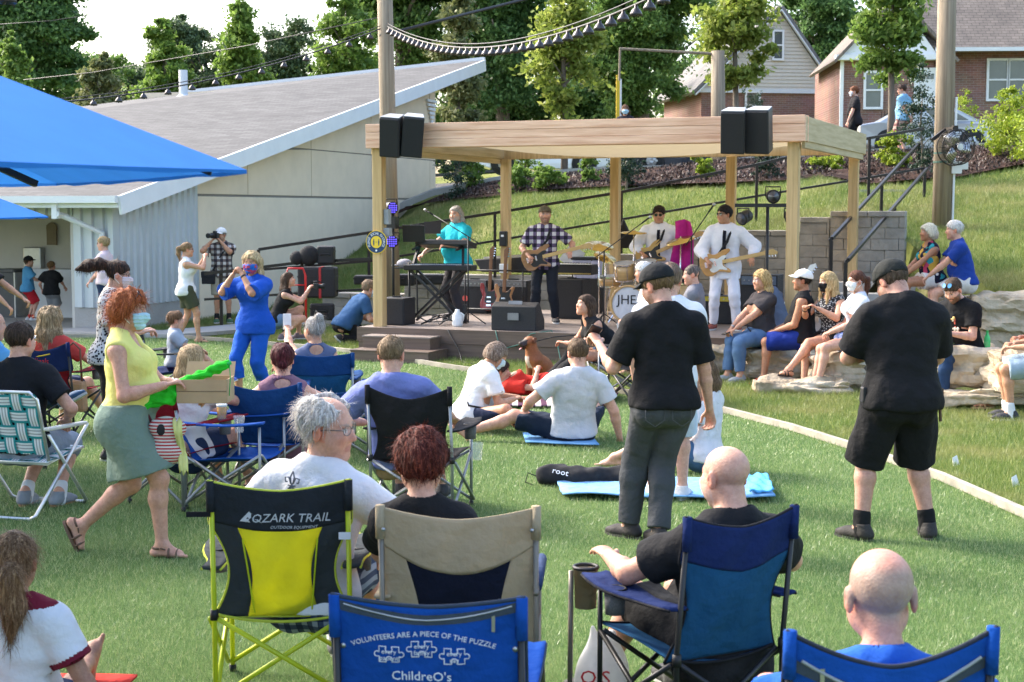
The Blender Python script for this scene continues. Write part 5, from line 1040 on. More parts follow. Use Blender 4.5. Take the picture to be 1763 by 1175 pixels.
        if ns:
            rg = np.random.default_rng(len(label)); pick = rg.integers(0, len(V), ns); P0 = V[pick]-n_[pick]*.003; N0 = n_[pick]; fl_ = hair.get('fly', .25)*.45; L0 = hair.get('sl', .045)*rg.uniform(.5, 1.4, ns)[:, None]
            dn = hv(0, -.45, -1) if k_ in ('short', 'curly', 'bun') else A_(0, 0, -1); T = dn-N0*(N0@dn)[:, None]; T /= np.maximum(np.linalg.norm(T, axis=1), .2)[:, None]; T = T+rg.normal(size=(ns, 3))*hair.get('jit', .35)*.6+N0*fl_; pts = [P0, P0+T*L0*.5+N0*L0*.1*fl_*2, P0+T*L0+rg.normal(size=(ns, 3))*L0*.12]
            sdv = np.cross(T, N0); sdv /= np.maximum(np.linalg.norm(sdv, axis=1), 1e-6)[:, None]; wd_ = hair.get('sw', .0016); rows = [np.concatenate([p-sdv*wd_*f, p+sdv*wd_*f], 1).reshape(-1, 2, 3) for p, f in zip(pts, (1, .8, .25))]; SV = np.stack(rows, 1).reshape(-1, 3); b0 = np.arange(ns)[:, None]*6+len(V)
            SF = np.concatenate([b0+np.array([[0, 1, 3, 2]]), b0+np.array([[2, 3, 5, 4]])]); VV.append(SV); FF.append(SF)
        ho = link('hair', npmesh('hair', np.concatenate(VV), np.concatenate(FF), hm_), root)
        if k_ in ('pony',) and hair.get('tie'): MB().lathe([(.026*h_, -.008), (.03*h_, 0), (.026*h_, .008)], hp(*hair['tie']), hv(0, -1, -.6), 12).build('hair_tie', M_BLACKF, ho)
    if mask:
        F_ = Field(min(vf, .007)); o = .007
        F_.cone(hp(-.024, .03, -.045), hp(.024, .03, -.045), .058*h_+o, .058*h_+o, None, .03); F_.cone(hp(-.03, .02, -.07), hp(0, .064, -.1), .03*h_+o, .025*h_+o, None, .03); F_.cone(hp(.03, .02, -.07), hp(0, .064, -.1), .03*h_+o, .025*h_+o, None, .03); F_.cone(hp(-.04, .06, -.025), hp(.04, .06, -.025), .03*h_+o, .03*h_+o, None, .03); F_.cone(hp(0, .07, -.02), hp(0, .108, -.035), .016*h_+o, .018*h_+o, None, .03)
        F_.cut(hp(0, 0, -.012), hv(0, -.12, 1)); F_.cut(hp(0, .034, 0), hv(0, -1, -.15)); F_.cut(hp(0, 0, -.128), hv(0, .2, -1)); V, Q = F_.run(); V = smooth(V, Q, 1); qq = (V-hc)@Rh/h_; n_ = vnormals(V, Q); V = V+n_*(.0022*np.sign(np.sin(qq[:, 2]*260))*np.clip(1, 0, 1))[:, None]
        mo = link('face_mask', npmesh('face_mask', V, Q, mask if not isinstance(mask, (str, tuple)) else fabric(mask, var=.04)), root); b = MB()
        for x in (-1, 1): b.tube(HX([(x*.066, .04, -.02), (x*.085, .0, .012), (x*.092, -.03, .0), (x*.088, -.025, -.035), (x*.075, .02, -.075)]), .0022, 5)
        b.build('ear_loop', M_WHITE, mo, True)
    if glasses:
        gy, gz = (.098, .006) if not glasses.get('up') else (.075, .115); b = MB(); fm = plain('glasses_frame', glasses.get('f', (.02, .02, .02)), rough=.3); lens = MB()
        for x in (-.033, .033):
            lw2, lh = glasses.get('w', .026), glasses.get('h', .019); ring = [hp(x+lw2*math.cos(a), gy-.35*abs(x+lw2*math.cos(a))**2*8-(.04 if glasses.get('up') else 0)*math.sin(a)*.5, gz+lh*math.sin(a)) for a in np.linspace(0, 2*math.pi, 17)]; b.tube(ring, glasses.get('r', .0022), 6, False); lens.add([Vector(p) for p in ring[:-1]], [tuple(range(16))])
        b.tube(HX([(-.009, gy, gz+.004), (0, gy+.002, gz+.007), (.009, gy, gz+.004)]), .0022, 6)
        for x in (-1, 1): b.tube(HX([(x*.059, gy-.012, gz+.004), (x*.08*fat, .03, gz+.006 if not glasses.get('up') else gz-.06), (x*.083*fat, -.015, .004 if not glasses.get('up') else gz-.08)]), .0022, 6)
        go = b.build('glasses', fm, root, True); lens.build('lens', plain('dark_lens', glasses['l'], rough=.08, spec=.8, var=0) if glasses.get('l') else M_CLEAR, go)
    if hat:
        F_ = Field(hvx); t_ = .019; F_.ell(hp(0, -.012, .045), A_(.081*fat+t_, .1+t_, .082+t_)*h_, Rh, .01); F_.cut(hp(0, 0, hat.get('z', .042)), hv(0, hat.get('tilt', .12), -1)); V, Q = F_.run(); V = smooth(V, Q, 1); hm_ = fabric(hat['c']); ho = link('cap', npmesh('cap', V, Q, hm_), root); b = MB(); sgn = -1 if hat.get('back') else 1; rows = []
        for i_ in range(5):
            f = i_/4; rows.append([hp(math.sin(a)*(.082+.012*f)*fat*1.05, sgn*(math.cos(a)*.1+f*hat.get('visor', .07)*max(0, math.cos(a))**.5), hat.get('z', .042)+.012-.02*f-.012*math.sin(a)**2+sgn*hat.get('tilt', .12)*math.cos(a)*.1) for a in np.linspace(-1.2, 1.2, 15)])
        b.grid(rows, .004); b.build('visor', fabric(hat.get('vc', hat['c'])), ho, True); MB().ball(hp(0, -.012, .147), .008, 8).build('button', hm_, ho, True)
    J['hp'] = hp; J['h_'] = h_
    if extra: extra(J)
    return J
# ------------------------------------------------------------------ chairs
def quad_chair(label, loc, yaw, frame_c, band, center, side, seat=None, pipe=None, wd=.29, ht=.93, arm=None, holder='right', dip=.05, bandt=.3, cw=.55, plain_back=False, narrow=.07, deco=None, foam=None, seatz=.41, open_top=False, name='folding_chair', group='folding camp chairs', bdy=-.36):
    root = thing(name, label, 'chair', (loc[0], loc[1], loc[2] if len(loc) > 2 else 0), R(yaw), group); fm = frame_c
    mb, mc, ms = band, center, side; r = .011; TB_ = lambda n_, *p, rr=r: MB().tube(p, rr, 8).build(n_, fm, root, True)
    fx, ry, fy = wd, -.30, .25
    for sx in (-1, 1):
        TB_('back_post', (sx*fx, ry, .0), (sx*fx, -.31, .45), (sx*fx*.99, bdy-.01, ht-.03)); TB_('front_leg', (sx*fx, fy, 0), (sx*fx, fy, .6))
        TB_('side_brace', (sx*fx, ry, .05), (sx*fx, fy, .4)); TB_('side_brace', (sx*(fx+.02), fy, .05), (sx*(fx+.02), ry, .4))
        MB().box((sx*fx, ry, .02), (.04, .05, .04)).box((sx*fx, fy, .02), (.04, .05, .04)).build('foot', M_BLACKP, root, bevel=.008) if False else None
        for y in (ry, fy): MB().tube([(sx*fx, y, 0), (sx*fx, y, .035)], .017, 8).build('foot_cap', M_BLACKP, root, True)
        MB().tube([(sx*fx, -.309, .395), (sx*fx, -.309, .44)], .018, 8).build('clamp', M_BLACKP, root, True)
    for y in (ry, fy): TB_('cross_brace', (-fx, y, .05), (fx*.95, y+.012, .4)); TB_('cross_brace', (fx, y, .05), (-fx*.95, y-.012, .4))
    nr, nc = 44, 49; rows = []; b0 = .3 if callable(bandt) else bandt
    for i in range(nr):
        t = i/(nr-1); hwid = wd+.012-(narrow*math.sin(max(0, t-b0)/max(.01, 1-b0)*math.pi) if t > b0 else 0); row = []
        for j in range(nc):
            q = -1+2*j/(nc-1); z = ht-t*(ht-seatz+.02)-dip*(1-abs(q)**1.6)*(1-t)**1.5; y = bdy+(.13)*t-.045*(1-q*q)*math.sin(math.pi*min(1, t*.9+.1))+.006*math.sin(q*9+t*7)*math.sin(t*6); row.append((q*hwid, y-.012, z))
        rows.append(row)
    def Pt(q, t):
        i = min(nr-2, max(0, int(t*(nr-1)))); j = min(nc-2, max(0, int((q+1)/2*(nc-1)))); f = t*(nr-1)-i; g = (q+1)/2*(nc-1)-j; r0, r1 = Vector(rows[i][j]).lerp(Vector(rows[i][j+1]), g), Vector(rows[i+1][j]).lerp(Vector(rows[i+1][j+1]), g); return r0.lerp(r1, f)
    def part(nm, m, f, k, l, thick=.004):
        o = MB().grid([[Pt(*f(-1+2*b_/l, a_/k)) for b_ in range(l+1)] for a_ in range(k+1)]).build(nm, m, root, True); o.modifiers.new('solid', 'SOLIDIFY').thickness = thick; return o
    cc = cw if callable(cw) else (lambda t: cw); bt = bandt if callable(bandt) else (lambda q: bandt)
    if plain_back: bk = part('back_panel', mc, lambda q, t: (q, t), 30, 32)
    else:
        def cen(a, b_):
            q = a*cc(b_)
            for _ in range(4): t = bt(q)+(1-bt(q))*b_; q = a*cc(t)
            return q, t
        bk = part('back_panel', mc, cen, 26, 26); part('top_band', mb, lambda q, t: (q, t*(bt(q)+.012)), 14, 32, .007)
        for s_ in (-1, 1):
            def sd_(a, b_):
                q = s_*.8
                for _ in range(4): t = bt(q)+(1-bt(q))*b_; c_ = cc(t); q = s_*(c_+(1-c_)*(a*s_+1)/2)
                return q, t
            if cc(.6) < .95: part('side_panel', ms, sd_, 26, 8)
    if pipe:
        b = MB(); e = rows; b.tube(e[0], .007, 6); b.tube([r_[0] for r_ in rows], .006, 6); b.tube([r_[-1] for r_ in rows], .006, 6); b.tube(e[-1], .006, 6); b.build('piping', pipe, root, True)
    for sx in (-1, 1):   # sleeves over the post tops
        MB().tube([(sx*wd, bdy-.008, ht-.13), (sx*wd, bdy-.012, ht)], .019, 8).build('sleeve', mb, root, True)
    st_ = [[(q*(wd-.01), y, seatz+.02-.055*(1-q*q)*(1-((y+.02)/.3)**2*.6)-(.03 if y < 0 else 0)*(-y/.3)) for q in np.linspace(-1, 1, 13)] for y in np.linspace(-.26, fy+.01, 12)]
    o = MB().grid(st_).build('seat', seat or ms, root, True); o.modifiers.new('solid', 'SOLIDIFY').thickness = .006
    if pipe: [MB().tube(q_, .0065, 6).build('piping', pipe, root, True) for q_ in (st_[0], st_[-1])]
    am = arm or mb
    for sx in (-1, 1):
        if foam and sx == foam[0]: MB().tube([(sx*fx, -.3, .66), (sx*(fx+.01), fy+.06, .63)], .024, 10).build('foam_arm', foam[1], root, True); MB().tube([(sx*fx, -.36, .645), (sx*fx, -.28, .662)], .012, 8).build('arm_joint', fm, root, True)
        else:
            wide = holder in ('both', 'right' if sx > 0 else 'left'); P = []
            for k in range(9):
                f = k/8; y = -.33+f*(fy+.36); wv = .032+(.034*math.sin(min(1, max(0, f-.35)/.65)*math.pi*.85) if wide else .012*f); P.append([(sx*(fx+a_), y, .625+.01*f-.02*math.sin(math.pi*f)-.015*(1-abs(a_)/.09)) for a_ in (np.linspace(-wv, wv*(1.5 if wide else 1), 5))])
            if sx < 0: P = [p[::-1] for p in P]
            P = [[(p[0], p[1], p[2]) for p in r_] for r_ in P]; o = MB().grid([r_[::-1] for r_ in P]).build('armrest', am, root, True); o.modifiers.new('solid', 'SOLIDIFY').thickness = .012
            if pipe: MB().tube([r_[0] for r_ in P]+[r_[-1] for r_ in P[::-1]], .006, 6).build('piping', pipe, root, True)
            if wide:
                hx = sx*(fx+.035); MB().lathe([(.036, 0), (.042, .1), (.045, .1), (.039, -.003)], (hx, .08, .515), n=18).build('cup_holder', plain('holder_mesh', (.12, .12, .12), rough=.9, var=.5, scale=300), root, True); MB().tube([(hx+.045*math.cos(a), .08+.045*math.sin(a), .615) for a in np.linspace(0, 6.2832, 19)], .005, 5, False).build('holder_ring', M_BLACKP, root, True)
    XF[root.name+'_rows'] = rows
    if deco: deco(root, rows, bk)
    return root
def decal(root, rows, shapes, m, lift=.006):
    """flat printed outline pieces (x to viewer's right, z up, metres) laid on the back of a chair back"""
    pass
def back_y(rows, x, z):      # rear surface of a chair back at (x, z)
    best = min(((p[0]-x)**2+(p[2]-z)**2, p[1]) for r_ in rows for p in r_); return best[1]
def back_text(root, rows, body, size, x, z, m, arc=0, name='lettering', bend=True, shear=0, off=.013):
    me = text(name, body, size, m, None, (0, 0, 0), (0, 0, 0), .0006); n = len(me.vertices); co = np.empty(n*3, np.float32); me.vertices.foreach_get('co', co); co = co.reshape(n, 3)
    px, pz = co[:, 0]+co[:, 1]*shear, co[:, 1]
    if arc: a = px/arc; px, pz = np.sin(a)*(arc+pz), np.cos(a)*(arc+pz)-arc
    X_, Z_ = px+x, pz+z; fl = np.array([p for r_ in rows for p in r_], np.float32); d = (fl[None, :, 0]-X_[:, None])**2+(fl[None, :, 2]-Z_[:, None])**2; w_ = 1/(d+1e-5)**2; Y_ = (w_*fl[None, :, 1]).sum(1)/w_.sum(1)-off-co[:, 2]
    me.vertices.foreach_set('co', np.stack([X_, Y_, Z_], 1).astype(np.float32).ravel()); me.update(); return link(name, me, root)
def back_line(root, rows, pts, r, m, name, closed=False, off=.01):
    P = [Vector((x, back_y(rows, x, z)-off, z)) for x, z in pts]
    if closed: P.append(P[0])
    return MB().tube(P, r, 5, False).build(name, m, root, True)
M_YFR = plain('yellow_frame', (.55, .62, .02), rough=.35); M_KFR = plain('taupe_frame', (.19, .165, .13), rough=.4, metal=.3); M_BFR = plain('black_frame', (.015, .015, .016), rough=.4); M_GFR = plain('grey_frame', (.3, .31, .31), rough=.35, metal=.6)
F_CHAR = fabric((.022, .026, .03)); F_YEL = fabric((.68, .68, .05), transl=.5); F_GREY = fabric((.05, .058, .062), transl=.2); F_LIME = fabric((.5, .55, .06)); F_KHAKI = fabric((.46, .37, .24), transl=.25); F_NAVYBL = fabric((.008, .01, .022)); F_PUZ = fabric((.008, .075, .36), transl=.15); F_NAVY = fabric((.012, .025, .1), transl=.15); F_TEAL = fabric((.02, .105, .23), transl=.35); F_BLK = fabric((.014, .014, .016)); F_MIDB = fabric((.012, .06, .19), transl=.25); F_RED = fabric((.2, .008, .018), transl=.2); F_SEATB = fabric((.012, .07, .3)); M_PRINT = plain('white_print', (.75, .77, .8), var=0)
def deco_yellow(root, rows, bk):
    back_text(root, rows, 'OZARK TRAIL', .052, .05, .842, plain('grey_print', (.55, .56, .56), var=0), shear=.25); back_text(root, rows, 'OUTDOOR EQUIPMENT', .018, .06, .803, plain('grey_print', (.55, .56, .56), var=0), shear=.25)
    me = [(-.165, .83), (-.125, .872), (-.1, .85), (-.085, .835), (-.07, .82), (-.1, .838), (-.118, .845), (-.128, .836), (-.12, .825)]; P = [Vector((x, back_y(rows, x, z)-.008, z)) for x, z in me]; MB().add(P, [tuple(range(len(P)))]).build('printed_mark', plain('grey_print', (.55, .56, .56), var=0), root)
    for sx in (-1, 1): back_line(root, rows, [(sx*(.155-.03*math.sin(math.pi*t)*0-.035*t), .75-.34*t) for t in np.linspace(0, 1, 12)], .004, M_YFR, 'seam_piping')
    MB().box((.27, -.385, .765), (.05, .004, .03)).build('care_tag', M_PRINT, root); MB().box((-.335, -.375, .86), (.1, .006, .022)).build('strap', F_BLK, root)
pY = at(498, 1050, Y=6.7)
quad_chair('yellow framed camp chair with charcoal top band, seen from behind', (pY.x, 6.7), 3, M_YFR, F_CHAR, F_YEL, F_GREY, F_GREY, F_LIME, .285, 1.0, F_GREY, 'both', .045, lambda q: .27+.03*(1-q*q), lambda t: .63-.12*t, deco=deco_yellow, narrow=.075)
pK = at(800, 1050, Y=6.2)
def deco_khaki(root, rows, bk):
    for sx in (-1, 1): MB().lathe([(0, 0), (.009, 0), (.006, .004)], (sx*.285, -.395, .9), (0, -1, 0), 10).build('rivet', M_STEEL, root, True)
quad_chair('khaki camp chair with a dark navy panel low in its back', (pK.x, 6.2), -2, M_KFR, F_KHAKI, F_NAVYBL, F_KHAKI, F_KHAKI, None, .3, .99, F_KHAKI, 'none', .05, lambda q: .22+.18*(1-q*q), lambda t: .42+.35*(1-t), deco=deco_khaki, foam=(1, fabric((.03, .05, .11))), narrow=.02)
ch_ = at(1008, 1110, Y=6.3); MB()
h_o = MB().lathe([(.045, 0), (.05, .16), (.054, .16), (.054, .17), (.046, .17), (.044, .02)], (0, 0, 0), n=20)
co_ = tag(h_o.build('cup_holder_bag', F_KHAKI, None, True), 'khaki fabric cup holder with a black rim hanging right of the khaki chair', 'cup holder'); co_.location = (ch_.x, 6.3, .47); MB().tube([(.05*math.cos(a), .05*math.sin(a), .17) for a in np.linspace(0, 6.2832, 21)], .008, 6, False).build('holder_rim', M_BLACKP, co_, True); MB().tube([(-.06, .02, .15), (-.065, .0, -.45)], .011, 8).build('holder_post', M_KFR, co_, True)
def puzzle(cx, cz, w_, h):
    P = []; 
    def side(a, b, sgn, n=9):
        ax, az = a; bx, bz = b; dx, dz = bx-ax, bz-az; L = math.hypot(dx, dz); ux, uz = dx/L, dz/L; nx_, nz_ = uz*sgn, -ux*sgn; out = [(ax, az), (ax+dx*.36, az+dz*.36)]
        k = L*.17
        for t in np.linspace(R(215), R(-35), n): out.append((ax+dx*.5+ux*k*math.cos(t)+nx_*(k*.75+k*math.sin(t)), az+dz*.5+uz*k*math.cos(t)+nz_*(k*.75+k*math.sin(t))))
        out.append((ax+dx*.64, az+dz*.64)); return out
    A, B, C_, D = (cx-w_/2, cz-h/2), (cx+w_/2, cz-h/2), (cx+w_/2, cz+h/2), (cx-w_/2, cz+h/2)
    return side(A, B, -1)+side(B, C_, 1)+side(C_, D, -1)+side(D, A, 1)
def deco_puzzle(root, rows, bk):
    back_text(root, rows, 'VOLUNTEERS ARE A PIECE OF THE PUZZLE', .0235, -.015, .842, M_PRINT, arc=.6)
    for x, z, a, b in ((-.118, .775, 'every', 'patient'), (-.018, .793, 'every', 'family'), (.082, .773, 'every', 'day')):
        back_line(root, rows, puzzle(x, z, .062, .05), .0016, M_PRINT, 'printed_outline', True); back_text(root, rows, a, .021, x, z+.009, M_PRINT); back_text(root, rows, b, .021, x, z-.012, M_PRINT)
    back_text(root, rows, "ChildreO's", .042, -.02, .705, M_PRINT)
    z0 = [(q*.285, .945-.045*(1-abs(q)**1.6)) for q in np.linspace(-1, 1, 15)]; P = [[Vector((x, back_y(rows, x, z-k)-.007, z-k)) for x, z in z0] for k in (.0, .016, .032)]; MB().grid(P).build('zip_band', fabric((.05, .065, .085)), root, True); back_line(root, rows, [(x*.9, z-.016) for x, z in z0], .0035, M_STEEL, 'zip', off=.008)
    MB().box((.2, back_y(rows, .2, .87)-.012, .875), (.01, .004, .05)).build('zip_pull', M_STEEL, root)
    for sx in (-1, 1): MB().lathe([(0, 0), (.011, 0), (.007, .005)], (sx*.265, back_y(rows, sx*.265, .78)-.004, .79), (0, -1, 0), 10).build('rivet', M_STEEL, root, True)
pP = at(752, 1100, Y=4.6)
quad_chair('bright blue camp chair back printed with white puzzle pieces', (pP.x, 4.95), -4, M_BFR, F_PUZ, F_PUZ, F_PUZ, F_SEATB, fabric((.035, .05, .075)), .285, .955, F_PUZ, 'none', .03, plain_back=True, narrow=.0, deco=deco_puzzle)
pR = at(1500, 1100, Y=4.05)
def deco_right(root, rows, bk):
    z0 = [(q*.29, .955-.1*(1-abs(q)**1.6)-.02) for q in np.linspace(-1, 1, 15)]; P = [[Vector((x, back_y(rows, x, z-k)-.007, z-k)) for x, z in z0] for k in (.0, .016, .034)]; MB().grid(P).build('zip_band', fabric((.05, .065, .085)), root, True); back_line(root, rows, [(x*.85, z-.017) for x, z in z0], .005, plain('zip_grey', (.3, .32, .33)), 'zip', off=.008)
    MB().box((-.19, back_y(rows, -.19, .86)-.012, .865), (.012, .004, .06)).build('zip_pull', M_STEEL, root)
    for sx in (-1, 1): MB().lathe([(0, 0), (.011, 0), (.007, .005)], (sx*.275, back_y(rows, sx*.275, .86)-.004, .87), (0, -1, 0), 10).build('rivet', M_STEEL, root, True)
quad_chair('bright blue camp chair under the bald man in the bottom right corner', (pR.x+.03, 4.42), 4, M_BFR, F_PUZ, F_PUZ, F_PUZ, F_SEATB, fabric((.03, .035, .05)), .278, 1.0, F_PUZ, 'none', .1, plain_back=True, narrow=.0, deco=deco_right)
pT = at(1178, 1000, Y=6.15)
quad_chair('blue camp chair with a navy top band and black frame, turned to the left', (pT.x, 6.1), 28, M_BFR, F_NAVY, F_TEAL, F_TEAL, F_TEAL, F_BLK, .25, .98, F_NAVY, 'both', .06, lambda q: .27+.06*(1-abs(q)), .98, narrow=.06)
p_ = at(728, 900, Y=10.7); quad_chair('black camp chair under the man in the lavender tee', (p_.x, 10.75), -12, M_GFR, F_BLK, F_BLK, F_BLK, F_BLK, None, .29, .93, F_BLK, 'both', .09, plain_back=True, narrow=.06)
p_ = at(478, 850, Y=11.6); quad_chair('mid blue camp chair under the woman with pinned dark red hair', (p_.x, 11.6), -8, M_GFR, F_MIDB, F_MIDB, F_MIDB, F_SEATB, None, .29, .86, F_MIDB, 'both', .06, plain_back=True)
p_ = at(408, 850, Y=11.0); quad_chair('low empty royal blue camp chair behind the yellow chair', (p_.x+.02, 11.0), -100, M_GFR, F_SEATB, F_SEATB, F_SEATB, F_SEATB, None, .27, .62, F_SEATB, 'none', .05, plain_back=True, seatz=.36)
p_ = at(553, 760, Y=13.9); quad_chair('blue camp chair under the woman with the grey bun', (p_.x, 13.9), 6, M_GFR, F_MIDB, F_TEAL, F_TEAL, F_MIDB, None, .29, .86, F_MIDB, 'both', .03, .4, .98)
p_ = at(600, 760, Y=13.2); quad_chair('blue camp chair with a bulging mesh cup pouch beside the bun woman', (p_.x-.1, 13.2), 5, M_GFR, F_MIDB, F_MIDB, F_MIDB, F_MIDB, None, .27, .62, F_MIDB, 'right', .03, plain_back=True, seatz=.36)
def deco_card(root, rows, bk):
    back_text(root, rows, 'Cardinals', .075, -.04, .72, plain('red_print', (.5, .02, .03), var=0), shear=.2); back_line(root, rows, [(-.17, .74), (.05, .775), (.12, .79)], .006, plain('yellow_print', (.65, .45, .03), var=0), 'printed_stripe')
p_ = at(108, 730, Y=14.6); quad_chair('navy and red camp chair holding the woman with long blonde waves', (p_.x, 14.6), -14, M_BFR, F_NAVY, F_BLK, F_RED, F_RED, F_BLK, .29, .9, F_RED, 'both', .09, .5, .55, deco=deco_card)
p_ = at(335, 870, Y=11.1); quad_chair('dark red camp chair behind the walking woman', (p_.x-.05, 11.1), -35, M_GFR, F_RED, F_RED, F_RED, F_RED, None, .28, .86, F_RED, 'right', .04, plain_back=True)
p_ = at(292, 700, Y=16.4); quad_chair('charcoal camp chair holding the child in blue clogs', (p_.x, 16.4), -60, M_GFR, F_GREY, F_GREY, F_CHAR, F_NAVY, None, .28, .9, F_CHAR, 'both', .06, plain_back=True)
p_ = at(1058, 680, Y=17.4); quad_chair('black camp chair under the woman with long straight brown hair', (p_.x, 17.4), 100, M_GFR, F_BLK, F_BLK, F_BLK, F_BLK, None, .28, .86, F_BLK, 'both', .05, plain_back=True)
p_ = at(1105, 690, Y=16.6); quad_chair('empty black camp chair half hidden by the man in the cap', (p_.x, 16.7), 115, M_BFR, F_BLK, F_BLK, F_BLK, F_BLK, None, .28, .86, F_BLK, 'both', .05, plain_back=True)
# webbed aluminium lawn chair
p_ = at(55, 880, Y=10.8); lc_ = thing('lawn_chair', 'aluminium lawn chair woven with teal and white webbing', 'chair', (p_.x-.05, 10.8, 0), R(-16)); M_ALU = plain('aluminium', (.72, .72, .7), rough=.3, metal=.7); M_ARMW = plain('white_arm', (.72, .68, .58), rough=.5)
hw_ = .28
MB().tube([(-hw_, -.12, .38), (-hw_, -.24, .82), (-hw_+.05, -.255, .87), (hw_-.05, -.255, .87), (hw_, -.24, .82), (hw_, -.12, .38)], .0125, 8).build('back_frame', M_ALU, lc_, True)
MB().tube([(-hw_, -.14, .36), (-hw_, .32, .41), (hw_, .32, .41), (hw_, -.14, .36), (-hw_, -.14, .36)], .0125, 8).build('seat_frame', M_ALU, lc_, True)
for sx in (-1, 1):
    MB().tube([(sx*(hw_+.03), .34, .58), (sx*(hw_+.03), -.34, .03), (sx*(hw_), -.36, .012)], .0125, 8).build('leg', M_ALU, lc_, True); MB().tube([(sx*(hw_+.03), -.16, .57), (sx*(hw_+.03), .3, .03), (sx*hw_, .32, .012)], .0125, 8).build('leg', M_ALU, lc_, True)
    MB().box((sx*(hw_+.03), .06, .6), (.05, .5, .025), (R(-2), 0, 0)).build('armrest', M_ARMW, lc_, bevel=.008)
for y in (-.36, .32): MB().tube([(-hw_, y, .012), (hw_, y, .012)], .0125, 8).build('foot_bar', M_ALU, lc_, True)
def webmat():
    m = bpy.data.materials.new('webbing'); m.use_nodes = True; N, L = nodes(m); u = N.new('ShaderNodeTexCoord'); sp = N.new('ShaderNodeSeparateXYZ'); L.new(u.outputs['UV'], sp.inputs[0]); rp = N.new('ShaderNodeValToRGB'); rp.color_ramp.interpolation = 'CONSTANT'; e = rp.color_ramp.elements; T_, W2, G2_ = (.01, .25, .27, 1), (.72, .74, .74, 1), (.35, .36, .37, 1); e[0].color = T_; e[1].position = .82; e[1].color = T_
    for q, c in ((.18, W2), (.32, G2_), (.42, W2), (.58, G2_), (.68, W2)): k = e.new(q); k.color = c
    L.new(sp.outputs[0], rp.inputs[0]); p = N['Principled BSDF']; L.new(rp.outputs[0], p.inputs['Base Color']); p.inputs['Roughness'].default_value = .6; return m
def webs(name, O, U, V_, nu, nv):   # woven straps over a parallelogram
    me_v = []; me_f = []; uv = []
    O, U, V_ = Vector(O), Vector(U), Vector(V_); n = U.cross(V_).normalized()
    def strap(a, b, wv, ph, cnt):
        k = len(me_v); S_ = 24
        for i in range(S_+1):
            f = i/S_; off = n*.007*math.sin(math.pi*(f*cnt+ph)); p = a.lerp(b, f)+off; me_v.extend([p-wv/2, p+wv/2])
        for i in range(S_): me_f.append((k+2*i, k+2*i+1, k+2*i+3, k+2*i+2)); uv.extend([(0, 0), (1, 0), (1, 1), (0, 1)])
    for i in range(nu): c = O+U*(i+.5)/nu; strap(c, c+V_, U/nu*.82, i % 2, nv)
    for j in range(nv): c = O+V_*(j+.5)/nv; strap(c, c+U, V_/nv*.82, (j+1) % 2, nu)
    me = bpy.data.meshes.new(name); me.from_pydata([tuple(v) for v in me_v], [], me_f); ul = me.uv_layers.new(); ul.data.foreach_set('uv', np.array(uv).ravel()); me.materials.append(M_WEB); return link(name, me, lc_)
M_WEB = webmat(); webs('back_webbing', (-hw_, -.13, .42), (2*hw_, 0, 0), (0, -.125, .44), 5, 4); webs('seat_webbing', (-hw_, -.12, .365), (2*hw_, 0, 0), (0, .44, .045), 5, 4)
# ------------------------------------------------------------------ loudspeakers hung on the front beam
def sp(x, y, z): return SM @ Vector((x, y, z))
def hung_speaker(label, u, v0, v1, w_, tilt):
    p = at(u, (v0+v1)/2, Y=21.8 if u < 1000 else 19.6); s_ = FPX/p.y; h = (v1-v0)/s_*.93; root = thing('loudspeaker', label, 'loudspeaker', p, STAGE_R+R(180)+R(tilt[1]), 'loudspeakers hung on the beam'); Mx = Matrix.Rotation(R(tilt[2]), 4, 'Y') @ Matrix.Rotation(R(tilt[0]), 4, 'X')
    b = MB(); ww = w_/s_; poly = [(-ww/2, .12), (ww/2, .12), (ww*.38, -.2), (-ww*.38, -.2)]; b.prism(poly, -h/2, h/2, Mx); b.build('cabinet', plain('speaker_box', (.025, .025, .027), rough=.5), root, bevel=.015)
    b = MB(); b.box((0, .128, 0), (ww*.95, .02, h*.95), M=Mx); b.build('grille', plain('speaker_grille', (.012, .012, .013), rough=.7, var=.3, scale=150), root, bevel=.008); b = MB(); b.prism([(x*.97, y*.97) for x, y in poly], h/2+.001, h/2+.012, Mx); b.build('top_panel', plain('speaker_top', (.3, .3, .3), rough=.35), root, bevel=.004); MB().beam((0, -.2, 0), (0, -.3, 0), .08, .12).build('bracket', M_BLACKP, root)
hung_speaker('left loudspeaker of the pair on the left end of the beam', 675, 199, 272, 36, (-12, 6, -5)); hung_speaker('right loudspeaker of the pair on the left end of the beam', 711, 198, 272, 37, (-12, 22, -5))
hung_speaker('left loudspeaker of the pair on the right end of the beam', 1264, 188, 266, 42, (-12, 3, -2)); hung_speaker('right loudspeaker of the pair on the right end of the beam', 1307, 186, 266, 43, (-12, -4, -2))
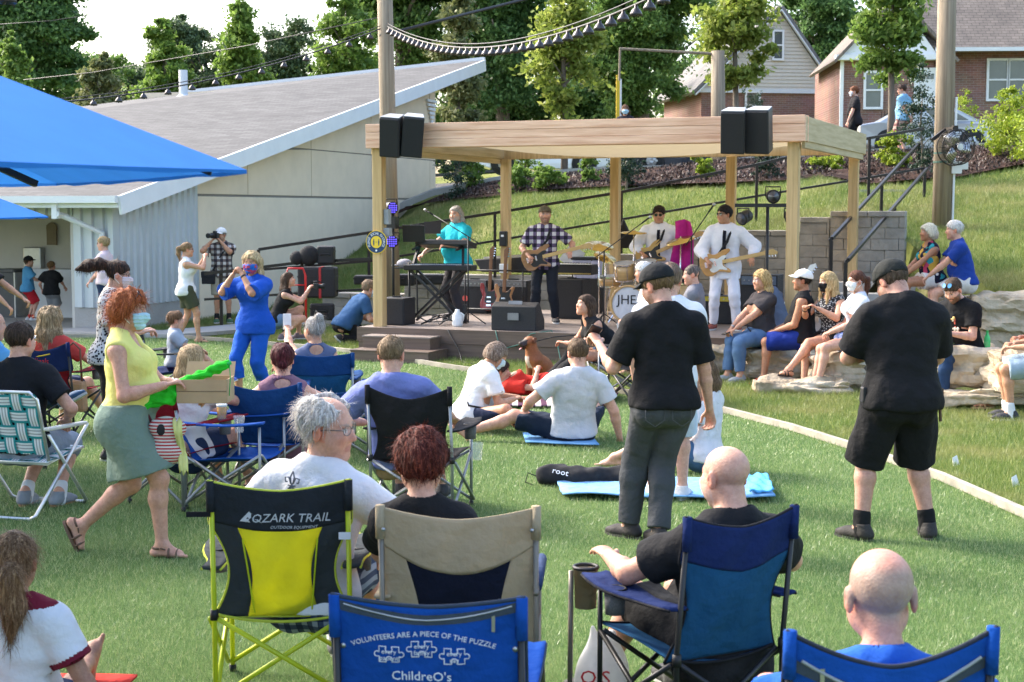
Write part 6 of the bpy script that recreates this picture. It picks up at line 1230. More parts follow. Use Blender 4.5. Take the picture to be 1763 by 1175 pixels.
# ------------------------------------------------------------------ things on the stage (local stage x along the front, y to the back)
def sthing(name, label, cat, x, y, z=DZ, rz=0, group=None): return thing(name, label, cat, sp(x, y, z), STAGE_R+R(rz), group)
def sx_at(u, y):   # stage x under image column u at stage depth y
    k = (u-881.5)/FPX; o = sp(0, y, 0); e = SM.to_3x3() @ Vector((1, 0, 0)); return (o.x-k*o.y)/(k*e.y-e.x)
M_BOX = mat('tolex', (.016, .016, .018), .6, 0, .25, 40, .3, 300); M_GRL = mat('grille_cloth', (.03, .03, .032), .9, 0, .4, 200)
def cab(label, u, y, w_, d, h, z=DZ, rz=0, cones=(), name='amplifier', grille=True, panel=None, cat='amplifier', group=None, badge=None):
    r = sthing(name, label, cat, sx_at(u, y), y, z, rz, group); MB().box((0, 0, h/2), (w_, d, h)).build('cabinet', M_BOX, r, bevel=.012)
    ph = h*.22 if panel else 0
    if grille: MB().box((0, -d/2-.002, (h-ph)/2), (w_*.9, .012, (h-ph)*.88)).build('grille', M_GRL, r)
    if panel:
        MB().box((0, -d/2-.004, h-ph/2), (w_*.92, .012, ph*.75)).build('control_panel', plain('amp_panel', panel), r); b = MB()
        for i in range(7): b.lathe([(.012, 0), (.01, .015)], (-w_*.38+i*w_*.125, -d/2-.009, h-ph/2), (0, -1, 0), 8)
        b.build('knobs', M_STEEL, r)
    MB().box((0, 0, h+.012), (w_*.3, .03, .02)).build('handle', M_BLACKP, r)
    if badge: MB().lathe([(0, 0), (.05, 0), (.05, .004)], (-w_*.2, -d/2-.009, h*.45), (0, -1, 0), 16).build('round_badge', plain('badge', badge), r)
    return r
cab('black subwoofer box standing on the front left of the stage', 683, .45, .42, .4, .4, name='subwoofer', cat='subwoofer', grille=True)
wm = sthing('floor_monitor', 'black wedge monitor at the front edge of the stage', 'loudspeaker', sx_at(891, .12), .15, DZ, 3); MB().prism([(-.22, 0), (.2, 0), (.2, .14), (-.06, .4), (-.22, .34)], -.33, .33, Matrix(((0, 0, 1, 0), (1, 0, 0, 0), (0, 1, 0, 0), (0, 0, 0, 1)))).build('cabinet', M_BOX, wm, bevel=.012); MB().box((0, -.13, .38), (.2, .02, .07), (R(-20), 0, 0)).box((0, -.23, .2), (.16, .02, .1)).build('recess_panel', plain('recess', (.2, .2, .2), rough=.4), wm)
def keyboard(label, u, y, z, L, d, tilt, rz, white=False):
    r = sthing('keyboard', label, 'keyboard', sx_at(u, y), y, z, rz); Mx = Matrix.Rotation(R(tilt), 4, 'X'); MB().box((0, 0, 0), (L, d, .08), M=Mx).build('case', M_BLACKP, r, bevel=.012); MB().box((0, .06, .045), (L*.86, d*.45, .012), M=Mx).build('white_keys', M_WHITE, r); b = MB()
    for i in range(int(L/.0236*.6)): b.box((-L*.42+i*L*.84/int(L/.0236*.6), .02, .056), (.012, d*.26, .012), M=Mx)
    b.build('black_keys', M_BLACKP, r); MB().box((0, -.1, .043), (L*.5, d*.2, .006), M=Mx).build('screen_panel', plain('panel_blue', (.03, .05, .12)), r); return r
KY = .95
r = sthing('keyboard_stand', 'black crossed leg keyboard stand in front of the keyboardist', 'stand', sx_at(755, KY), KY); b = MB()
for q in (-.12, .12): b.beam((-.42, q, .02), (.4, q, .78), .045, .03); b.beam((.42, q, .02), (-.4, q, .78), .045, .03)
b.beam((-.46, 0, .03), (-.4, 0, .03), .03, .5); b.beam((.4, 0, .03), (.46, 0, .03), .03, .5); b.build('crossed_legs', M_BLACKP, r)
for x in (-.42, .42): MB().beam((x, -.05, .78), (x*.85, .1, 1.16), .04, .04).beam((x*.85, -.15, 1.1), (x*.85, .22, 1.16), .03, .03).build('tier_arm', M_BLACKP, r)
keyboard('lower black keyboard on the crossed leg stand', 758, KY, DZ+.83, 1.05, .34, 0, 6); keyboard('upper tilted keyboard on the crossed leg stand', 768, KY+.1, DZ+1.18, .9, .3, -12, -4)
lt = sthing('laptop', 'open black laptop standing left of the keyboards', 'laptop', sx_at(716, KY), KY-.05, DZ+1.22, 10); MB().box((0, .1, 0), (.34, .24, .02)).build('base', M_BLACKP, lt); MB().box((0, -.03, .12), (.34, .015, .25), (R(8), 0, 0)).build('screen', M_BLACKP, lt); MB().tube([(0, .1, -.02), (.02, .1, -1.2)], .013, 8).build('stand_pole', M_BLACKP, lt)
tb = sthing('tablet', 'dark tablet on an arm beside the keyboardist', 'tablet', sx_at(745, 1.25), 1.25, DZ+1.42, 20); MB().box((0, 0, 0), (.26, .02, .2), (R(-30), 0, 0)).build('tablet_case', M_BLACKP, tb)
def micstand(label, u, y, h, boom=None, group='microphone stands', mic=True):
    r = sthing('microphone_stand', label, 'microphone stand', sx_at(u, y), y, DZ, 0, group); MB().tube([(0, 0, .03), (0, 0, h)], .011, 8).build('pole', M_BLACKP, r, True); b = MB()
    for k in range(3): a = k*2.094+.4; b.tube([(0, 0, .2), (.26*math.cos(a), .26*math.sin(a), .01)], .009, 6)
    b.build('tripod', M_BLACKP, r, True); e = Vector((0, 0, h))
    if boom: e = e+Vector(boom); MB().tube([Vector((0, 0, h))-Vector(boom)*.35, e], .008, 6).build('boom', M_BLACKP, r, True)
    if mic: d = (Vector(boom).normalized() if boom else Vector((0, -.3, .9)).normalized()); MB().tube([e, e+d*.13], .012, 8).build('microphone', M_BLACKP, r, True); MB().ball(e+d*.15, .026, 10).build('grille_ball', M_STEEL, r, True)
    return r
micstand('microphone stand with its boom reaching to the keyboardist', 806, .75, 1.3, (-.62, .12, .32)); micstand('tall microphone stand left of the drum kit', 1040, 1.0, 1.1, (.5, .2, .4)); micstand('microphone stand left of the bass player', 1190, 1.6, 1.3, (.3, -.2, .36)); micstand('short stand beside the left light pole', 704, .9, .9, None, mic=False)
def parlight(r, p, d, led=False):
    d = Vector(d).normalized(); MB().lathe([(.03, -.16), (.08, -.12), (.088, .02), (.094, .025), (.094, .04), (.08, .04)], p, d, 18).build('lamp_housing', M_BLACKP, r, True); b = MB(); x, y, _ = frame(d)
    if led:
        for i in range(-2, 3):
            for j in range(-2, 3):
                if i*i+j*j < 6: b.ball(Vector(p)+d*.04+x*i*.032+y*j*.032, .012, 6)
        b.build('led_lens', M_LED, r, True)
    else: MB().lathe([(0, .041), (.075, .042)], p, d, 16).build('lamp_lens', plain('lens', (.12, .13, .15), rough=.1, spec=.8), r, True)
    MB().tube([Vector(p)+x*.1, Vector(p)+x*.1+Vector((0, 0, .13)), Vector(p)-x*.1+Vector((0, 0, .13)), Vector(p)-x*.1], .01, 6).build('yoke', M_BLACKP, r, True)
M_LED = bpy.data.materials.new('led_violet'); M_LED.use_nodes = True; _p = M_LED.node_tree.nodes['Principled BSDF']; _p.inputs['Base Color'].default_value = (.05, .04, .3, 1); _p.inputs['Emission Color'].default_value = (.12, .08, .9, 1); _p.inputs['Emission Strength'].default_value = .5
r = sthing('light_stand', 'black light stand with violet lit lamps behind the round sign', 'light stand', sx_at(677, .7), .7); MB().tube([(0, 0, 0), (0, 0, 1.75)], .022, 8).build('pole', M_BLACKP, r, True); MB().box((0, 0, 1.5), (.14, .14, .18)).build('mount', M_BLACKP, r); parlight(r, (.04, -.1, 1.22), (.2, -1, 0), True); parlight(r, (.0, -.05, 1.72), (.9, -.5, 0), True)
b = MB(); [b.tube([(0, 0, .35), (.3*math.cos(a), .3*math.sin(a), .01)], .014, 6) for a in (.3, 2.4, 4.5)]; b.build('tripod', M_BLACKP, r, True)
r = sthing('light_bar', 'black light bar with three lamp heads at the right of the stage', 'light bar', sx_at(1320, .55), .55); MB().tube([(0, 0, 0), (0, 0, 1.75)], .022, 8).build('pole', M_BLACKP, r, True); MB().box((-.02, 0, 1.75), (.85, .05, .05)).build('crossbar', M_BLACKP, r); parlight(r, (-.33, -.02, 1.58), (-.5, -1, -.4)); parlight(r, (.33, -.02, 1.58), (.5, -1, -.4)); parlight(r, (.07, 0, 1.87), (.4, -1, -.1))
sg_ = sthing('round_sign', 'round navy and yellow distancing sign on the left stage post', 'sign', .0, -.09, at(651, 417, Y=22.3).z); NV, YL = plain('sign_navy', (.015, .045, .11), var=0), plain('sign_yellow', (.75, .52, .04), var=0)
MB().lathe([(0, 0), (.168, 0), (.168, .012)], (0, 0, 0), (0, -1, 0), 40).build('sign_edge', YL, sg_); MB().lathe([(0, .013), (.158, .014)], (0, 0, 0), (0, -1, 0), 40).build('sign_ring', NV, sg_); MB().lathe([(0, .016), (.088, .017)], (0, 0, 0), (0, -1, 0), 32).build('sign_centre', YL, sg_)
def ringtext(body, rad, a0, a1, size):
    for i, c in enumerate(body):
        if c == ' ': continue
        a = a0+(a1-a0)*i/(len(body)-1); me = text('sign_letter', c, size, M_PRINT, None, (0, 0, 0), (0, 0, 0), .001); me.transform(Matrix.Translation((rad*math.sin(a), -.018, rad*math.cos(a))) @ Matrix.Rotation(a, 4, 'Y') @ Matrix.Rotation(R(90), 4, 'X')); link('sign_letter', me, sg_)
ringtext('PLEASE SOCIAL DISTANCE', .122, R(-118), R(118), .05)
for x in (-.04, .04): MB().ball((x, -.018, .035), (.009, .003, .009), 8).box((x, -.018, .0), (.02, .003, .045)).box((x, -.018, -.035), (.014, .003, .03)).build('sign_figure', NV, sg_)
MB().box((0, -.018, 0), (.03, .003, .006)).build('sign_arrow', NV, sg_); MB().ball((0, -.017, -.122), (.016, .003, .016), 8).build('sign_mark', M_PRINT, sg_)
bx = sthing('post_speaker', 'small dark loudspeaker strapped to the rear left post', 'loudspeaker', 0, D_-.12, 1.62); MB().box((0, 0, 0), (.13, .1, .26)).build('cabinet', M_BLACKP, bx, bevel=.015); MB().box((0, -.052, .05), (.05, .004, .035)).build('tag_plate', M_PRINT, bx)
bx = sthing('outlet_box', 'grey weatherproof outlet box on the rear left post', 'outlet box', 0, D_-.11, 1.1); MB().box((0, 0, 0), (.14, .08, .16)).build('cover', M_TRIM, bx, bevel=.01); MB().tube([(.03, 0, -.08), (.03, 0, -.75)], .014, 8).build('conduit', M_TRIM, bx, True)
bx = sthing('junction_box', 'grey bracket box on the back of the left stage post', 'junction box', .12, .02, 1.9); MB().box((0, 0, .12), (.08, .1, .22)).box((0, 0, -.1), (.1, .1, .12)).build('housing', plain('box_grey', (.3, .31, .32)), bx, bevel=.01)
cab('black guitar amplifier with a round sticker behind the keyboardist', 818, 3.2, .55, .3, .55, panel=(.15, .15, .15), badge=(.6, .1, .08)); cab('black amplifier with a white round badge behind the monitor', 884, 3.3, .6, .3, .55, panel=(.2, .2, .2), badge=(.6, .6, .6)); cab('tall black speaker cabinet right of the plaid shirt guitarist', 985, 2.6, .48, .4, .62, name='speaker_cabinet', cat='speaker cabinet')
cab('black road case rack behind the bass player', 1312, 2.2, .55, .45, .75, name='equipment_rack', panel=(.1, .13, .18), cat='rack case', grille=True); cab('low bass amplifier with a yellow piped front by the bass player', 1235, 2.4, .6, .35, .42, cat='amplifier', panel=(.5, .4, .05)); cab('second low amplifier between the drum kit and the bass player', 1180, 3.0, .5, .35, .5)
r = sthing('stage_piano', 'black stage piano with white keys on its stand at the back', 'piano', sx_at(985, 2.75), 2.75, DZ+.66); MB().box((0, 0, .1), (.75, .35, .16)).build('case', M_BOX, r, bevel=.01); MB().box((0, -.13, .19), (.7, .12, .015)).build('white_keys', M_WHITE, r); MB().box((0, -.185, .04), (.74, .01, .02)).build('brass_strip', plain('brass', (.5, .35, .12), metal=.8, rough=.3), r)
b = MB()
for i in range(16): b.box((-.33+i*.044, -.11, .203), (.014, .07, .014))
b.build('black_keys', M_BLACKP, r)
r = sthing('open_case', 'open black instrument case lying on the back wall', 'case', sx_at(890, 5.35), 5.3, 1.02, -5); MB().prism([(-.6, 0), (.5, 0), (.65, .32), (-.75, .22)], -.18, .18, Matrix(((1, 0, 0, 0), (0, 0, 1, 0), (0, 1, 0, 0), (0, 0, 0, 1)))).build('shell', M_BOX, r, bevel=.02); MB().box((-.02, 0, .29), (1.1, .3, .03), (0, R(-4), 0)).build('lining', plain('lining', (.45, .42, .4), var=.4, scale=5), r)
r = sthing('storage_tote', 'pale lilac storage tote with a black lid beside the piano', 'tote', sx_at(1012, 3.9), 3.9, 1.0); MB().prism([(-.19, 0), (.19, 0), (.22, .3), (-.22, .3)], -.15, .15, Matrix(((1, 0, 0, 0), (0, 0, 1, 0), (0, 1, 0, 0), (0, 0, 0, 1)))).build('tub', plain('lilac', (.42, .42, .55)), r, bevel=.01); MB().box((0, 0, .33), (.48, .36, .05)).build('lid', M_BLACKP, r, bevel=.01); MB().box((0, 0, -.28), (.5, .4, .55)).build('stand_box', M_BOX, r)
r = sthing('music_stand', 'grey music stand panel leaning behind the tote', 'music stand', sx_at(985, 4.1), 4.1, 1.25); MB().box((0, 0, .1), (.3, .02, .34), (R(-15), R(35), 0)).build('panel', plain('panel_grey', (.45, .46, .47)), r); MB().tube([(0, .02, 0), (0, .02, -.8)], .012, 6).build('pole', M_BLACKP, r)
# drum kit
M_WOOD = mat('maple_shell', (.5, .3, .11), .3, c2=(.66, .43, .19), scale=3, stretch=(.5, .5, 9), coat=.4); M_HEAD = plain('drum_head', (.62, .63, .65), rough=.5); M_CYM = plain('cymbal_bronze', (.6, .45, .16), rough=.25, metal=.9)
dx = sx_at(1083, 1.75); dk = sthing('drum_kit', 'maple drum kit with JHE lettered on its bass drum', 'drum kit', dx, 1.75); br = .275
bd_ = MB().lathe([(br*.99, 0), (br, .0), (br, .36), (br*.99, .36)], (0, 0, br+.02), (0, 1, 0), 36).build('bass_drum', M_WOOD, dk, True); MB().lathe([(0, 0), (br*.96, .0), (br*.96, .006)], (0, -.004, br+.02), (0, -1, 0), 36).build('drum_head', M_HEAD, bd_); MB().lathe([(br*.93, -.02), (br*1.05, -.02), (br*1.05, .03), (br*.93, .03)], (0, 0, br+.02), (0, -1, 0), 36, ring=True).build('hoop', M_WOOD, bd_, True)
tx = text('drum_lettering', 'JHE', .2, M_BLACKP, None, (0, 0, 0), (0, 0, 0), .001); tx.transform(Matrix.Translation((-.03, -.016, br+.08)) @ Matrix.Rotation(R(90), 4, 'X')); link('drum_lettering', tx, bd_); MB().lathe([(0, .012), (.06, .013)], (.1, 0, br-.11), (0, -1, 0), 20).build('port_hole', M_BLACKP, bd_); MB().lathe([(.058, .01), (.075, .016), (.075, .008)], (.1, 0, br-.11), (0, -1, 0), 20, ring=True).build('port_ring', M_HEAD, bd_)
def drum(x, y, z, r_, h, ax=(0, -.25, 1), nm='tom'):
    o = MB().lathe([(r_, -h/2), (r_, h/2)], (x, y, z), ax, 24).build(nm, M_WOOD, dk, True); MB().lathe([(0, h/2+.004), (r_*.97, h/2+.004)], (x, y, z), ax, 24).build('drum_head', M_HEAD, o); b = MB(); b.lathe([(r_+.012, h/2-.015), (r_+.012, h/2+.01), (r_*.97, h/2+.01)], (x, y, z), ax, 24, ring=True); b.lathe([(r_+.012, -h/2-.01), (r_+.012, -h/2+.012)], (x, y, z), ax, 24); d = Vector(ax).normalized(); X_, Y_, _ = frame(ax, (0, 1, 0))
    for k in range(6): a = k*1.047; q = Vector((x, y, z))+X_*(r_+.012)*math.cos(a)+Y_*(r_+.012)*math.sin(a); b.tube([q-d*h*.45, q+d*h*.45], .006, 5)
    b.build('chrome_hoop', M_CHROME, o)
drum(-.1, .1, .78, .15, .24); drum(.24, .1, .8, .16, .26); drum(.62, .35, .4, .21, .4, (0, 0, 1), 'floor_tom'); drum(-.42, .4, .62, .18, .14, (0, -.1, 1), 'snare_drum')
def cymbal(x, y, z, r_, ax): MB().lathe([(.0, .025), (.03, .022), (.045, .008), (r_, -.012), (r_, -.014), (.0, .01)], (x, y, z), ax, 28).build('cymbal', M_CYM, dk, True); MB().tube([(x, y, .02), (x, y, z+.05)], .01, 6).build('cymbal_stand', M_CHROME, dk, True)
cymbal(-.02, .3, 1.36, .2, (.05, -.1, 1)); cymbal(-.5, .1, 1.16, .22, (.2, -.3, 1)); cymbal(-.48, .35, .98, .18, (.5, -.3, 1)); cymbal(.7, .3, 1.25, .22, (-.2, -.3, 1))
b = MB(); b.tube([(.07, .1, .55), (.07, .1, .85)], .014, 8); b.tube([(-.1, .1, .78), (.24, .1, .8)], .012, 8); b.tube([(-.35, .0, .0), (-.42, .4, .55)], .01, 6); b.tube([(-.55, .5, .0), (-.42, .4, .55)], .01, 6); b.tube([(-.3, -.05, .02), (-.15, .05, .3)], .012, 6); b.build('hardware', M_CHROME, dk)
MB().lathe([(.17, 0), (.18, .06), (.0, .08)], (.25, .95, .5), n=18).tube([(.25, .95, .5), (.25, .95, 0)], .02, 8).build('drum_throne', M_BLACKF, dk)
r = sthing('jacket', 'magenta jacket hanging on a stand behind the white shirt guitarist', 'jacket', sx_at(1176, 2.3), 2.3, DZ); MB().grid([[(x*(.8+.5*t)+.03*math.sin(t*5), .03*math.sin(x*30+t*3), 1.55-.75*t-.25*abs(x)) for x in np.linspace(-.14, .14, 9)] for t in np.linspace(0, 1, 10)], .03).build('cloth_body', fabric((.42, .02, .2)), r, True); MB().tube([(0, .02, 0), (0, .02, 1.55)], .014, 8).build('stand_pole', M_BLACKP, r)
r = sthing('instrument_bag', 'black pointed instrument bag slung on the railing', 'bag', sx_at(1072, 4.9), 5.2, 1.45); MB().prism([(-.35, 0), (.1, .02), (.38, .15), (.35, .28), (.02, .3), (-.08, .52), (-.17, .32), (-.3, .1)], -.05, .05, Matrix(((1, 0, 0, 0), (0, 0, 1, 0), (0, 1, 0, 0), (0, 0, 0, 1)))).build('bag_body', M_BLACKF, r, bevel=.03)
# guitars
def guitar(label, M, body, guard, neck, L=1.0, offset=True, head=None, strap=True, name='electric_guitar', group=None):
    root = thing(name, label, 'guitar', (0, 0, 0)); root.matrix_world = M; XF[root.name] = M; root['group'] = group or 'guitars'
    out = [(-.21, -.10), (-.17, -.155), (-.08, -.165), (.0, -.125), (.08, -.14), (.155, -.17), (.17, -.13), (.11, -.075), (.09, -.03), (.1, .03), (.14, .08), (.21, .125), (.2, .165), (.11, .165), (.0, .12), (-.09, .15), (-.18, .15), (-.225, .09), (-.235, 0)]
    pts = []
    n = len(out)
    for i in range(n):   # Catmull-Rom
        p0, p1, p2, p3 = [np.array(out[(i+k) % n]) for k in (-1, 0, 1, 2)]
        for t in (0, .33, .66): pts.append(tuple(.5*((2*p1)+(-p0+p2)*t+(2*p0-5*p1+4*p2-p3)*t*t+(-p0+3*p1-3*p2+p3)*t**3)))
    MB().prism(pts, -.022, .022).build('guitar_body', body, root, bevel=.01); pg = [(x*.62+.02, y*.62-.02) for x, y in pts]; MB().prism(pg, .0225, .026).build('pick_guard', guard, root)
    MB().box((.38*L, 0, .018), (.6*L, .055, .025)).build('neck', neck, root, bevel=.006); MB().prism([(.66*L, -.03), (.68*L, -.035), (.84*L, -.05), (.86*L, -.02), (.8*L, .035), (.68*L, .035), (.66*L, .03)], .0, .02).build('headstock', head or neck, root, bevel=.004); b = MB()
    for k in range(4): b.tube([(.69*L+k*.04, -.06-.004*k, .01), (.69*L+k*.04, -.03, .01)], .008, 6)
    b.build('tuners', M_CHROME, root); b = MB()
    for k in range(2): MB().box((-.02-.07*k, 0, .03), (.022, .07, .012)).build('pickup', M_CHROME, root)
    MB().box((-.15, 0, .03), (.03, .08, .014)).build('bridge', M_CHROME, root)
    return root
M_SUNB = mat('sunburst_wood', (.28, .13, .05), .3, c2=(.42, .22, .09), scale=2, stretch=(1, 8, 1), coat=.4); M_BUTT = mat('butterscotch', (.52, .3, .07), .3, c2=(.6, .38, .12), scale=2, stretch=(1, 8, 1), coat=.4); M_ASHW = mat('amber_ash', (.46, .22, .06), .3, c2=(.6, .33, .1), scale=2, stretch=(1, 8, 1), coat=.4); M_MAPLE = plain('maple_neck', (.55, .36, .14), rough=.35); M_ROSE = plain('rosewood', (.16, .08, .04)); M_GUARDW = plain('white_guard', (.7, .68, .62), rough=.3); M_GUARDB = plain('black_guard', (.02, .02, .02), rough=.3)
M_SG = plain('cherry_red', (.22, .015, .012), rough=.25, coat=.5)
def upright(label, u, y, body): 
    M = Matrix.Translation(sp(sx_at(u, y), y, DZ+.3)) @ Matrix.Rotation(STAGE_R, 4, 'Z') @ Matrix.Rotation(R(82), 4, 'X') @ Matrix.Rotation(R(90), 4, 'Z'); return guitar(label, M, body, M_GUARDB, M_ROSE, .95, group='guitars on stands')
upright('cherry red electric guitar upright on a rack behind the monitor', 843, 2.9, M_SG); upright('pale necked guitar upright behind the wedge monitor', 868, 2.7, M_SUNB)
gq = at(1392, 470, Y=21.2); M = Matrix.Translation(gq) @ Matrix.Rotation(STAGE_R, 4, 'Z') @ Matrix.Rotation(R(80), 4, 'X') @ Matrix.Rotation(R(62), 4, 'Z') @ Matrix.Translation((-.66, 0, 0)); guitar('guitar leaning so its white headstock shows above the man in the white cap', M, M_SUNB, M_GUARDW, M_MAPLE, .95, head=M_GUARDW, group='guitars on stands')
r = sthing('guitar_rack', 'low black tubular guitar rack behind the keyboardist', 'guitar rack', sx_at(850, 2.8), 2.8); b = MB(); [b.tube([(x, 0, 0), (x, 0, .72)], .014, 6) for x in (-.5, .5)]; b.tube([(-.5, 0, .72), (.6, 0, .72)], .016, 6); b.tube([(-.5, -.1, .1), (.6, -.1, .1)], .016, 6); b.tube([(-.5, 0, .1), (-.5, -.2, .0)], .014, 6); b.build('rack_frame', M_BLACKP, r, True)
r = sthing('water_jug', 'white plastic jug beside the wedge monitor', 'jug', sx_at(785, .35), .4); MB().lathe([(.07, 0), (.08, .03), (.08, .16), (.04, .21), (.03, .25)], n=16).build('jug_body', plain('jug_white', (.7, .72, .72), rough=.3), r, True); MB().tube([(.05, 0, .2), (.1, 0, .17), (.085, 0, .08)], .012, 6).build('jug_handle', plain('jug_white', (.7, .72, .72), rough=.3), r, True)
r = sthing('tray_table', 'small stand with a grey cap and yellow cloth left of the keyboards', 'side table', sx_at(705, 1.4), 1.4); MB().box((0, 0, .8), (.45, .3, .02)).build('table_top', M_BLACKP, r); MB().tube([(0, 0, 0), (0, 0, .8)], .015, 8).build('pole', M_BLACKP, r); MB().ball((-.08, 0, .87), (.13, .1, .07), 12).box((-.22, 0, .84), (.12, .12, .012)).build('grey_cap', fabric((.3, .29, .33)), r, True); MB().box((.12, -.05, .83), (.2, .2, .025)).build('yellow_cloth', fabric((.6, .35, .03)), r, bevel=.01)
cbm = lambda name, label, pts, m, r_=.009: tag(MB().tube(pts, r_, 6).build(name, m, None, True), label, 'cable', 'cables on the stage')
M_GCAB = plain('green_cable', (.06, .16, .12), rough=.5)
cbm('stage_cable', 'green cable drooping over the stage edge below the wedge monitor', [sp(sx_at(854, -.2), -.22, DZ+.01), sp(sx_at(858, -.22), -.24, .3), sp(sx_at(872, -.24), -.25, .2), sp(sx_at(892, -.24), -.25, .25), sp(sx_at(915, -.22), -.24, DZ-.02), sp(sx_at(950, -.1), -.1, DZ+.02), sp(sx_at(960, -.22), -.23, .3), sp(sx_at(966, -.3), -.3, .05), sp(sx_at(975, -.6), -.6, .02)], M_GCAB)
cbm('stage_cable', 'black cable lying on the grass before the stage', [sp(sx_at(770, -.22), -.22, DZ), sp(sx_at(790, -.24), -.25, .15), sp(sx_at(800, -.5), -.6, .02), sp(sx_at(820, -.7), -.8, .02), sp(sx_at(845, -.5), -.5, .02)], M_BLACKP)
cbm('stage_cable', 'tangle of black cables on the stage boards under the keyboard stand', [sp(sx_at(730+12*math.sin(i*1.9)+i*2, .6), .6+.3*math.sin(i*1.3), DZ+.02+.12*abs(math.sin(i*.7))) for i in range(30)], M_BLACKP)
tag(MB().ball(at(850, 596, z=.03), .035, 10).build('orange_ball', plain('orange', (.7, .14, .02)), None, True), 'small orange ball on the grass before the stage', 'ball')
# cases and hand truck left of the stage
hp_ = at(510, 552, Y=25.0); ht_ = thing('hand_truck', 'red hand truck standing against the black cases', 'hand truck', (hp_.x, 25.0, .05), R(8)); M_RED = plain('red_paint', (.5, .02, .02), rough=.35); b = MB()
b.tube([(-.16, 0, .05), (-.16, .05, 1.0), (-.12, .06, 1.12), (.12, .06, 1.12), (.16, .05, 1.0), (.16, 0, .05)], .018, 8); [b.tube([(-.16, .02+.01*k, .25+k*.2), (.16, .02+.01*k, .25+k*.2)], .012, 6) for k in range(4)]; b.build('truck_frame', M_RED, ht_, True); MB().box((0, -.1, .03), (.36, .22, .015)).build('toe_plate', M_STEEL, ht_)
for x in (-.2, .2): MB().lathe([(.06, -.025), (.12, -.025), (.12, .025), (.06, .025)], (x, .06, .12), (1, 0, 0), 16).build('wheel', M_RUBBER, ht_, True)
def crate(label, u, vb, Y, w_, d, h, name='equipment_case', rz=0, z=None, strap=None, m=None):
    p = at(u, vb, Y=Y); r = thing(name, label, 'case', (p.x, Y, p.z if z is None else z), R(rz), 'black equipment cases'); MB().box((0, 0, h/2), (w_, d, h)).build('shell', m or M_BOX, r, bevel=.03); MB().box((0, 0, h*.7), (w_+.01, d+.01, .02)).build('seam', M_BLACKP, r)
    MB().tube([(-.07, -d/2, h*.5), (-.07, -d/2-.03, h*.5+.02), (.07, -d/2-.03, h*.5+.02), (.07, -d/2, h*.5)], .01, 6).build('handle', M_BLACKP, r)
    if strap: MB().box((w_*.1, 0, h/2), (.04, d+.02, h+.01)).build('red_strap', plain('strap_red', (.4, .03, .03)), r)
    return r
crate('large black drum case with a red strap behind the red hand truck', 548, 512, 25.6, .62, .5, .5, strap=1); c1 = crate('black loudspeaker case stacked on the drum case', 562, 455, 25.6, .28, .3, .3); crate('dark rectangular panel case leaning low by the hand truck', 555, 552, 25.2, .4, .08, .28); crate('long black bag lying along the low wall', 640, 490, 26.6, .6, .3, .16); crate('black case on the wall left of the light stand', 690, 492, 26.7, .5, .3, .2); crate('black keyboard case lying on the wall behind the keyboardist', 735, 490, 26.9, .6, .3, .18)
p_ = at(532, 455, Y=25.5); bp__ = thing('backpack', 'rounded black backpack on top of the drum case', 'backpack', (p_.x, 25.5, p_.z)); MB().ball((0, 0, .14), (.17, .12, .17), 14).build('pack_body', M_BLACKF, bp__, True); MB().ball((-.2, 0, .1), (.12, .1, .12), 12).build('side_pouch', M_BLACKF, bp__, True)
# ------------------------------------------------------------------ things on the lawn
def sheet(name, label, cat, corners, m, z=.012, wob=.012, nx_=16, ny_=12, thick=.01, group=None):
    c = [Vector((p[0], p[1], 0)) for p in corners]; P = []
    for i in range(ny_):
        f = i/(ny_-1); row = []
        for j in range(nx_): g = j/(nx_-1); q = c[0].lerp(c[1], g).lerp(c[3].lerp(c[2], g), f); q.z = z+wob*(.5+.5*math.sin(g*11+f*5)*math.sin(f*9+1.3+g*3)); row.append(q)
        P.append(row)
    o = MB().grid(P, thick).build(name, m, None, True); return tag(o, label, cat, group)
g0 = lambda u, v: at(u, v, z=0)
sheet('beach_towel', 'pale blue towel spread on the grass by the black bag', 'towel', [g0(968, 862), g0(1335, 868), g0(1318, 832), g0(958, 836)], fabric((.17, .36, .6)), .035, .03)
sheet('beach_towel', 'bright blue folded towel behind the shaved head of the man in black', 'towel', [g0(1290, 866), g0(1332, 864), g0(1322, 834), g0(1285, 834)], fabric((.1, .38, .68)), .07, .03)
sheet('beach_towel', 'blue and white mat under the man in the grey tee', 'towel', [g0(905, 768), g0(1032, 773), g0(1015, 752), g0(900, 752)], fabric((.12, .28, .5)), .035, .006)
M_PLAID = patmat('plaid', [(.4, .02, .03), (.08, .03, .06), (.55, .45, .4)], .5)
sheet('picnic_blanket', 'red plaid blanket beneath the person lying down', 'blanket', [g0(845, 706), g0(1050, 704), g0(1065, 682), g0(870, 690)], M_PLAID, .035, .015)
sheet('picnic_blanket', 'bright red plaid blanket corner at the bare feet', 'blanket', [g0(985, 712), g0(1050, 700), g0(1062, 684), g0(1010, 688)], M_PLAID, .06, .02)
sheet('red_towel', 'red towel on the grass in the bottom left corner', 'towel', [Vector((-3.0, 5.4, 0)), Vector((-1.75, 5.3, 0)), Vector((-1.68, 6.75, 0)), Vector((-3.0, 6.8, 0))], fabric((.5, .03, .02)), .04, .012)
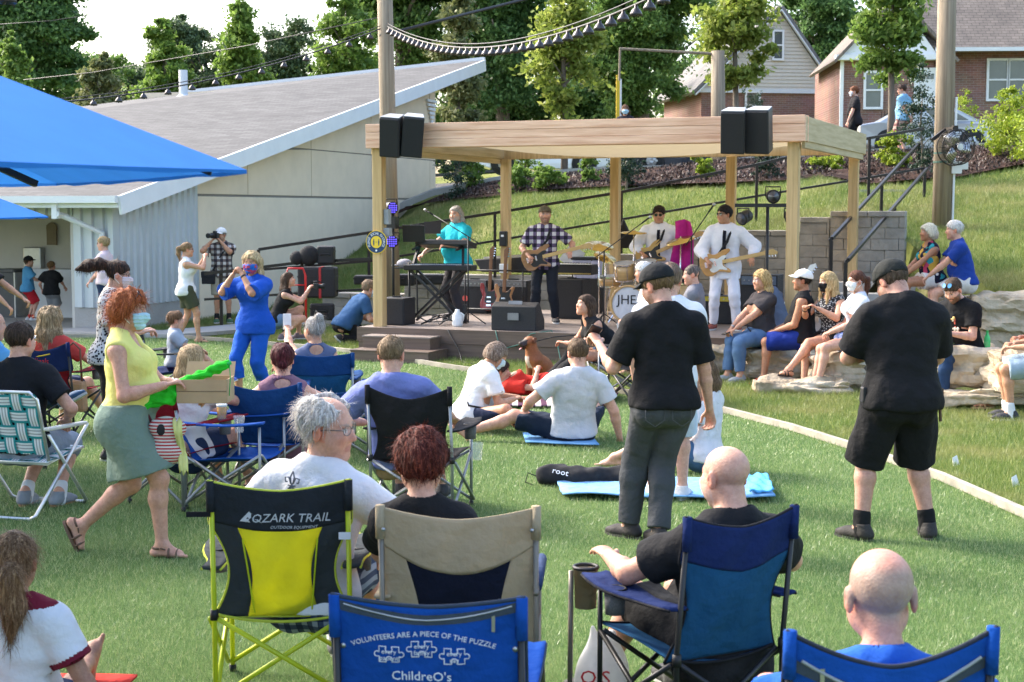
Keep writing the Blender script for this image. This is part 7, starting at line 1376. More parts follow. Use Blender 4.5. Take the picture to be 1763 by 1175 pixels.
r = thing('carry_bag', 'long black chair bag with white lettering on the lawn', 'bag', g0(1003, 836), R(-3)); F_ = Field(.014); [F_.cone((a, .02*math.sin(i*2), .07+.01*math.sin(i*1.7)), (b_, .02*math.sin(i*2+2), .06+.01*math.sin(i*1.7+2)), .085-.003*i, .08-.003*i, None, .03) for i, (a, b_) in enumerate(zip(np.linspace(-.28, .55, 8)[:-1], np.linspace(-.28, .55, 8)[1:]))]; F_.cut((0, 0, .006), (0, 0, -1)); V, Q = F_.run(); V = V+vnormals(V, Q)*(folds(V, 32, 3)*.012)[:, None]; link('bag_body', npmesh('bag_body', V, Q, M_BLACKF), r); me = text('bag_lettering', 'root', .07, M_PRINT, None, (0, 0, 0), (0, 0, 0), .002); me.transform(Matrix.Translation((-.17, -.075, .115)) @ Matrix.Rotation(R(48), 4, 'X') @ Matrix.Rotation(R(-14), 4, 'Z')); link('bag_lettering', me, r); MB().tube([(-.35, -.02, .07), (-.42, -.03, .1), (-.44, -.05, .03), (-.38, -.06, .01)], .005, 5).build('drawstring', M_BLACKF, r)
r = thing('soda_bottle', 'green plastic soda bottle standing on the pale limestone block', 'bottle', at(1699, 606, Y=16.9)); MB().lathe([(.032, 0), (.036, .01), (.036, .13), (.03, .16), (.013, .2), (.013, .215)], n=18).build('bottle_body', glassmat('green_plastic', (.05, .7, .2), .1, .7), r, True); MB().lathe([(.015, .215), (.015, .235)], n=12).build('bottle_cap', plain('green_cap', (.02, .4, .08)), r)
def cup(label, loc, liquid=None, m=None, h=.12, group='drink cups'):
    r = thing('drink_cup', label, 'cup', loc, 0, group); MB().lathe([(.03, 0), (.042, h), (.044, h), (.04, h-.004), (.028, .004)], n=18).build('cup_wall', m or M_CLEAR, r, True)
    if liquid: MB().lathe([(.0, .004), (.028, .005), (.037, h*.75), (0, h*.76)], n=18).build('drink', plain('beer', liquid, rough=.15), r, True); MB().lathe([(.037, h*.75), (.039, h*.88), (0, h*.9)], n=18).build('foam', M_WHITE, r, True)
    return r
cup('amber beer cup in the hand of the girl in the red chair', at(382, 722, Y=10.8), (.55, .25, .02)); cup('clear empty cup held low beside the girl in the red chair', at(412, 745, Y=10.9)); cup('clear plastic cup in the chair holder right of the black chair', at(822, 792, Y=10.6)); cup('small amber drink in the pouch of the blue chair', at(613, 706, Y=13.1), (.5, .25, .03)); cup('beer in the armrest holder left of the blonde waves', at(55, 600, Y=14.4), (.6, .35, .03)); cup('clear cup on the limestone near the right edge', at(1748, 600, Y=16.5)); cup('clear cup raised in the hand of the man in the black cap', at(1072, 588, Y=9.98)); 
r = thing('litter_bottle', 'clear plastic bottle lying under the lawn chair', 'bottle', g0(30, 872), R(20)); MB().lathe([(.03, 0), (.034, .02), (.034, .15), (.014, .2), (.014, .23)], (0, 0, .036), (1, 0, 0), 14).build('bottle_body', M_CLEAR, r, True)
for u, v, l in ((1642, 803, 'white paper scrap on the grass left of the other scrap'), (1744, 838, 'white paper scrap on the grass nearest the kerb')): r = thing('paper_scrap', l, 'litter', g0(u, v), 0, 'paper scraps'); MB().add([(0, 0, 0), (.05, 0, .01), (.03, .02, .09), (-.01, .01, .07), (0, .03, .0)], [(0, 1, 2, 3), (0, 3, 4)]).build('folded_paper', M_WHITE, r)
# grocery bag
gb_ = at(1036, 1120, Y=6.35); r = thing('grocery_bag', 'white plastic grocery bag with red and green print beside the khaki chair', 'bag', (gb_.x, 6.35, 0), R(-5)); r.scale = (.8, .8, .74); F_ = Field(.012); F_.ell((0, 0, .17), (.15, .1, .19), None, .04); F_.cone((-.02, 0, .28), (-.05, .0, .5), .075, .02, None, .06); F_.cone((.03, 0, .28), (.05, .02, .46), .07, .02, None, .06); F_.cut((0, 0, .004), (0, 0, -1)); V, Q = F_.run(); V = V+vnormals(V, Q)*(folds(V*np.array([1, 1, .45]), 34, 5)*.013)[:, None]; m = plain('bag_film', (.72, .73, .73), rough=.35, transl=.4); link('bag_body', npmesh('bag_body', V, Q, m), r)
for s_, z, c, q in (("O'S", .3, (.55, .02, .03), .11), ('Z Z A', .21, (.02, .2, .08), .06)): me = text('bag_print', s_, q, plain('print', c, var=0), None, (0, 0, 0), (0, 0, 0), .001); me.transform(Matrix.Translation((-.03, -.118+.16*abs(z-.18)*.4, z-.06)) @ Matrix.Rotation(R(90), 4, 'X')); link('bag_print', me, r)
# ------------------------------------------------------------------ people
def G0(u, v, z=0): p = at(u, v, z=z); return (p.x, p.y, z)
def GY(u, Y, z=0): return (at(u, 500, Y=Y).x, Y, z)
def W(J, p): return XF[J['root'].name] @ Vector(p)
def handp(J, i, f=.09): d = unit(J['WR'][i]-J['EL'][i]); return J['WR'][i]+d*f*J['s']
TEE = lambda c, **k: dict(k='tee', c=c, **k); BLK, WHT = (.014, .014, .015), (.7, .7, .7); JEAN, DKJ = (.09, .16, .28), (.02, .035, .08)
def sneak(c=(.03, .03, .033), **k): return dict(k='shoe', c=c, **k)
def phone(J, i, label, rot=(0, 0, 0), off=(0, 0, 0), c=(.02, .02, .022)):
    p = W(J, handp(J, i)+A_(*off)); r = thing('phone', label, 'phone', p, J['root'].rotation_euler.z); e = Euler([R(x) for x in rot]).to_matrix().to_4x4(); MB().box((0, 0, 0), (.075, .009, .15), M=e).build('phone_case', plain('phone_case', c, rough=.3), r, bevel=.003); MB().box((0, .0055, 0), (.066, .002, .135), M=e).build('phone_screen', plain('screen', (.03, .035, .05), rough=.1), r)
def camera_obj(J, label, p, rz, lens=.14, name='photo_camera'):
    r = thing(name, label, 'camera', W(J, p), J['root'].rotation_euler.z+R(rz)); MB().box((0, 0, 0), (.14, .07, .1)).box((0, 0, .065), (.06, .06, .04)).box((.055, .02, 0), (.035, .06, .1)).build('camera_body', M_BLACKP, r, bevel=.01); MB().lathe([(.035, .03), (.038, .05), (.038, lens), (.045, lens+.01), (.045, lens+.05), (.04, lens+.05)], (0, 0, 0), (0, 1, 0), 18).build('camera_lens', M_BLACKP, r, True)
def body_tube(J, name, pts, r, m): MB().tube([Vector(p) for p in pts], r, 6).build(name, m, J['root'], True)
def watch(J, i, m=M_STEEL):
    d = unit(J['WR'][i]-J['EL'][i]); MB().lathe([(.031, -.01), (.034, 0), (.031, .01)], J['WR'][i]-d*.02, d, 14).build('wristwatch', m, J['root'], True)
CUR = lambda c, **k: dict(k='curly', c=c, **k)
# -- the walking woman
def ex_yellow(J):
    h1, h0 = handp(J, 1), handp(J, 0)
    r = thing('cardboard_box', 'open cardboard box carried by the woman in the yellow top', 'box', W(J, (0.02, .42, 1.03)), R(-90)); m = plain('cardboard', (.42, .28, .16), rough=.9, var=.1, scale=6); b = MB(); d = .006
    b.box((0, 0, -.07), (.24, .3, d)); [b.box((x, 0, 0), (d, .3, .14)) for x in (-.12, .12)]; [b.box((0, y, 0), (.24, d, .14)) for y in (-.15, .15)]; b.box((-.165, .0, .1), (d, .3, .12), (0, R(-35), 0)); b.build('box_body', m, r); MB().box((.124, .0, -.0), (.003, .3, .004)).build('box_seam', plain('dark_seam', (.15, .1, .06)), r)
    r = thing('folded_umbrella', 'bright green folded umbrella held against the cardboard box', 'umbrella', W(J, (.09, .24, 1.06)), R(-90)); F_ = Field(.009); F_.cone((0, -.16, -.1), (0, -.02, -.05), .045, .055, None, .02); F_.cone((0, -.02, -.05), (0, .1, .03), .05, .03, None, .02); F_.cone((0, .1, .03), (0, .32, .13), .03, .026, None, .02); V, Q = F_.run(); V = V+vnormals(V, Q)*(folds(V*np.array([1.6, .5, 1.6]), 90, 3)*.012)[:, None]; link('umbrella_cover', npmesh('umbrella_cover', V, Q, fabric((.03, .5, .03))), r); MB().tube([(0, .31, .125), (0, .35, .14)], .012, 8).tube([(0, .34, .13), (.03, .35, .05), (.02, .34, -.06)], .003, 5).build('umbrella_handle', plain('green_cap', (.02, .4, .08)), r, True)
    bg_ = thing('shoulder_bag', 'striped red and white shoulder bag on the hip of the walking woman', 'bag', W(J, (.12, .2, .76)), R(-90)); F_ = Field(.01); F_.cone((0, -.06, .05), (0, .07, .04), .05, .05, None, .03); F_.cone((0, 0, .04), (0, .0, -.1), .075, .08, (A_(1, 0, 0), .7), .04); F_.cone((0, -.04, -.1), (0, .05, -.1), .06, .06, None, .04); V, Q = F_.run(); V = smooth(V, Q); link('bag_body', npmesh('bag_body', V, Q, patmat('stripe', [(.6, .55, .5), (.4, .05, .05)], 3.2)), bg_); MB().ball((.045, -.02, .04), (.02, .035, .04), 10).build('bag_opening', M_BLACKF, bg_, True); MB().grid([[(.05+.02*math.sin(i), .05+.05*j/5+.04*i/8, .1-.32*i/8+.02*math.sin(j*2)) for j in range(6)] for i in range(9)], .006).build('yellow_cloth', fabric((.62, .6, .22)), bg_, True); MB().tube([(-.02, -.1, .08), (-.02, -.2, .3), (.0, -.26, .4)], .012, 6).build('bag_strap', plain('strap_maroon', (.1, .02, .025)), bg_, True)
person('woman with red curls and pale blue mask striding past in yellow top and green skirt', G0(243, 955), -90, 1.66, 'f', 1.12, .6, (.56, .31, .22), (0, -.08, .86), 3, 0, head=(0, 4, 0), feet=[(-.08, -.46, .13, 4, 66), (.08, .15, 0, -4)], hands=[(-.08, .3, 1.0), (.17, .2, 1.07)], elbows=[(-1, -.6, -1), (.35, -1, -.6)], grip=(.5, .45),
       top=dict(k='tank', c=(.72, .66, .2), scoop=.09, hem=-.02, loose=.012, arm=.8), bottom=dict(k='skirt', c=(.16, .22, .18), t=.86, loose=.02), shoes=dict(k='sandal', c=(.13, .075, .045)), hair=CUR((.28, .075, .025), c2=(.55, .18, .055), t=.024, amp=.012, freq=52, back=-.13, front=.075, n=1500, jit=.9, sl=.05, fly=.5), mask=(.42, .62, .68), glasses=dict(l=(.015, .02, .03), up=1), vox=.007, extra=ex_yellow)
person('woman with long dark hair flung out behind her in a black and white patterned blouse', GY(188, 13.0), -88, 1.66, 'f', .95, 0, 'fair', lean=4, head=(10, 8, 0), hands=[(-.1, .25, 1.1), (.1, .3, 1.1)], top=dict(k='tee', m=patmat('speckle', [(.6, .58, .55), (.02, .02, .025)], 1.6), hem=-.1), bottom=dict(k='pants', c=BLK), shoes=sneak(), hair=dict(k='flying', c=(.022, .013, .01), c2=(.12, .05, .025), path=[(-.0, -.08, .07), (0, -.17, .075), (0, -.27, .045), (.0, -.36, .0)], rs=[.035, .05, .055, .02], n=900, front=.06, jit=.3), mask=(.62, .5, .52), glasses=dict(f=(.02, .02, .02)))
person('person with short fair hair and sunglasses in a pale pink shirt by the metal wall', G0(184, 581), 82, 1.6, 'f', 1, 0, 'fair', hands=[(.04, .22, 1.0), (-.02, .26, .94)], top=dict(k='shirt', c=(.62, .5, .52), sl=.8), bottom=dict(k='pants', c=DKJ), shoes=dict(k='sandal', c=(.1, .06, .04)), hair=dict(k='short', c=(.28, .2, .1), t=.02), glasses=dict(l=(.01, .01, .01)), vox=.013)
person('boy in a blue tee, red shorts and black cap at the wash counter', G0(50, 553), -68, 1.24, 'm', .8, 0, 'fair', pel=(0, 0, .64), hands=[(-.1, .3, .78), (.1, .3, .78)], feet=[(-.07, 0, 0, 5), (.07, .06, 0, -5)], top=TEE((.09, .3, .52), hem=-.1, loose=.03), bottom=dict(k='shorts', c=(.45, .02, .03), t=.95), shoes=sneak((.6, .6, .6), sock=(.5, .05, .04)), hair=dict(k='short', c=(.07, .04, .02)), hat=dict(c=BLK), hs=1.12, vox=.012)
person('boy in a black tee and grey shorts with his back turned at the wash counter', G0(90, 556), -12, 1.16, 'm', .82, 0, 'fair', pel=(0, 0, .6), hands=[(-.25, .1, .62), (.12, .3, .66)], feet=[(-.07, 0, 0, 5), (.07, .03, 0, -5)], top=TEE(BLK, hem=-.1, loose=.03), bottom=dict(k='shorts', c=(.2, .21, .22), t=.95), shoes=sneak(), hair=dict(k='short', c=(.16, .09, .04)), hs=1.14, vox=.012)
person('person mostly out of frame at the left edge reaching one bare arm in', (at(-28, 560, Y=19).x, 19, 0), -95, 1.7, 'm', 1, 0, 'tan', hands=[(-.2, .46, 1.0), (.15, .5, .82)], top=TEE(BLK), bottom=dict(k='pants', c=DKJ), shoes=sneak(), hair=dict(k='short', c=(.03, .02, .015)), vox=.013)
def ex_ph(J): phone(J, 1, 'phone raised by the woman in the white tank top', (0, 0, 0), (.0, .04, .02))
person('woman in a white tank and olive shorts raising a phone to film', G0(322, 590), -72, 1.6, 'f', 1, 0, 'mid', (0, 0, .86), feet=[(-.08, -.12, 0, 5), (.08, .18, 0, -8)], hands=[(-.06, .3, 1.36), (.07, .3, 1.36)], elbows=[(-1, .1, -1), (1, .2, -1)], top=dict(k='tank', c=WHT, hem=-.1), bottom=dict(k='shorts', c=(.06, .065, .04), t=.7), shoes=dict(k='flipflop', c=(.02, .015, .012)), hair=dict(k='pony', c=(.2, .12, .06), c2=(.4, .26, .14)), glasses=dict(l=(.01, .01, .01)), vox=.012, extra=ex_ph)
def ex_cam(J): camera_obj(J, 'long lens camera held up by the man in the white cap and plaid shirt', J['hc']+J['Rh']@A_(0, .17, 0), J_y, .16); b_ = thing('camera_bag', 'black camera bag hanging at the hip of the plaid photographer', 'bag', W(J, (.24, .05, .82))); MB().box((0, 0, 0), (.24, .16, .22)).box((0, -.07, .06), (.26, .03, .12)).build('bag_body', M_BLACKF, b_, bevel=.04); body_tube(J, 'bag_strap', [J['SH'][0]+A_(.05, .08, .06), J['ch']+A_(.02, .16, -.0), (.18, .14, .95)], .014, M_BLACKF)
J_y = -42
person('photographer in a white cap and brown plaid shirt aiming a camera', G0(384, 556, .08), -165, 1.68, 'm', 1.05, .5, 'tan', head=(-42, 2, 0), hands=[(.03, .2, 1.47), (.2, .13, 1.47)], elbows=[(-1, .3, -1.2), (1, .3, -1.2)], top=dict(k='shirt', m=patmat('plaid', [(.5, .48, .45), (.14, .11, .1), (.035, .03, .035)], .62), hem=-.14, sl=.7), bottom=dict(k='shorts', c=(.3, .27, .2), t=.95, flare=.03), shoes=sneak((.05, .12, .06), sock=(.02, .02, .02)), hair=dict(k='short', c=(.2, .18, .16)), hat=dict(c=(.7, .7, .7)), beard=((.3, .26, .22), .5), vox=.012, extra=ex_cam)
person('blonde woman all in royal blue touching her patterned blue mask', G0(440, 690), 152, 1.68, 'f', 1.05, 0, 'tan', (0, 0, .88), head=(14, 4, 0), feet=[(-.1, -.1, 0, 10), (.1, .16, 0, -12)], hands=[(-.03, .24, 1.41), (.1, .24, 1.41)], elbows=[(-.9, .2, -1.2), (.9, .2, -1.2)], grip=(.9, .9), top=dict(k='tunic', c=(.012, .075, .4), hem=-.13, sl=.95, long=1, loose=.022, flare=.03, amp=.01), bottom=dict(k='pants', c=(.012, .085, .42), ankle=.52, flare=.012), shoes=dict(k='sandal', c=(.03, .02, .015)), hair=dict(k='wavy', c=(.42, .3, .15), c2=(.72, .58, .36), len=.24, t=.022, back=-.1, front=.07, amp=.009, n=1100, w=.06), mask=patmat('floral', [(.02, .12, .42), (.4, .06, .1), (.02, .16, .5)], 1.6), extra=lambda J: (watch(J, 0, M_BLACKP), body_tube(J, 'necklace', [J['nb']+A_(-.06, .06, 0), J['ch']+A_(-.01, .17, .0), J['nb']+A_(.06, .06, 0)], .004, M_STEEL)), vox=.008)
person('dark haired woman in a black tank squatting with a camera', G0(490, 585, .05), -84, 1.66, 'f', 1, 0, 'fair', (0, -.12, .34), 12, 22, head=(0, -12, 0), feet=[(-.1, .22, 0, 5), (.1, -.02, 0, -5, 0)], hands=[(-.05, .4, .8), (.07, .38, .79)], elbows=[(-.5, 0, -1), (.6, .2, -1)], top=dict(k='tank', c=BLK), bottom=dict(k='shorts', c=(.12, .19, .3), t=.45), shoes=sneak((.16, .12, .14), sole=(.6, .6, .6)), hair=dict(k='long', c=(.05, .028, .018), len=.3, back=-.1), vox=.012, extra=lambda J: camera_obj(J, 'black camera held out by the squatting woman', (0, .5, .85), 0, .1))
person('man in a blue tee crouching at the left corner of the stage', G0(604, 590), -60, 1.74, 'm', 1.05, .4, 'fair', (0, -.1, .32), 25, 42, head=(0, 18, 0), feet=[(-.12, .1, 0, 5, 20), (.12, -.28, .05, -5, 50)], knees=[(-.3, 1, .6), (.3, 1, -.8)], hands=[(-.05, .5, .3), (.15, .45, .34)], top=TEE((.035, .09, .2), hem=-.1), bottom=dict(k='pants', c=BLK), shoes=sneak(), hair=dict(k='short', c=(.2, .14, .09), t=.025, back=-.1), mask=(.5, .62, .7), vox=.012)
# -- the band
stl = lambda u, y: tuple(sp(sx_at(u, y), y, DZ))
person('keyboard player with long grey hair in a turquoise polo', stl(788, 1.45), 128, 1.76, 'm', 1.1, .7, 'pink', head=(20, 2, 0), hands=[(-.28, .38, 1.16), (.3, .5, .98)], elbows=[(-1, -.3, -1), (1, -.3, -1)], top=dict(k='polo', c=(.02, .42, .52), hem=-.1, loose=.03), bottom=dict(k='pants', c=(.05, .045, .05)), shoes=sneak(), hair=dict(k='long', c=(.3, .28, .26), c2=(.6, .57, .54), len=.2, w=.05, front=.085, n=700), beard=((.4, .36, .34), .7), vox=.012)
def ex_gtr(label, body, guard, neck, ang, z=1.0, y=.2, head=None):
    def f(J):
        t = R(ang); Mg = Matrix(((-math.cos(t), math.sin(t)*1, 0, .1), (0, 0, 1, y), (math.sin(t), math.cos(t), 0, z), (0, 0, 0, 1))); guitar(label, XF[J['root'].name] @ Mg, body, guard, neck, 1.0, head=head, group='guitars being played')
        body_tube(J, 'guitar_strap', [J['SH'][0]+A_(.09, .0, .075), J['SH'][0]+A_(.11, .1, .02), J['ch']+A_(-.04, .2, -.02), A_(.08, .2, z+.12)], .02, M_BLACKF)
    return f
def gh(ang, z=1.0, y=.2):   # wrists for strumming and fretting
    t = R(ang); f = lambda x, yy, zz: (-math.cos(t)*x+math.sin(t)*yy+.1, y+zz, math.sin(t)*x+math.cos(t)*yy+z); return [tuple(f(.5, -.02, -.01)), tuple(f(-.12, .07, .05))]
PL_G = patmat('plaid', [(.6, .58, .6), (.12, .09, .16), (.02, .018, .03)], .55)
person('guitarist in a flat cap and checked short sleeve shirt', stl(938, 1.5), 176, 1.74, 'm', 1.02, .3, 'pink', head=(6, -4, 0), hands=gh(14, .98), feet=[(-.16, 0, 0, 12), (.16, 0, 0, -12)], elbows=[(-1, -.4, -.7), (1, -.5, -.6)], top=dict(k='shirt', m=PL_G, hem=-.12, sl=.75), bottom=dict(k='pants', c=(.018, .02, .026)), shoes=sneak(), beard=((.2, .12, .08), .7), hat=dict(c=(.12, .1, .07), visor=.045, tilt=.2), vox=.012, extra=ex_gtr('brown sunburst guitar played by the man in the checked shirt', M_SUNB, M_GUARDB, M_MAPLE, 14, .98))
def ex_tie(inner): return lambda J: (inner(J), MB().grid([[tuple(J['nb']+J['Rc']@A_(x*(1+.4*t), .1+.125*min(1, t*4), -.01-.5*t)) for x in (-.022, 0, .022)] for t in np.linspace(0, 1, 9)], .006).build('necktie', fabric((.01, .011, .018)), J['root'], True))
person('guitarist in sunglasses, white shirt and loose black tie behind the drums', stl(1134, 2.5), 172, 1.76, 'm', 1, .2, 'tan', head=(-4, 6, 0), hands=gh(24, 1.02), elbows=[(-1, -.4, -.7), (1, -.5, -.6)], top=dict(k='shirt', c=(.72, .71, .74), hem=-.14, sl=1.55, loose=.028), bottom=dict(k='pants', c=(.6, .58, .62)), shoes=sneak(), hair=dict(k='short', c=(.02, .012, .01), t=.02), glasses=dict(l=(.008, .008, .008)), vox=.012, extra=ex_tie(ex_gtr('butterscotch guitar with black guard played by the man in the white shirt', M_BUTT, M_GUARDB, M_MAPLE, 24, 1.02)))
person('bass player in sunglasses, open white shirt and white trousers', stl(1248, 1.2), 168, 1.77, 'm', .98, 0, 'tan', head=(-48, 0, 0), hands=gh(12, .95), feet=[(-.18, .05, 0, 14), (.16, 0, 0, -14)], elbows=[(-1, -.4, -.7), (1, -.5, -.6)], top=dict(k='shirt', c=(.74, .73, .77), hem=-.2, sl=1.6, loose=.03, long=1), bottom=dict(k='pants', c=(.7, .68, .72)), shoes=sneak((.25, .06, .04)), hair=dict(k='short', c=(.012, .01, .01), t=.018), glasses=dict(l=(.008, .008, .008)), vox=.012, extra=ex_tie(ex_gtr('amber bass guitar with a white guard played by the man in white', M_ASHW, M_GUARDW, M_MAPLE, 12, .95)))
# -- in front of the stage
person('woman with long straight brown hair leaning forward in a black tank', (at(1052, 600, Y=17.45).x, 17.45, 0), 108, 1.68, 'f', .95, 0, 'mid', (0, -.02, .5), 12, 42, head=(8, -14, 0), feet=[(-.1, .5, 0, 4), (.12, .42, 0, -4)], hands=[(.1, .52, .62), (.14, .4, .64)], elbows=[(-.6, 0, -1), (.8, 0, -.6)], top=dict(k='tank', c=BLK), bottom=dict(k='shorts', c=(.1, .15, .24), t=.5), shoes=dict(k='sandal', c=(.05, .03, .02)), hair=dict(k='long', c=(.055, .03, .018), c2=(.12, .07, .04), len=.44, back=-.1), vox=.01, extra=lambda J: watch(J, 1, M_BLACKP))
person('person lying on the plaid blanket in black leggings and a red top, knees up', (at(940, 690, Y=17.3).x, 17.3, 0), -90, 1.66, 'f', .95, 0, 'mid', (0, 0, .13), -84, -88, head=(0, 0, 0), feet=[(-.1, .42, 0, 5), (.1, .52, 0, -5)], hands=[(-.3, -.55, .08), (.05, -.1, .3)], top=TEE((.5, .03, .02)), bottom=dict(k='pants', c=BLK), shoes=dict(k='bare'), hair=dict(k='short', c=(.03, .018, .014), t=.03, back=-.1), vox=.01)
person('man in a pale grey tee sitting on the lawn, propped on one arm', G0(985, 762), 8, 1.8, 'm', 1.15, .5, 'pink', (0, 0, .14), -12, -14, side=4, head=(2, 10, 0), feet=[(-.98, .22, .03, 70, -40), (.25, .78, 0, -10)], knees=[(-.4, .4, 1), (.6, .2, 1)], hands=[(-.42, .16, .28), (.43, -.06, .05)], elbows=[(-.6, -.6, -.2), (.6, -.8, 0)], grip=(.4, .05), top=TEE((.52, .52, .54), hem=-.04, loose=.02), bottom=dict(k='shorts', c=(.014, .022, .04), t=.9, flare=.03), shoes=dict(k='bare'), hair=dict(k='short', c=(.09, .055, .03), c2=(.2, .13, .07)), vox=.008, extra=lambda J: watch(J, 0))
person('woman in a white tee and pale blue mask bent over her lap on the lawn', G0(806, 742), -62, 1.66, 'f', 1.1, .3, 'tan', (0, 0, .15), 12, 26, head=(0, 36, 0), feet=[(-.1, .5, 0, 20, 0), (.2, .45, .02, -60)], knees=[(-1, .5, .6), (1, .5, .3)], hands=[(.05, .52, .3), (.15, .42, .3)], top=TEE((.7, .7, .68), hem=-.06, loose=.022), bottom=dict(k='pants', c=(.015, .022, .05)), shoes=dict(k='bare'), hair=dict(k='bob', c=(.15, .1, .07), c2=(.34, .28, .22), t=.016, len=.06, back=-.08, w=.05), mask=(.55, .68, .74), vox=.009, extra=lambda J: body_tube(J, 'bag_strap', [J['SH'][0]+A_(.09, .02, .07), J['SH'][0]+A_(.03, -.12, -.06), J['ch']+A_(.05, -.17, -.12), J['pel']+A_(.17, -.08, .12), J['pel']+A_(.2, .1, .08)], .01, M_BLACKF))
# -- standing on the right
def ex_cap(J):
    phone(J, 0, 'dark phone held by the man in the black cap', (50, 20, 0), (0, .03, .02)); body_tube(J, 'neck_cord', [J['nb']+J['Rc']@A_(.068, -.02, .06), J['nb']+J['Rc']@A_(0, -.072, .055), J['nb']+J['Rc']@A_(-.07, .0, .05)], .004, M_BLACKF)
    b = MB(); pl_, Rp = J['pel'], J['Rp']
    for x in (-.085, .085): b.tube([pl_+Rp@A_(x+dx, -.158-.012*(z_ < -.08), z_) for dx, z_ in ((-.06, -.03), (-.06, -.13), (0, -.17), (.06, -.13), (.06, -.03), (-.06, -.03))], .003, 5)
    b.build('pocket_seams', plain('thread', (.06, .06, .062)), J['root'], True)
person('man in a black cap, black tee and charcoal jeans looking down to his left', G0(1140, 938), 6, 1.8, 'm', .94, .4, 'pink', (0, 0, .95), head=(38, 20, 0), feet=[(-.17, .22, 0, 40), (-.02, .02, 0, 12)], hands=[(-.37, .26, 1.26), (.33, .1, .8)], elbows=[(-.1, -.6, -1), (1, -.3, 0)], grip=(.7, .6), top=TEE((.011, .011, .012), hem=-.06, loose=.02, sl=.78, hl=.02), bottom=dict(k='pants', c=(.06, .063, .068), loose=.02), shoes=sneak((.03, .025, .022), sole=(.08, .07, .06)), hair=dict(k='short', c=(.13, .08, .04), front=.03, back=-.07, n=350), hat=dict(c=(.016, .017, .018), z=.035), beard=((.2, .11, .06), .6), vox=.0075, extra=ex_cap)
person('man in a white tee standing just beyond the man in the black cap', GY(1152, 11.2), -10, 1.73, 'm', 1.05, .3, 'pink', hands=[None, (.22, .15, .85)], top=TEE((.72, .72, .73)), bottom=dict(k='shorts', c=(.5, .55, .62), t=1.0), shoes=sneak((.6, .58, .55)), hair=dict(k='short', c=(.15, .1, .07), n=200), vox=.01)
person('broad man in black tee, black shorts and dark cap with his head bowed', G0(1546, 930), 7, 1.84, 'm', 1.38, .6, (.5, .28, .2), (0, 0, .97), 0, 3, head=(24, 34, 0), feet=[(-.24, .02, 0, 32), (.21, .02, 0, -14)], hands=[(-.1, .34, 1.16), (.1, .34, 1.14)], elbows=[(-1, -.25, -.75), (1, -.25, -.75)], top=TEE((.012, .012, .013), hem=-.1, loose=.03, sl=.8, hl=.02), bottom=dict(k='shorts', c=(.012, .012, .013), t=1.05, flare=.035, loose=.02), shoes=sneak((.025, .022, .018), sock=(.012, .012, .012), sole=(.03, .03, .03)), hair=dict(k='short', c=(.07, .045, .03), back=-.09, front=.03, n=250), hat=dict(c=(.022, .024, .022), z=.03), beard=((.15, .09, .05), .5), vox=.008,
       extra=lambda J: (MB().box(tuple(J['pel']+A_(.24, -.02, -.03)), (.05, .05, .09)).tube([J['pel']+A_(.25, -.02, -.06), J['pel']+A_(.255, -.03, -.2)], .01, 6).build('belt_pouch', plain('leather', (.1, .05, .025)), J['root']), MB().box(tuple(J['pel']+A_(-.25, -.02, -.02)), (.04, .06, .1)).build('belt_phone', M_BLACKP, J['root'], bevel=.01)))
def stone_sit(label, u, Y, yaw, H, sex, z=.5, **k): return person(label, GY(u, Y, 0), yaw, H, sex, **{**dict(pel=(0, 0, z+.12), feet=[(-.1, .44, 0, 4), (.1, .48, 0, -4)], vox=.01), **k})
stone_sit('blonde woman in a charcoal tee and blue jeans sitting on the stone', 1316, 19.1, 112, 1.68, 'f', z=.47, w=1.25, belly=.5, skin='mid', lean=2, head=(0, 0, 0), feet=[(-.12, .4, 0, 5), (.08, .46, 0, -5)], hands=[(-.02, .42, .66), (.1, .4, .66)], top=TEE((.045, .04, .042), loose=.012, hem=-.03), bottom=dict(k='pants', c=JEAN, ankle=.85), shoes=sneak((.3, .33, .34)), hair=dict(k='wavy', c=(.38, .25, .1), c2=(.66, .48, .24), len=.27, t=.02, back=-.1, n=700, amp=.009), glasses=dict(f=(.2, .1, .1)), extra=lambda J: (watch(J, 1), phone(J, 1, 'black phone in the hands of the blonde woman in jeans', (70, 0, 0))))
stone_sit('man in a white cap, black sleeveless top and blue shorts on the stone', 1384, 18.7, 72, 1.74, 'm', z=.46, w=1.1, belly=.4, skin='warm', head=(10, -6, 0), feet=[(-.14, .45, 0, 8), (.12, .52, 0, -4)], hands=[(-.1, .3, .66), (.1, .34, .66)], top=dict(k='tank', c=BLK, loose=.016), bottom=dict(k='shorts', c=(.012, .03, .2), t=.95, flare=.035), shoes=dict(k='flipflop', c=(.55, .06, .03)), hair=dict(k='short', c=(.02, .015, .012)), hat=dict(c=(.72, .72, .7)))
stone_sit('blonde woman in a black mask with crossed bare legs', 1436, 18.5, 124, 1.7, 'f', z=.48, w=.95, skin='mid', lean=8, head=(-14, 4, 0), feet=[(.02, .72, .16, 5, -10), (-.02, .5, 0, 0)], knees=[(.3, 1, .9), (0, 1, .6)], hands=[(-.16, .42, .96), (.08, .4, .94)], elbows=[(-.8, 0, -1), (.8, 0, -1)], grip=(.3, .3), top=dict(k='tank', m=patmat('speckle', [(.02, .02, .022), (.3, .3, .3)], 1.6)), bottom=dict(k='shorts', c=BLK, t=.4), shoes=dict(k='sandal', c=(.03, .02, .02)), hair=dict(k='long', c=(.4, .27, .12), c2=(.68, .5, .27), len=.36, front_locks=1, back=-.1), mask=(.012, .012, .013), extra=lambda J: watch(J, 1, M_BLACKP))
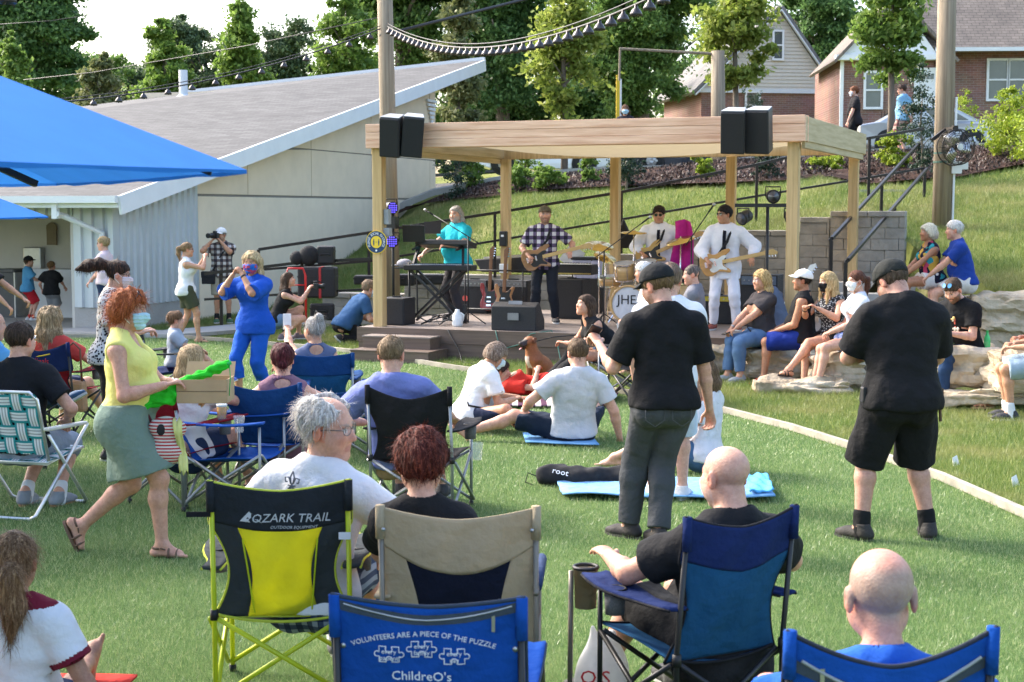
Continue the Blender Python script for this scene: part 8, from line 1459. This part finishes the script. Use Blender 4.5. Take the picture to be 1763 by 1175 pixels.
stone_sit('woman with a brown ponytail, white mask and white tee on the stone', 1478, 18.0, 96, 1.7, 'f', z=.5, w=1, skin='fair', head=(10, 0, 0), feet=[(-.1, .5, .03, 5), (.06, .5, 0, 0)], hands=[(-.08, .35, .7), (.08, .3, .7)], top=TEE((.66, .66, .7)), bottom=dict(k='shorts', c=(.2, .28, .55), t=.5), shoes=dict(k='flipflop', c=(.02, .016, .016)), hair=dict(k='pony', c=(.08, .03, .018), c2=(.17, .07, .035)), mask=(.7, .7, .7))
person('white blonde woman in a floral top sitting in the upper row', GY(1607, 21.3, .55), 96, 1.64, 'f', 1.05, .2, 'warm', (0, 0, .62), 0, 10, head=(0, -4, 0), feet=[(-.1, .5, .1, 4), (.1, .52, .1, -4)], hands=[(-.06, .5, .62), (.14, .45, .6)], elbows=[(-.5, -.2, -1), (.6, -.2, -1)], top=dict(k='tank', m=patmat('floral', [(.01, .012, .03), (.5, .06, .12), (.03, .25, .28), (.5, .3, .05), (.01, .012, .03)], .55)), bottom=dict(k='shorts', c=(.68, .66, .64), t=.45), shoes=dict(k='sandal', c=(.05, .04, .03)), hair=dict(k='bob', c=(.6, .54, .4), c2=(.85, .8, .68), t=.024, len=.06, back=-.09, n=700), vox=.011, extra=lambda J: watch(J, 1))
def ex_cup(J): r = thing('party_cup', 'red party cup held by the man in the blue polo', 'cup', W(J, handp(J, 1, .1)+A_(0, 0, -.05))); MB().lathe([(.03, 0), (.045, .12), (.047, .12), (.042, .115), (.028, .004)], n=16).build('cup_wall', plain('cup_red', (.5, .015, .02), rough=.4), r, True)
person('white haired man in a royal blue polo sitting in the upper row', GY(1660, 21.0, .55), 84, 1.76, 'm', 1.1, .3, 'pink', (0, 0, .62), 0, 14, head=(0, 2, 0), feet=[(-.1, .5, -.08, 4), (.12, .5, -.08, -4)], hands=[(-.06, .5, .66), (.14, .55, .56)], elbows=[(-.5, -.2, -1), (.6, -.2, -1)], top=dict(k='polo', c=(.015, .045, .24)), bottom=dict(k='shorts', c=(.6, .58, .55), t=.75), shoes=sneak((.5, .5, .5)), hair=dict(k='short', c=(.5, .48, .44), c2=(.75, .73, .7), t=.018, n=500), vox=.011, extra=ex_cup)
def ex_gfx(J):
    b = MB(); rg = random.Random(4); ms = [plain('print_'+n, c, var=0) for n, c in (('gold', (.5, .33, .1)), ('red', (.4, .08, .05)), ('cream', (.55, .5, .4)), ('green', (.1, .2, .08)))]
    for i in range(34): x, z = rg.uniform(-.085, .085), rg.uniform(-.22, .08); b.cur = rg.randrange(4); y_ = .135+.02*(1-abs(x)/.09)+(.02 if z < -.05 else 0); p = J['ch']+J['Rc']@A_(x, y_+.016, z); b.ball(p, (rg.uniform(.01, .022), .006, rg.uniform(.01, .025)), 8)
    b.build('shirt_print', ms, J['root'], True)
person('bearded man in a black printed tee with sunglasses on his head', GY(1664, 17.0), 126, 1.78, 'm', 1.05, .2, 'fair', (0, 0, .6), 4, 16, head=(6, 34, 0), feet=[(-.1, .5, 0, 6), (.14, .42, 0, -6)], hands=[(-.1, .4, .78), (.07, .4, .78)], top=TEE((.01, .01, .011), loose=.02), bottom=dict(k='pants', c=(.02, .045, .1)), shoes=sneak(), hair=dict(k='short', c=(.05, .03, .018), n=300), beard=((.07, .04, .02), .8), glasses=dict(l=(.05, .25, .5), up=1), vox=.009, extra=lambda J: (ex_gfx(J), phone(J, 1, 'phone held low by the bearded man on the stone', (60, 0, 0))))
person('person at the right edge in light denim shorts and dark sneakers', (at(1800, 560, Y=15.6).x, 15.5, 0), 84, 1.76, 'm', 1.05, .3, 'tan', (0, 0, .6), 0, 6, feet=[(-.12, .38, 0, 6), (.12, .36, 0, -4)], hands=[(-.1, .35, .74), (.12, .3, .76)], top=TEE((.1, .1, .11)), bottom=dict(k='shorts', c=(.28, .36, .42), t=.92, flare=.03), shoes=sneak((.03, .03, .035), sock=(.65, .65, .65)), hair=dict(k='short', c=(.05, .03, .02)), glasses=dict(l=(.01, .01, .01)), vox=.01)
person('person beyond the right edge showing only bare legs and tan sandals', (at(1812, 560, Y=16.3).x, 16.3, 0), 92, 1.7, 'f', 1, 0, 'warm', (0, 0, .6), 0, 6, feet=[(-.1, .78, 0, 6), (.1, .62, 0, -4)], hands=[(-.1, .35, .74), (.12, .3, .76)], top=TEE((.4, .1, .1)), bottom=dict(k='shorts', c=(.1, .1, .12), t=.6), shoes=dict(k='sandal', c=(.4, .25, .13)), hair=dict(k='bob', c=(.55, .5, .45)), vox=.01)
stone_sit('balding man in a grey tee and black shorts seated near the drums', 1196, 19.3, 72, 1.76, 'm', z=.5, w=1.05, belly=.3, skin='pink', head=(20, 4, 0), feet=[(-.12, .45, 0, 8), (.14, .42, 0, -30)], hands=[(-.1, .35, .72), (.1, .35, .72)], top=TEE((.17, .17, .19)), bottom=dict(k='shorts', c=BLK, t=.95), shoes=sneak(), hair=dict(k='short', c=(.1, .08, .07), t=.004, n=0, front=.04))
person('white haired man in white clothes seated by the drums with one hand on his knee', GY(1140, 19.6), 96, 1.72, 'm', 1, .2, 'pink', (0, 0, .7), 8, 24, head=(0, 4, 0), feet=[(-.1, .52, .12, 6), (.14, .4, 0, -6)], hands=[(-.05, .46, .74), (.12, .44, .74)], top=TEE((.66, .65, .64)), bottom=dict(k='shorts', c=(.6, .58, .54), t=.8), shoes=dict(k='sandal', c=(.05, .04, .03)), hair=dict(k='short', c=(.6, .58, .55), c2=(.85, .84, .82), t=.02), vox=.011)
stone_sit('person in a slate blue tee mostly hidden behind the blonde woman in jeans', 1342, 20.0, 60, 1.7, 'm', z=.45, skin='tan', hands=[(-.1, .35, .7), (.1, .35, .7)], head=(0, 30, 0), lean=16, top=TEE((.09, .11, .16)), bottom=dict(k='shorts', c=BLK), shoes=sneak(), hair=dict(k='short', c=(.03, .02, .015)), vox=.012)
# -- up on the street
fz = lambda u, Y: (at(u, 300, Y=Y).x, Y, float(hz(at(u, 300, Y=Y).x, Y))+.05)
person('person in a black tee and white mask walking left along the street', fz(1470, 38.6), 84, 1.74, 'm', 1.02, .2, 'fair', feet=[(-.1, .2, 0, 5), (.1, -.22, .03, -5, 25)], hands=[(-.25, .2, .85), (.27, .12, .82)], top=TEE((.022, .02, .022), hem=-.14), bottom=dict(k='pants', c=BLK), shoes=sneak((.4, .25, .22)), hair=dict(k='short', c=(.14, .05, .02), t=.024), mask=(.7, .68, .7), vox=.014)
person('man in a pale blue tee and plaid shorts up on the street', fz(1553, 39.2), 48, 1.76, 'm', 1.05, .2, 'fair', head=(30, 10, 0), hands=[(-.02, -.2, .9), (.06, -.2, .92)], elbows=[(-1, -.6, -.2), (1, -.6, -.2)], top=TEE((.2, .38, .52), hem=-.1), bottom=dict(k='shorts', m=patmat('plaid', [(.42, .3, .25), (.2, .1, .09), (.12, .06, .06)], .45), t=1.05, flare=.03), shoes=sneak(), hair=dict(k='short', c=(.05, .028, .02), t=.02), glasses=dict(l=(.01, .01, .01)), vox=.014)
person('woman in a pale blue mask by the yellow post above the stage roof', fz(1076, 39.4), 172, 1.72, 'f', 1, 0, 'mid', top=TEE((.03, .025, .03)), bottom=dict(k='pants', c=DKJ), shoes=sneak(), hair=dict(k='long', c=(.12, .06, .03), len=.12), mask=(.45, .65, .72), vox=.014)
# -- seated on camp chairs, middle rows
def sit(label, loc, yaw, H=1.72, sex='m', **k): return person(label, loc, yaw, H, sex, **{**dict(pel=(0, -.1, .5), plean=-14, lean=-8, feet=[(-.16, .46, 0, 6), (.16, .46, 0, -6)], hands=[(-.28, .2, .66), (.28, .2, .66)], elbows=[(-1, -.5, -.4), (1, -.5, -.4)], grip=(.35, .35)), **k})
sit('man with cropped brown hair in a lavender tee in the black chair', (at(706, 700, Y=10.8).x, 10.8, 0), -6, 1.78, w=1.1, side=-5, plean=-22, lean=-14, skin='pink', pel=(-.06, -.06, .44), head=(-2, 6, 0), top=TEE((.16, .19, .42), loose=.024), bottom=dict(k='shorts', c=(.3, .2, .11), t=.9), shoes=sneak(), hands=[(-.36, .12, .6), (.26, .3, .62)], hair=dict(k='short', c=(.17, .11, .06), c2=(.32, .22, .13), n=900, sl=.03), vox=.008)
sit('woman with pinned up dark red hair and sunglasses on her head', (at(490, 700, Y=11.7).x, 11.7, 0), 4, 1.64, 'f', pel=(0, -.06, .36), w=1.05, skin='fair', plean=-20, lean=-10, head=(6, -4, 0), top=dict(k='tank', c=(.2, .11, .15), arm=.7), bottom=dict(k='shorts', c=DKJ, t=.7), shoes=dict(k='sandal', c=(.1, .06, .04)), hair=dict(k='bun', c=(.05, .008, .01), c2=(.13, .025, .03), bun=(0, -.1, -.02), t=.018, back=-.08), glasses=dict(l=(.01, .01, .01), up=1), vox=.008)
sit('woman with a messy grey bun holding up a phone', (at(540, 640, Y=14.0).x, 14.0, 0), 14, 1.64, 'f', pel=(0, -.08, .4), skin='mid', head=(30, -4, 0), hands=[(-.2, .32, 1.0), (-.26, .14, .7)], elbows=[(-1, -.3, -.8), (1, -.5, -.4)], top=dict(k='tank', c=(.1, .12, .2)), bottom=dict(k='shorts', c=DKJ), shoes=dict(k='sandal', c=(.1, .06, .04)), hair=dict(k='bun', c=(.3, .28, .26), c2=(.6, .57, .53), bun=(.0, -.07, .13), n=800, fly=.6, jit=.6), glasses=dict(f=(.05, .05, .05)), vox=.009, extra=lambda J: phone(J, 0, 'white phone held up by the woman with the grey bun', (0, 0, 0), (0, .0, .04), (.7, .7, .7)))
def ex_tote(J): r = thing('tote_bag', 'tan shoulder bag hanging on the navy and red chair', 'bag', W(J, (.32, -.3, .42)), J['root'].rotation_euler.z); MB().prism([(-.12, -.17), (.13, -.19), (.12, .1), (-.11, .12)], -.06, .06, Matrix(((1, 0, 0, 0), (0, 0, 1, 0), (0, 1, 0, 0), (0, 0, 0, 1)))).build('bag_body', plain('tan_leather', (.33, .18, .09), bump=.3), r, bevel=.03); MB().tube([(-.09, 0, .1), (-.07, .02, .4), (.0, .03, .46), (.07, .02, .4), (.09, 0, .1)], .011, 6).build('bag_handle', plain('brown_strap', (.16, .06, .03)), r, True)
sit('woman with long wavy dark blonde hair seen from behind', (at(96, 640, Y=14.7).x, 14.7, 0), -10, 1.68, 'f', pel=(0, -.08, .42), skin='mid', lean=-2, head=(4, 4, 0), hands=[(-.3, .25, .64), (.34, .28, .6)], top=TEE((.5, .06, .05)), bottom=dict(k='shorts', c=DKJ, t=.6), shoes=dict(k='sandal', c=(.03, .02, .02)), feet=[(-.16, .46, 0, 6), (.3, .5, 0, -30)], hair=dict(k='wavy', c=(.25, .17, .09), c2=(.52, .4, .24), len=.3, t=.024, w=.085, back=-.12, amp=.011, n=1100, jit=.6), vox=.009, extra=ex_tote)
sit('man with short dark hair and a black tee in the webbed lawn chair', (p_lc := (at(36, 600, Y=10.85).x, 10.85, 0)), -10, 1.78, pel=(-.02, -.0, .5), plean=-8, lean=0, skin='pink', head=(-14, 2, 0), feet=[(-.05, .1, 0, 6), (.2, .12, 0, -10)], knees=[(0, 1, .5), (0, 1, .5)], hands=[(-.25, .25, .66), (.24, .2, .62)], elbows=[(-.8, -.5, -.5), (.9, -.2, -.7)], top=TEE((.012, .013, .016), loose=.022), bottom=dict(k='shorts', c=(.25, .29, .34), t=.95), shoes=sneak((.22, .24, .26), sole=(.3, .15, .07), sock=(.7, .7, .7)), hair=dict(k='short', c=(.035, .022, .015), c2=(.1, .06, .04), n=900, sl=.03), vox=.008)
sit('older man at the left edge with one leg crossed showing a blue sneaker', (at(-8, 600, Y=12.6).x, 12.6, 0), -42, 1.74, pel=(0, -.05, .5), lean=0, skin='pink', head=(-20, 6, 0), feet=[(-.1, .42, 0, 6), (.02, .66, .46, -60, -30)], knees=[None, (.6, .6, 1)], hands=[(-.2, .3, .7), (.05, .42, .72)], top=TEE((.12, .35, .6)), bottom=dict(k='shorts', c=(.3, .3, .3), t=.8), shoes=sneak((.05, .12, .22), sole=(.65, .65, .63)), vox=.009)
quad_chair('dark green camp chair under the older man at the left edge', (at(-8, 600, Y=12.5).x, 12.5), -42, M_GFR, fabric((.02, .06, .04)), fabric((.02, .06, .04)), fabric((.02, .06, .04)), None, None, .29, .86, None, 'none', .05, plain_back=True)
sit('fair haired girl in a white tee lifting a beer beside the walking woman', (at(333, 700, Y=11.2).x, 11.15, 0), -30, 1.62, 'f', pel=(0, -.06, .4), skin='fair', lean=4, head=(0, 14, 0), hands=[(-.1, .36, .62), (.2, .46, .68)], elbows=[(-.8, 0, -1), (.9, 0, -1)], top=TEE((.66, .64, .62)), bottom=dict(k='shorts', c=DKJ, t=.5), shoes=dict(k='sandal', c=(.1, .06, .04)), hair=dict(k='long', c=(.3, .2, .1), c2=(.55, .4, .22), len=.26, back=-.1), vox=.009)
sit('small child with a lowered mask and bright blue clogs', (at(305, 640, Y=16.5).x, 16.45, 0), -72, 1.1, pel=(0, .0, .5), plean=-6, lean=-2, w=.8, hs=1.2, skin='fair', feet=[(-.08, .5, .36, 5, -28), (.08, .56, .24, -5, -15)], hands=[(-.1, .25, .62), (.1, .25, .62)], top=TEE((.3, .34, .4)), bottom=dict(k='shorts', c=(.02, .02, .06), t=.9), shoes=dict(k='croc', c=(.1, .14, .5)), hair=dict(k='short', c=(.13, .07, .035), t=.018), vox=.01)
# -- front rows
def ex_fleur(J):
    m = plain('ink_grey', (.12, .13, .15), var=0); b = MB(); c = J['nb']+J['Rc']@A_(-.05, -.125, -.055); sc = .05; ax = lambda x, z: c+J['Rc']@A_(x*sc, -.02, z*sc)
    for pts in ([(0, 1.1), (.18, .6), (.1, .1), (0, -.1), (-.1, .1), (-.18, .6), (0, 1.1)], [(.1, .0), (.35, .55), (.7, .5), (.62, .1), (.45, .15)], [(-.1, .0), (-.35, .55), (-.7, .5), (-.62, .1), (-.45, .15)], [(-.35, -.15), (.35, -.15)], [(0, -.1), (.12, -.5), (0, -.75), (-.12, -.5), (0, -.1)], [(.1, -.2), (.35, -.5)], [(-.1, -.2), (-.35, -.5)]): b.tube([ax(*q) for q in pts], .0035, 5)
    b.build('printed_emblem', m, J['root'], True)
sit('smiling grey haired man in glasses and white tee in the yellow chair, looking right', (pY.x+.14, 6.72, 0), -8, 1.78, hs=1.1, w=1.1, skin='pink', pel=(-.02, -.1, .475), plean=-6, lean=4, twist=-14, side=5, head=(-92, 4, 4), smile=1, feet=[(-.05, .5, 0, 6), (.2, .52, 0, -6)], hands=[(-.28, .25, .68), (.32, .25, .66)], top=TEE((.72, .72, .73), loose=.02), bottom=dict(k='shorts', m=patmat('plaid', [(.25, .3, .36), (.05, .07, .12), (.02, .03, .06)], 1.2), t=.9), shoes=sneak((.1, .1, .1), sock=(.6, .6, .6), sole=(.4, .4, .4)), hair=dict(k='short', c=(.48, .45, .41), c2=(.86, .83, .79), t=.022, back=-.095, front=.108, n=2600, jit=.5, fly=.45, amp=.008, freq=55, sw=.0012, bald=1), glasses=dict(f=(.12, .1, .08), r=.0016), brow=(.35, .3, .27), vox=.0065, extra=ex_fleur)
sit('person with short reddish brown hair in the khaki chair', (at(712, 900, Y=6.3).x, 6.32, 0), 0, 1.66, 'f', w=1.02, hs=1.12, skin='pink', pel=(.04, -.06, .43), plean=-12, lean=-6, head=(6, 4, 0), feet=[(-.1, .5, 0, 6), (.3, .52, 0, -10)], hands=[(-.16, .34, .6), (.2, .34, .6)], elbows=[(-.3, -.6, -1), (.3, -.6, -1)], top=TEE(BLK), bottom=dict(k='shorts', c=(.1, .15, .24), t=.5), shoes=dict(k='sandal', c=(.1, .06, .04)), hair=dict(k='short', c=(.075, .016, .012), c2=(.32, .08, .045), t=.026, back=-.105, front=.06, n=3200, jit=.6, fly=.6, sl=.035, amp=.007, sw=.0011), vox=.0065, extra=lambda J: MB().ball(J['hp'](.083, -.005, -.05), .005, 8).build('earring', M_STEEL, J['root'], True))
sit('man with a shaved head in a black tee turned left in the blue chair', (pT.x+.1, 6.17, 0), 30, 1.8, w=1.15, skin='pink', pel=(.0, -.08, .36), plean=-16, lean=-6, head=(4, 4, 0), feet=[(-.2, .52, 0, 12), (.2, .5, 0, -10)], hands=[(-.26, .34, .68), (.3, .22, .66)], elbows=[(-1, -.2, -.7), (1, -.5, -.4)], grip=(.2, .3), top=TEE((.016, .016, .017), loose=.024), bottom=dict(k='shorts', c=(.02, .02, .02), t=.9), shoes=sneak((.03, .03, .03), sock=(.1, .1, .1)), buzz=((.4, .27, .22), .35, .09), beard=((.6, .55, .5), .3), vox=.0065)
sit('bald man with cropped grey sides and a blue polo seen from behind', (pR.x+.085, 4.42, 0), 2, 1.66, hs=1.2, w=.95, skin=(.56, .29, .21), pel=(.0, -.06, .36), plean=-14, lean=-8, head=(-2, 4, 0), top=dict(k='polo', c=(.02, .1, .42)), bottom=dict(k='shorts', c=(.1, .1, .1)), shoes=sneak(), buzz=((.3, .25, .2), .75, .085), vox=.006)
person('woman with a brown ponytail in a maroon trimmed white tee on the red towel', (at(38, 1100, Y=5.85).x, 5.85, 0), -6, 1.6, 'f', 1, 0, (.42, .22, .14), (0, 0, .15), -10, -8, head=(14, 4, 0), feet=[(-.25, .7, 0, 4), (-.07, .9, .08, 0, -60)], knees=[(-.4, .6, 1), (.5, .6, .6)], hands=[(-.35, -.1, .06), (.38, -.02, .06)], elbows=[(-.7, -.7, 0), (.7, -.8, .1)], grip=(.1, .1), top=TEE((.72, .7, .7), cuff=(.17, .015, .03), hem=-.05, loose=.02, sl=.6), bottom=dict(k='shorts', c=DKJ, t=.5), shoes=dict(k='bare'), hair=dict(k='pony', c=(.2, .1, .045), c2=(.5, .31, .16), t=.014, back=-.08, path=[(0, -.1, .01), (.01, -.15, -.03), (.015, -.15, -.16), (.0, -.12, -.3)], rs=[.028, .045, .05, .012], n=2600, sl=.07, jit=.3, sw=.0012, tie=(0, -.115, .0)), vox=.0065)
person('woman in a white top and jeans sitting on the towel beyond the shaved head', GY(1216, 12.4), 66, 1.64, 'f', 1, 0, 'fair', (0, 0, .16), -6, -4, head=(0, 10, 0), feet=[(-.1, .74, 0, 6), (.1, .66, 0, -6)], knees=[(-.3, .5, 1), (.8, .5, .3)], hands=[(-.1, .3, .3), (.12, .3, .3)], top=TEE((.62, .6, .63), sl=.5), bottom=dict(k='shorts', c=(.06, .12, .22), t=.6), shoes=dict(k='bare'), hair=dict(k='long', c=(.1, .06, .03), len=.2), vox=.009)
# -- the dog
def dog():
    p = G0(928, 668); r = thing('dog', 'brown boxer type dog sitting upright and panting', 'dog', p, R(122)); r.scale = (.9, .9, .86); F_ = Field(.009); c = lambda a, b, ra, rb, fl=None, k=.04: F_.cone(a, b, ra, rb, fl, k); X_ = A_(1, 0, 0)
    c((0, -.18, .14), (0, -.05, .3), .135, .125, None, .06); c((0, -.05, .3), (0, .08, .42), .12, .118, (X_, .85), .06); c((0, .08, .4), (0, .12, .55), .1, .075, None, .05); c((0, .12, .53), (0, .13, .62), .07, .07, None, .04)
    F_.ell((0, .15, .655), (.075, .085, .072), None, .03); c((0, .19, .645), (0, .275, .625), .05, .042, (A_(0, 0, 1), .85), .03); c((-.028, .22, .625), (-.028, .27, .6), .026, .024, None, .015); c((.028, .22, .625), (.028, .27, .6), .026, .024, None, .015); c((0, .19, .595), (0, .25, .565), .028, .022, None, .012); F_.ell((0, .302, .643), (.02, .014, .014), None, .008)
    for s_ in (-1, 1):
        c((s_*.075, .1, .38), (s_*.08, .1, .2), .055, .038, None, .04); c((s_*.08, .1, .2), (s_*.08, .12, .05), .036, .026, None, .02); c((s_*.08, .12, .035), (s_*.08, .17, .022), .032, .028, None, .02)
        F_.ell((s_*.12, -.14, .15), (.075, .13, .12), None, .04); c((s_*.14, -.03, .1), (s_*.14, -.1, .04), .05, .035, None, .03); c((s_*.14, -.1, .03), (s_*.14, .06, .025), .034, .03, None, .02)
        F_.ell((s_*.078, .115, .69), (.014, .03, .028), rotm(0, 0, s_*30), .012); F_.ell((s_*.094, .125, .66), (.008, .026, .038), rotm(s_*-10, -10, s_*-14), .01)
    c((0, -.28, .07), (.12, -.4, .03), .026, .012, None, .03); F_.cut((0, 0, .0), (0, 0, -1)); V, Q = F_.run(); V = smooth(V, Q, 1); col = np.tile(np.array([.27, .1, .035]), (len(V), 1)); m_ = (V[:, 1] > .225) & (V[:, 2] > .55); col[m_] = (.03, .02, .018); m_ = (V[:, 1] > .1) & (np.abs(V[:, 0]) < .05) & (V[:, 2] > .28) & (V[:, 2] < .45); col[m_] = (.6, .5, .42)
    m_ = (np.abs(np.abs(V[:, 0])-.04) < .014) & (np.abs(V[:, 2]-.672) < .012) & (V[:, 1] > .2); col[m_] = (.01, .008, .006); m_ = (np.abs(V[:, 0]) > .075) & (V[:, 2] > .63); col[m_] = (.14, .05, .02); link('body', npmesh('body', V, Q, M_SKIN, True, col), r)
    MB().ball((0, .285, .565), (.018, .035, .006), 10, (R(-35), 0, 0)).build('tongue', plain('tongue_pink', (.6, .2, .22), rough=.3), r, True); MB().lathe([(.078, -.012), (.082, 0), (.078, .012)], (0, .118, .55), (0, .12, 1), 18).build('collar', M_BLACKF, r, True)
    tag(MB().tube([W_(p, R(122), q) for q in ((0, .05, .56), (0, -.2, .6), (-.1, -.5, .62), (-.15, -.75, .64))], .007, 6).build('dog_leash', M_BLACKF, None, True), 'black leash running from the dog to the seated woman', 'leash')
def W_(p, a, q): return Matrix.Translation(Vector(p)) @ Matrix.Rotation(a, 4, 'Z') @ Vector(q)
dog()
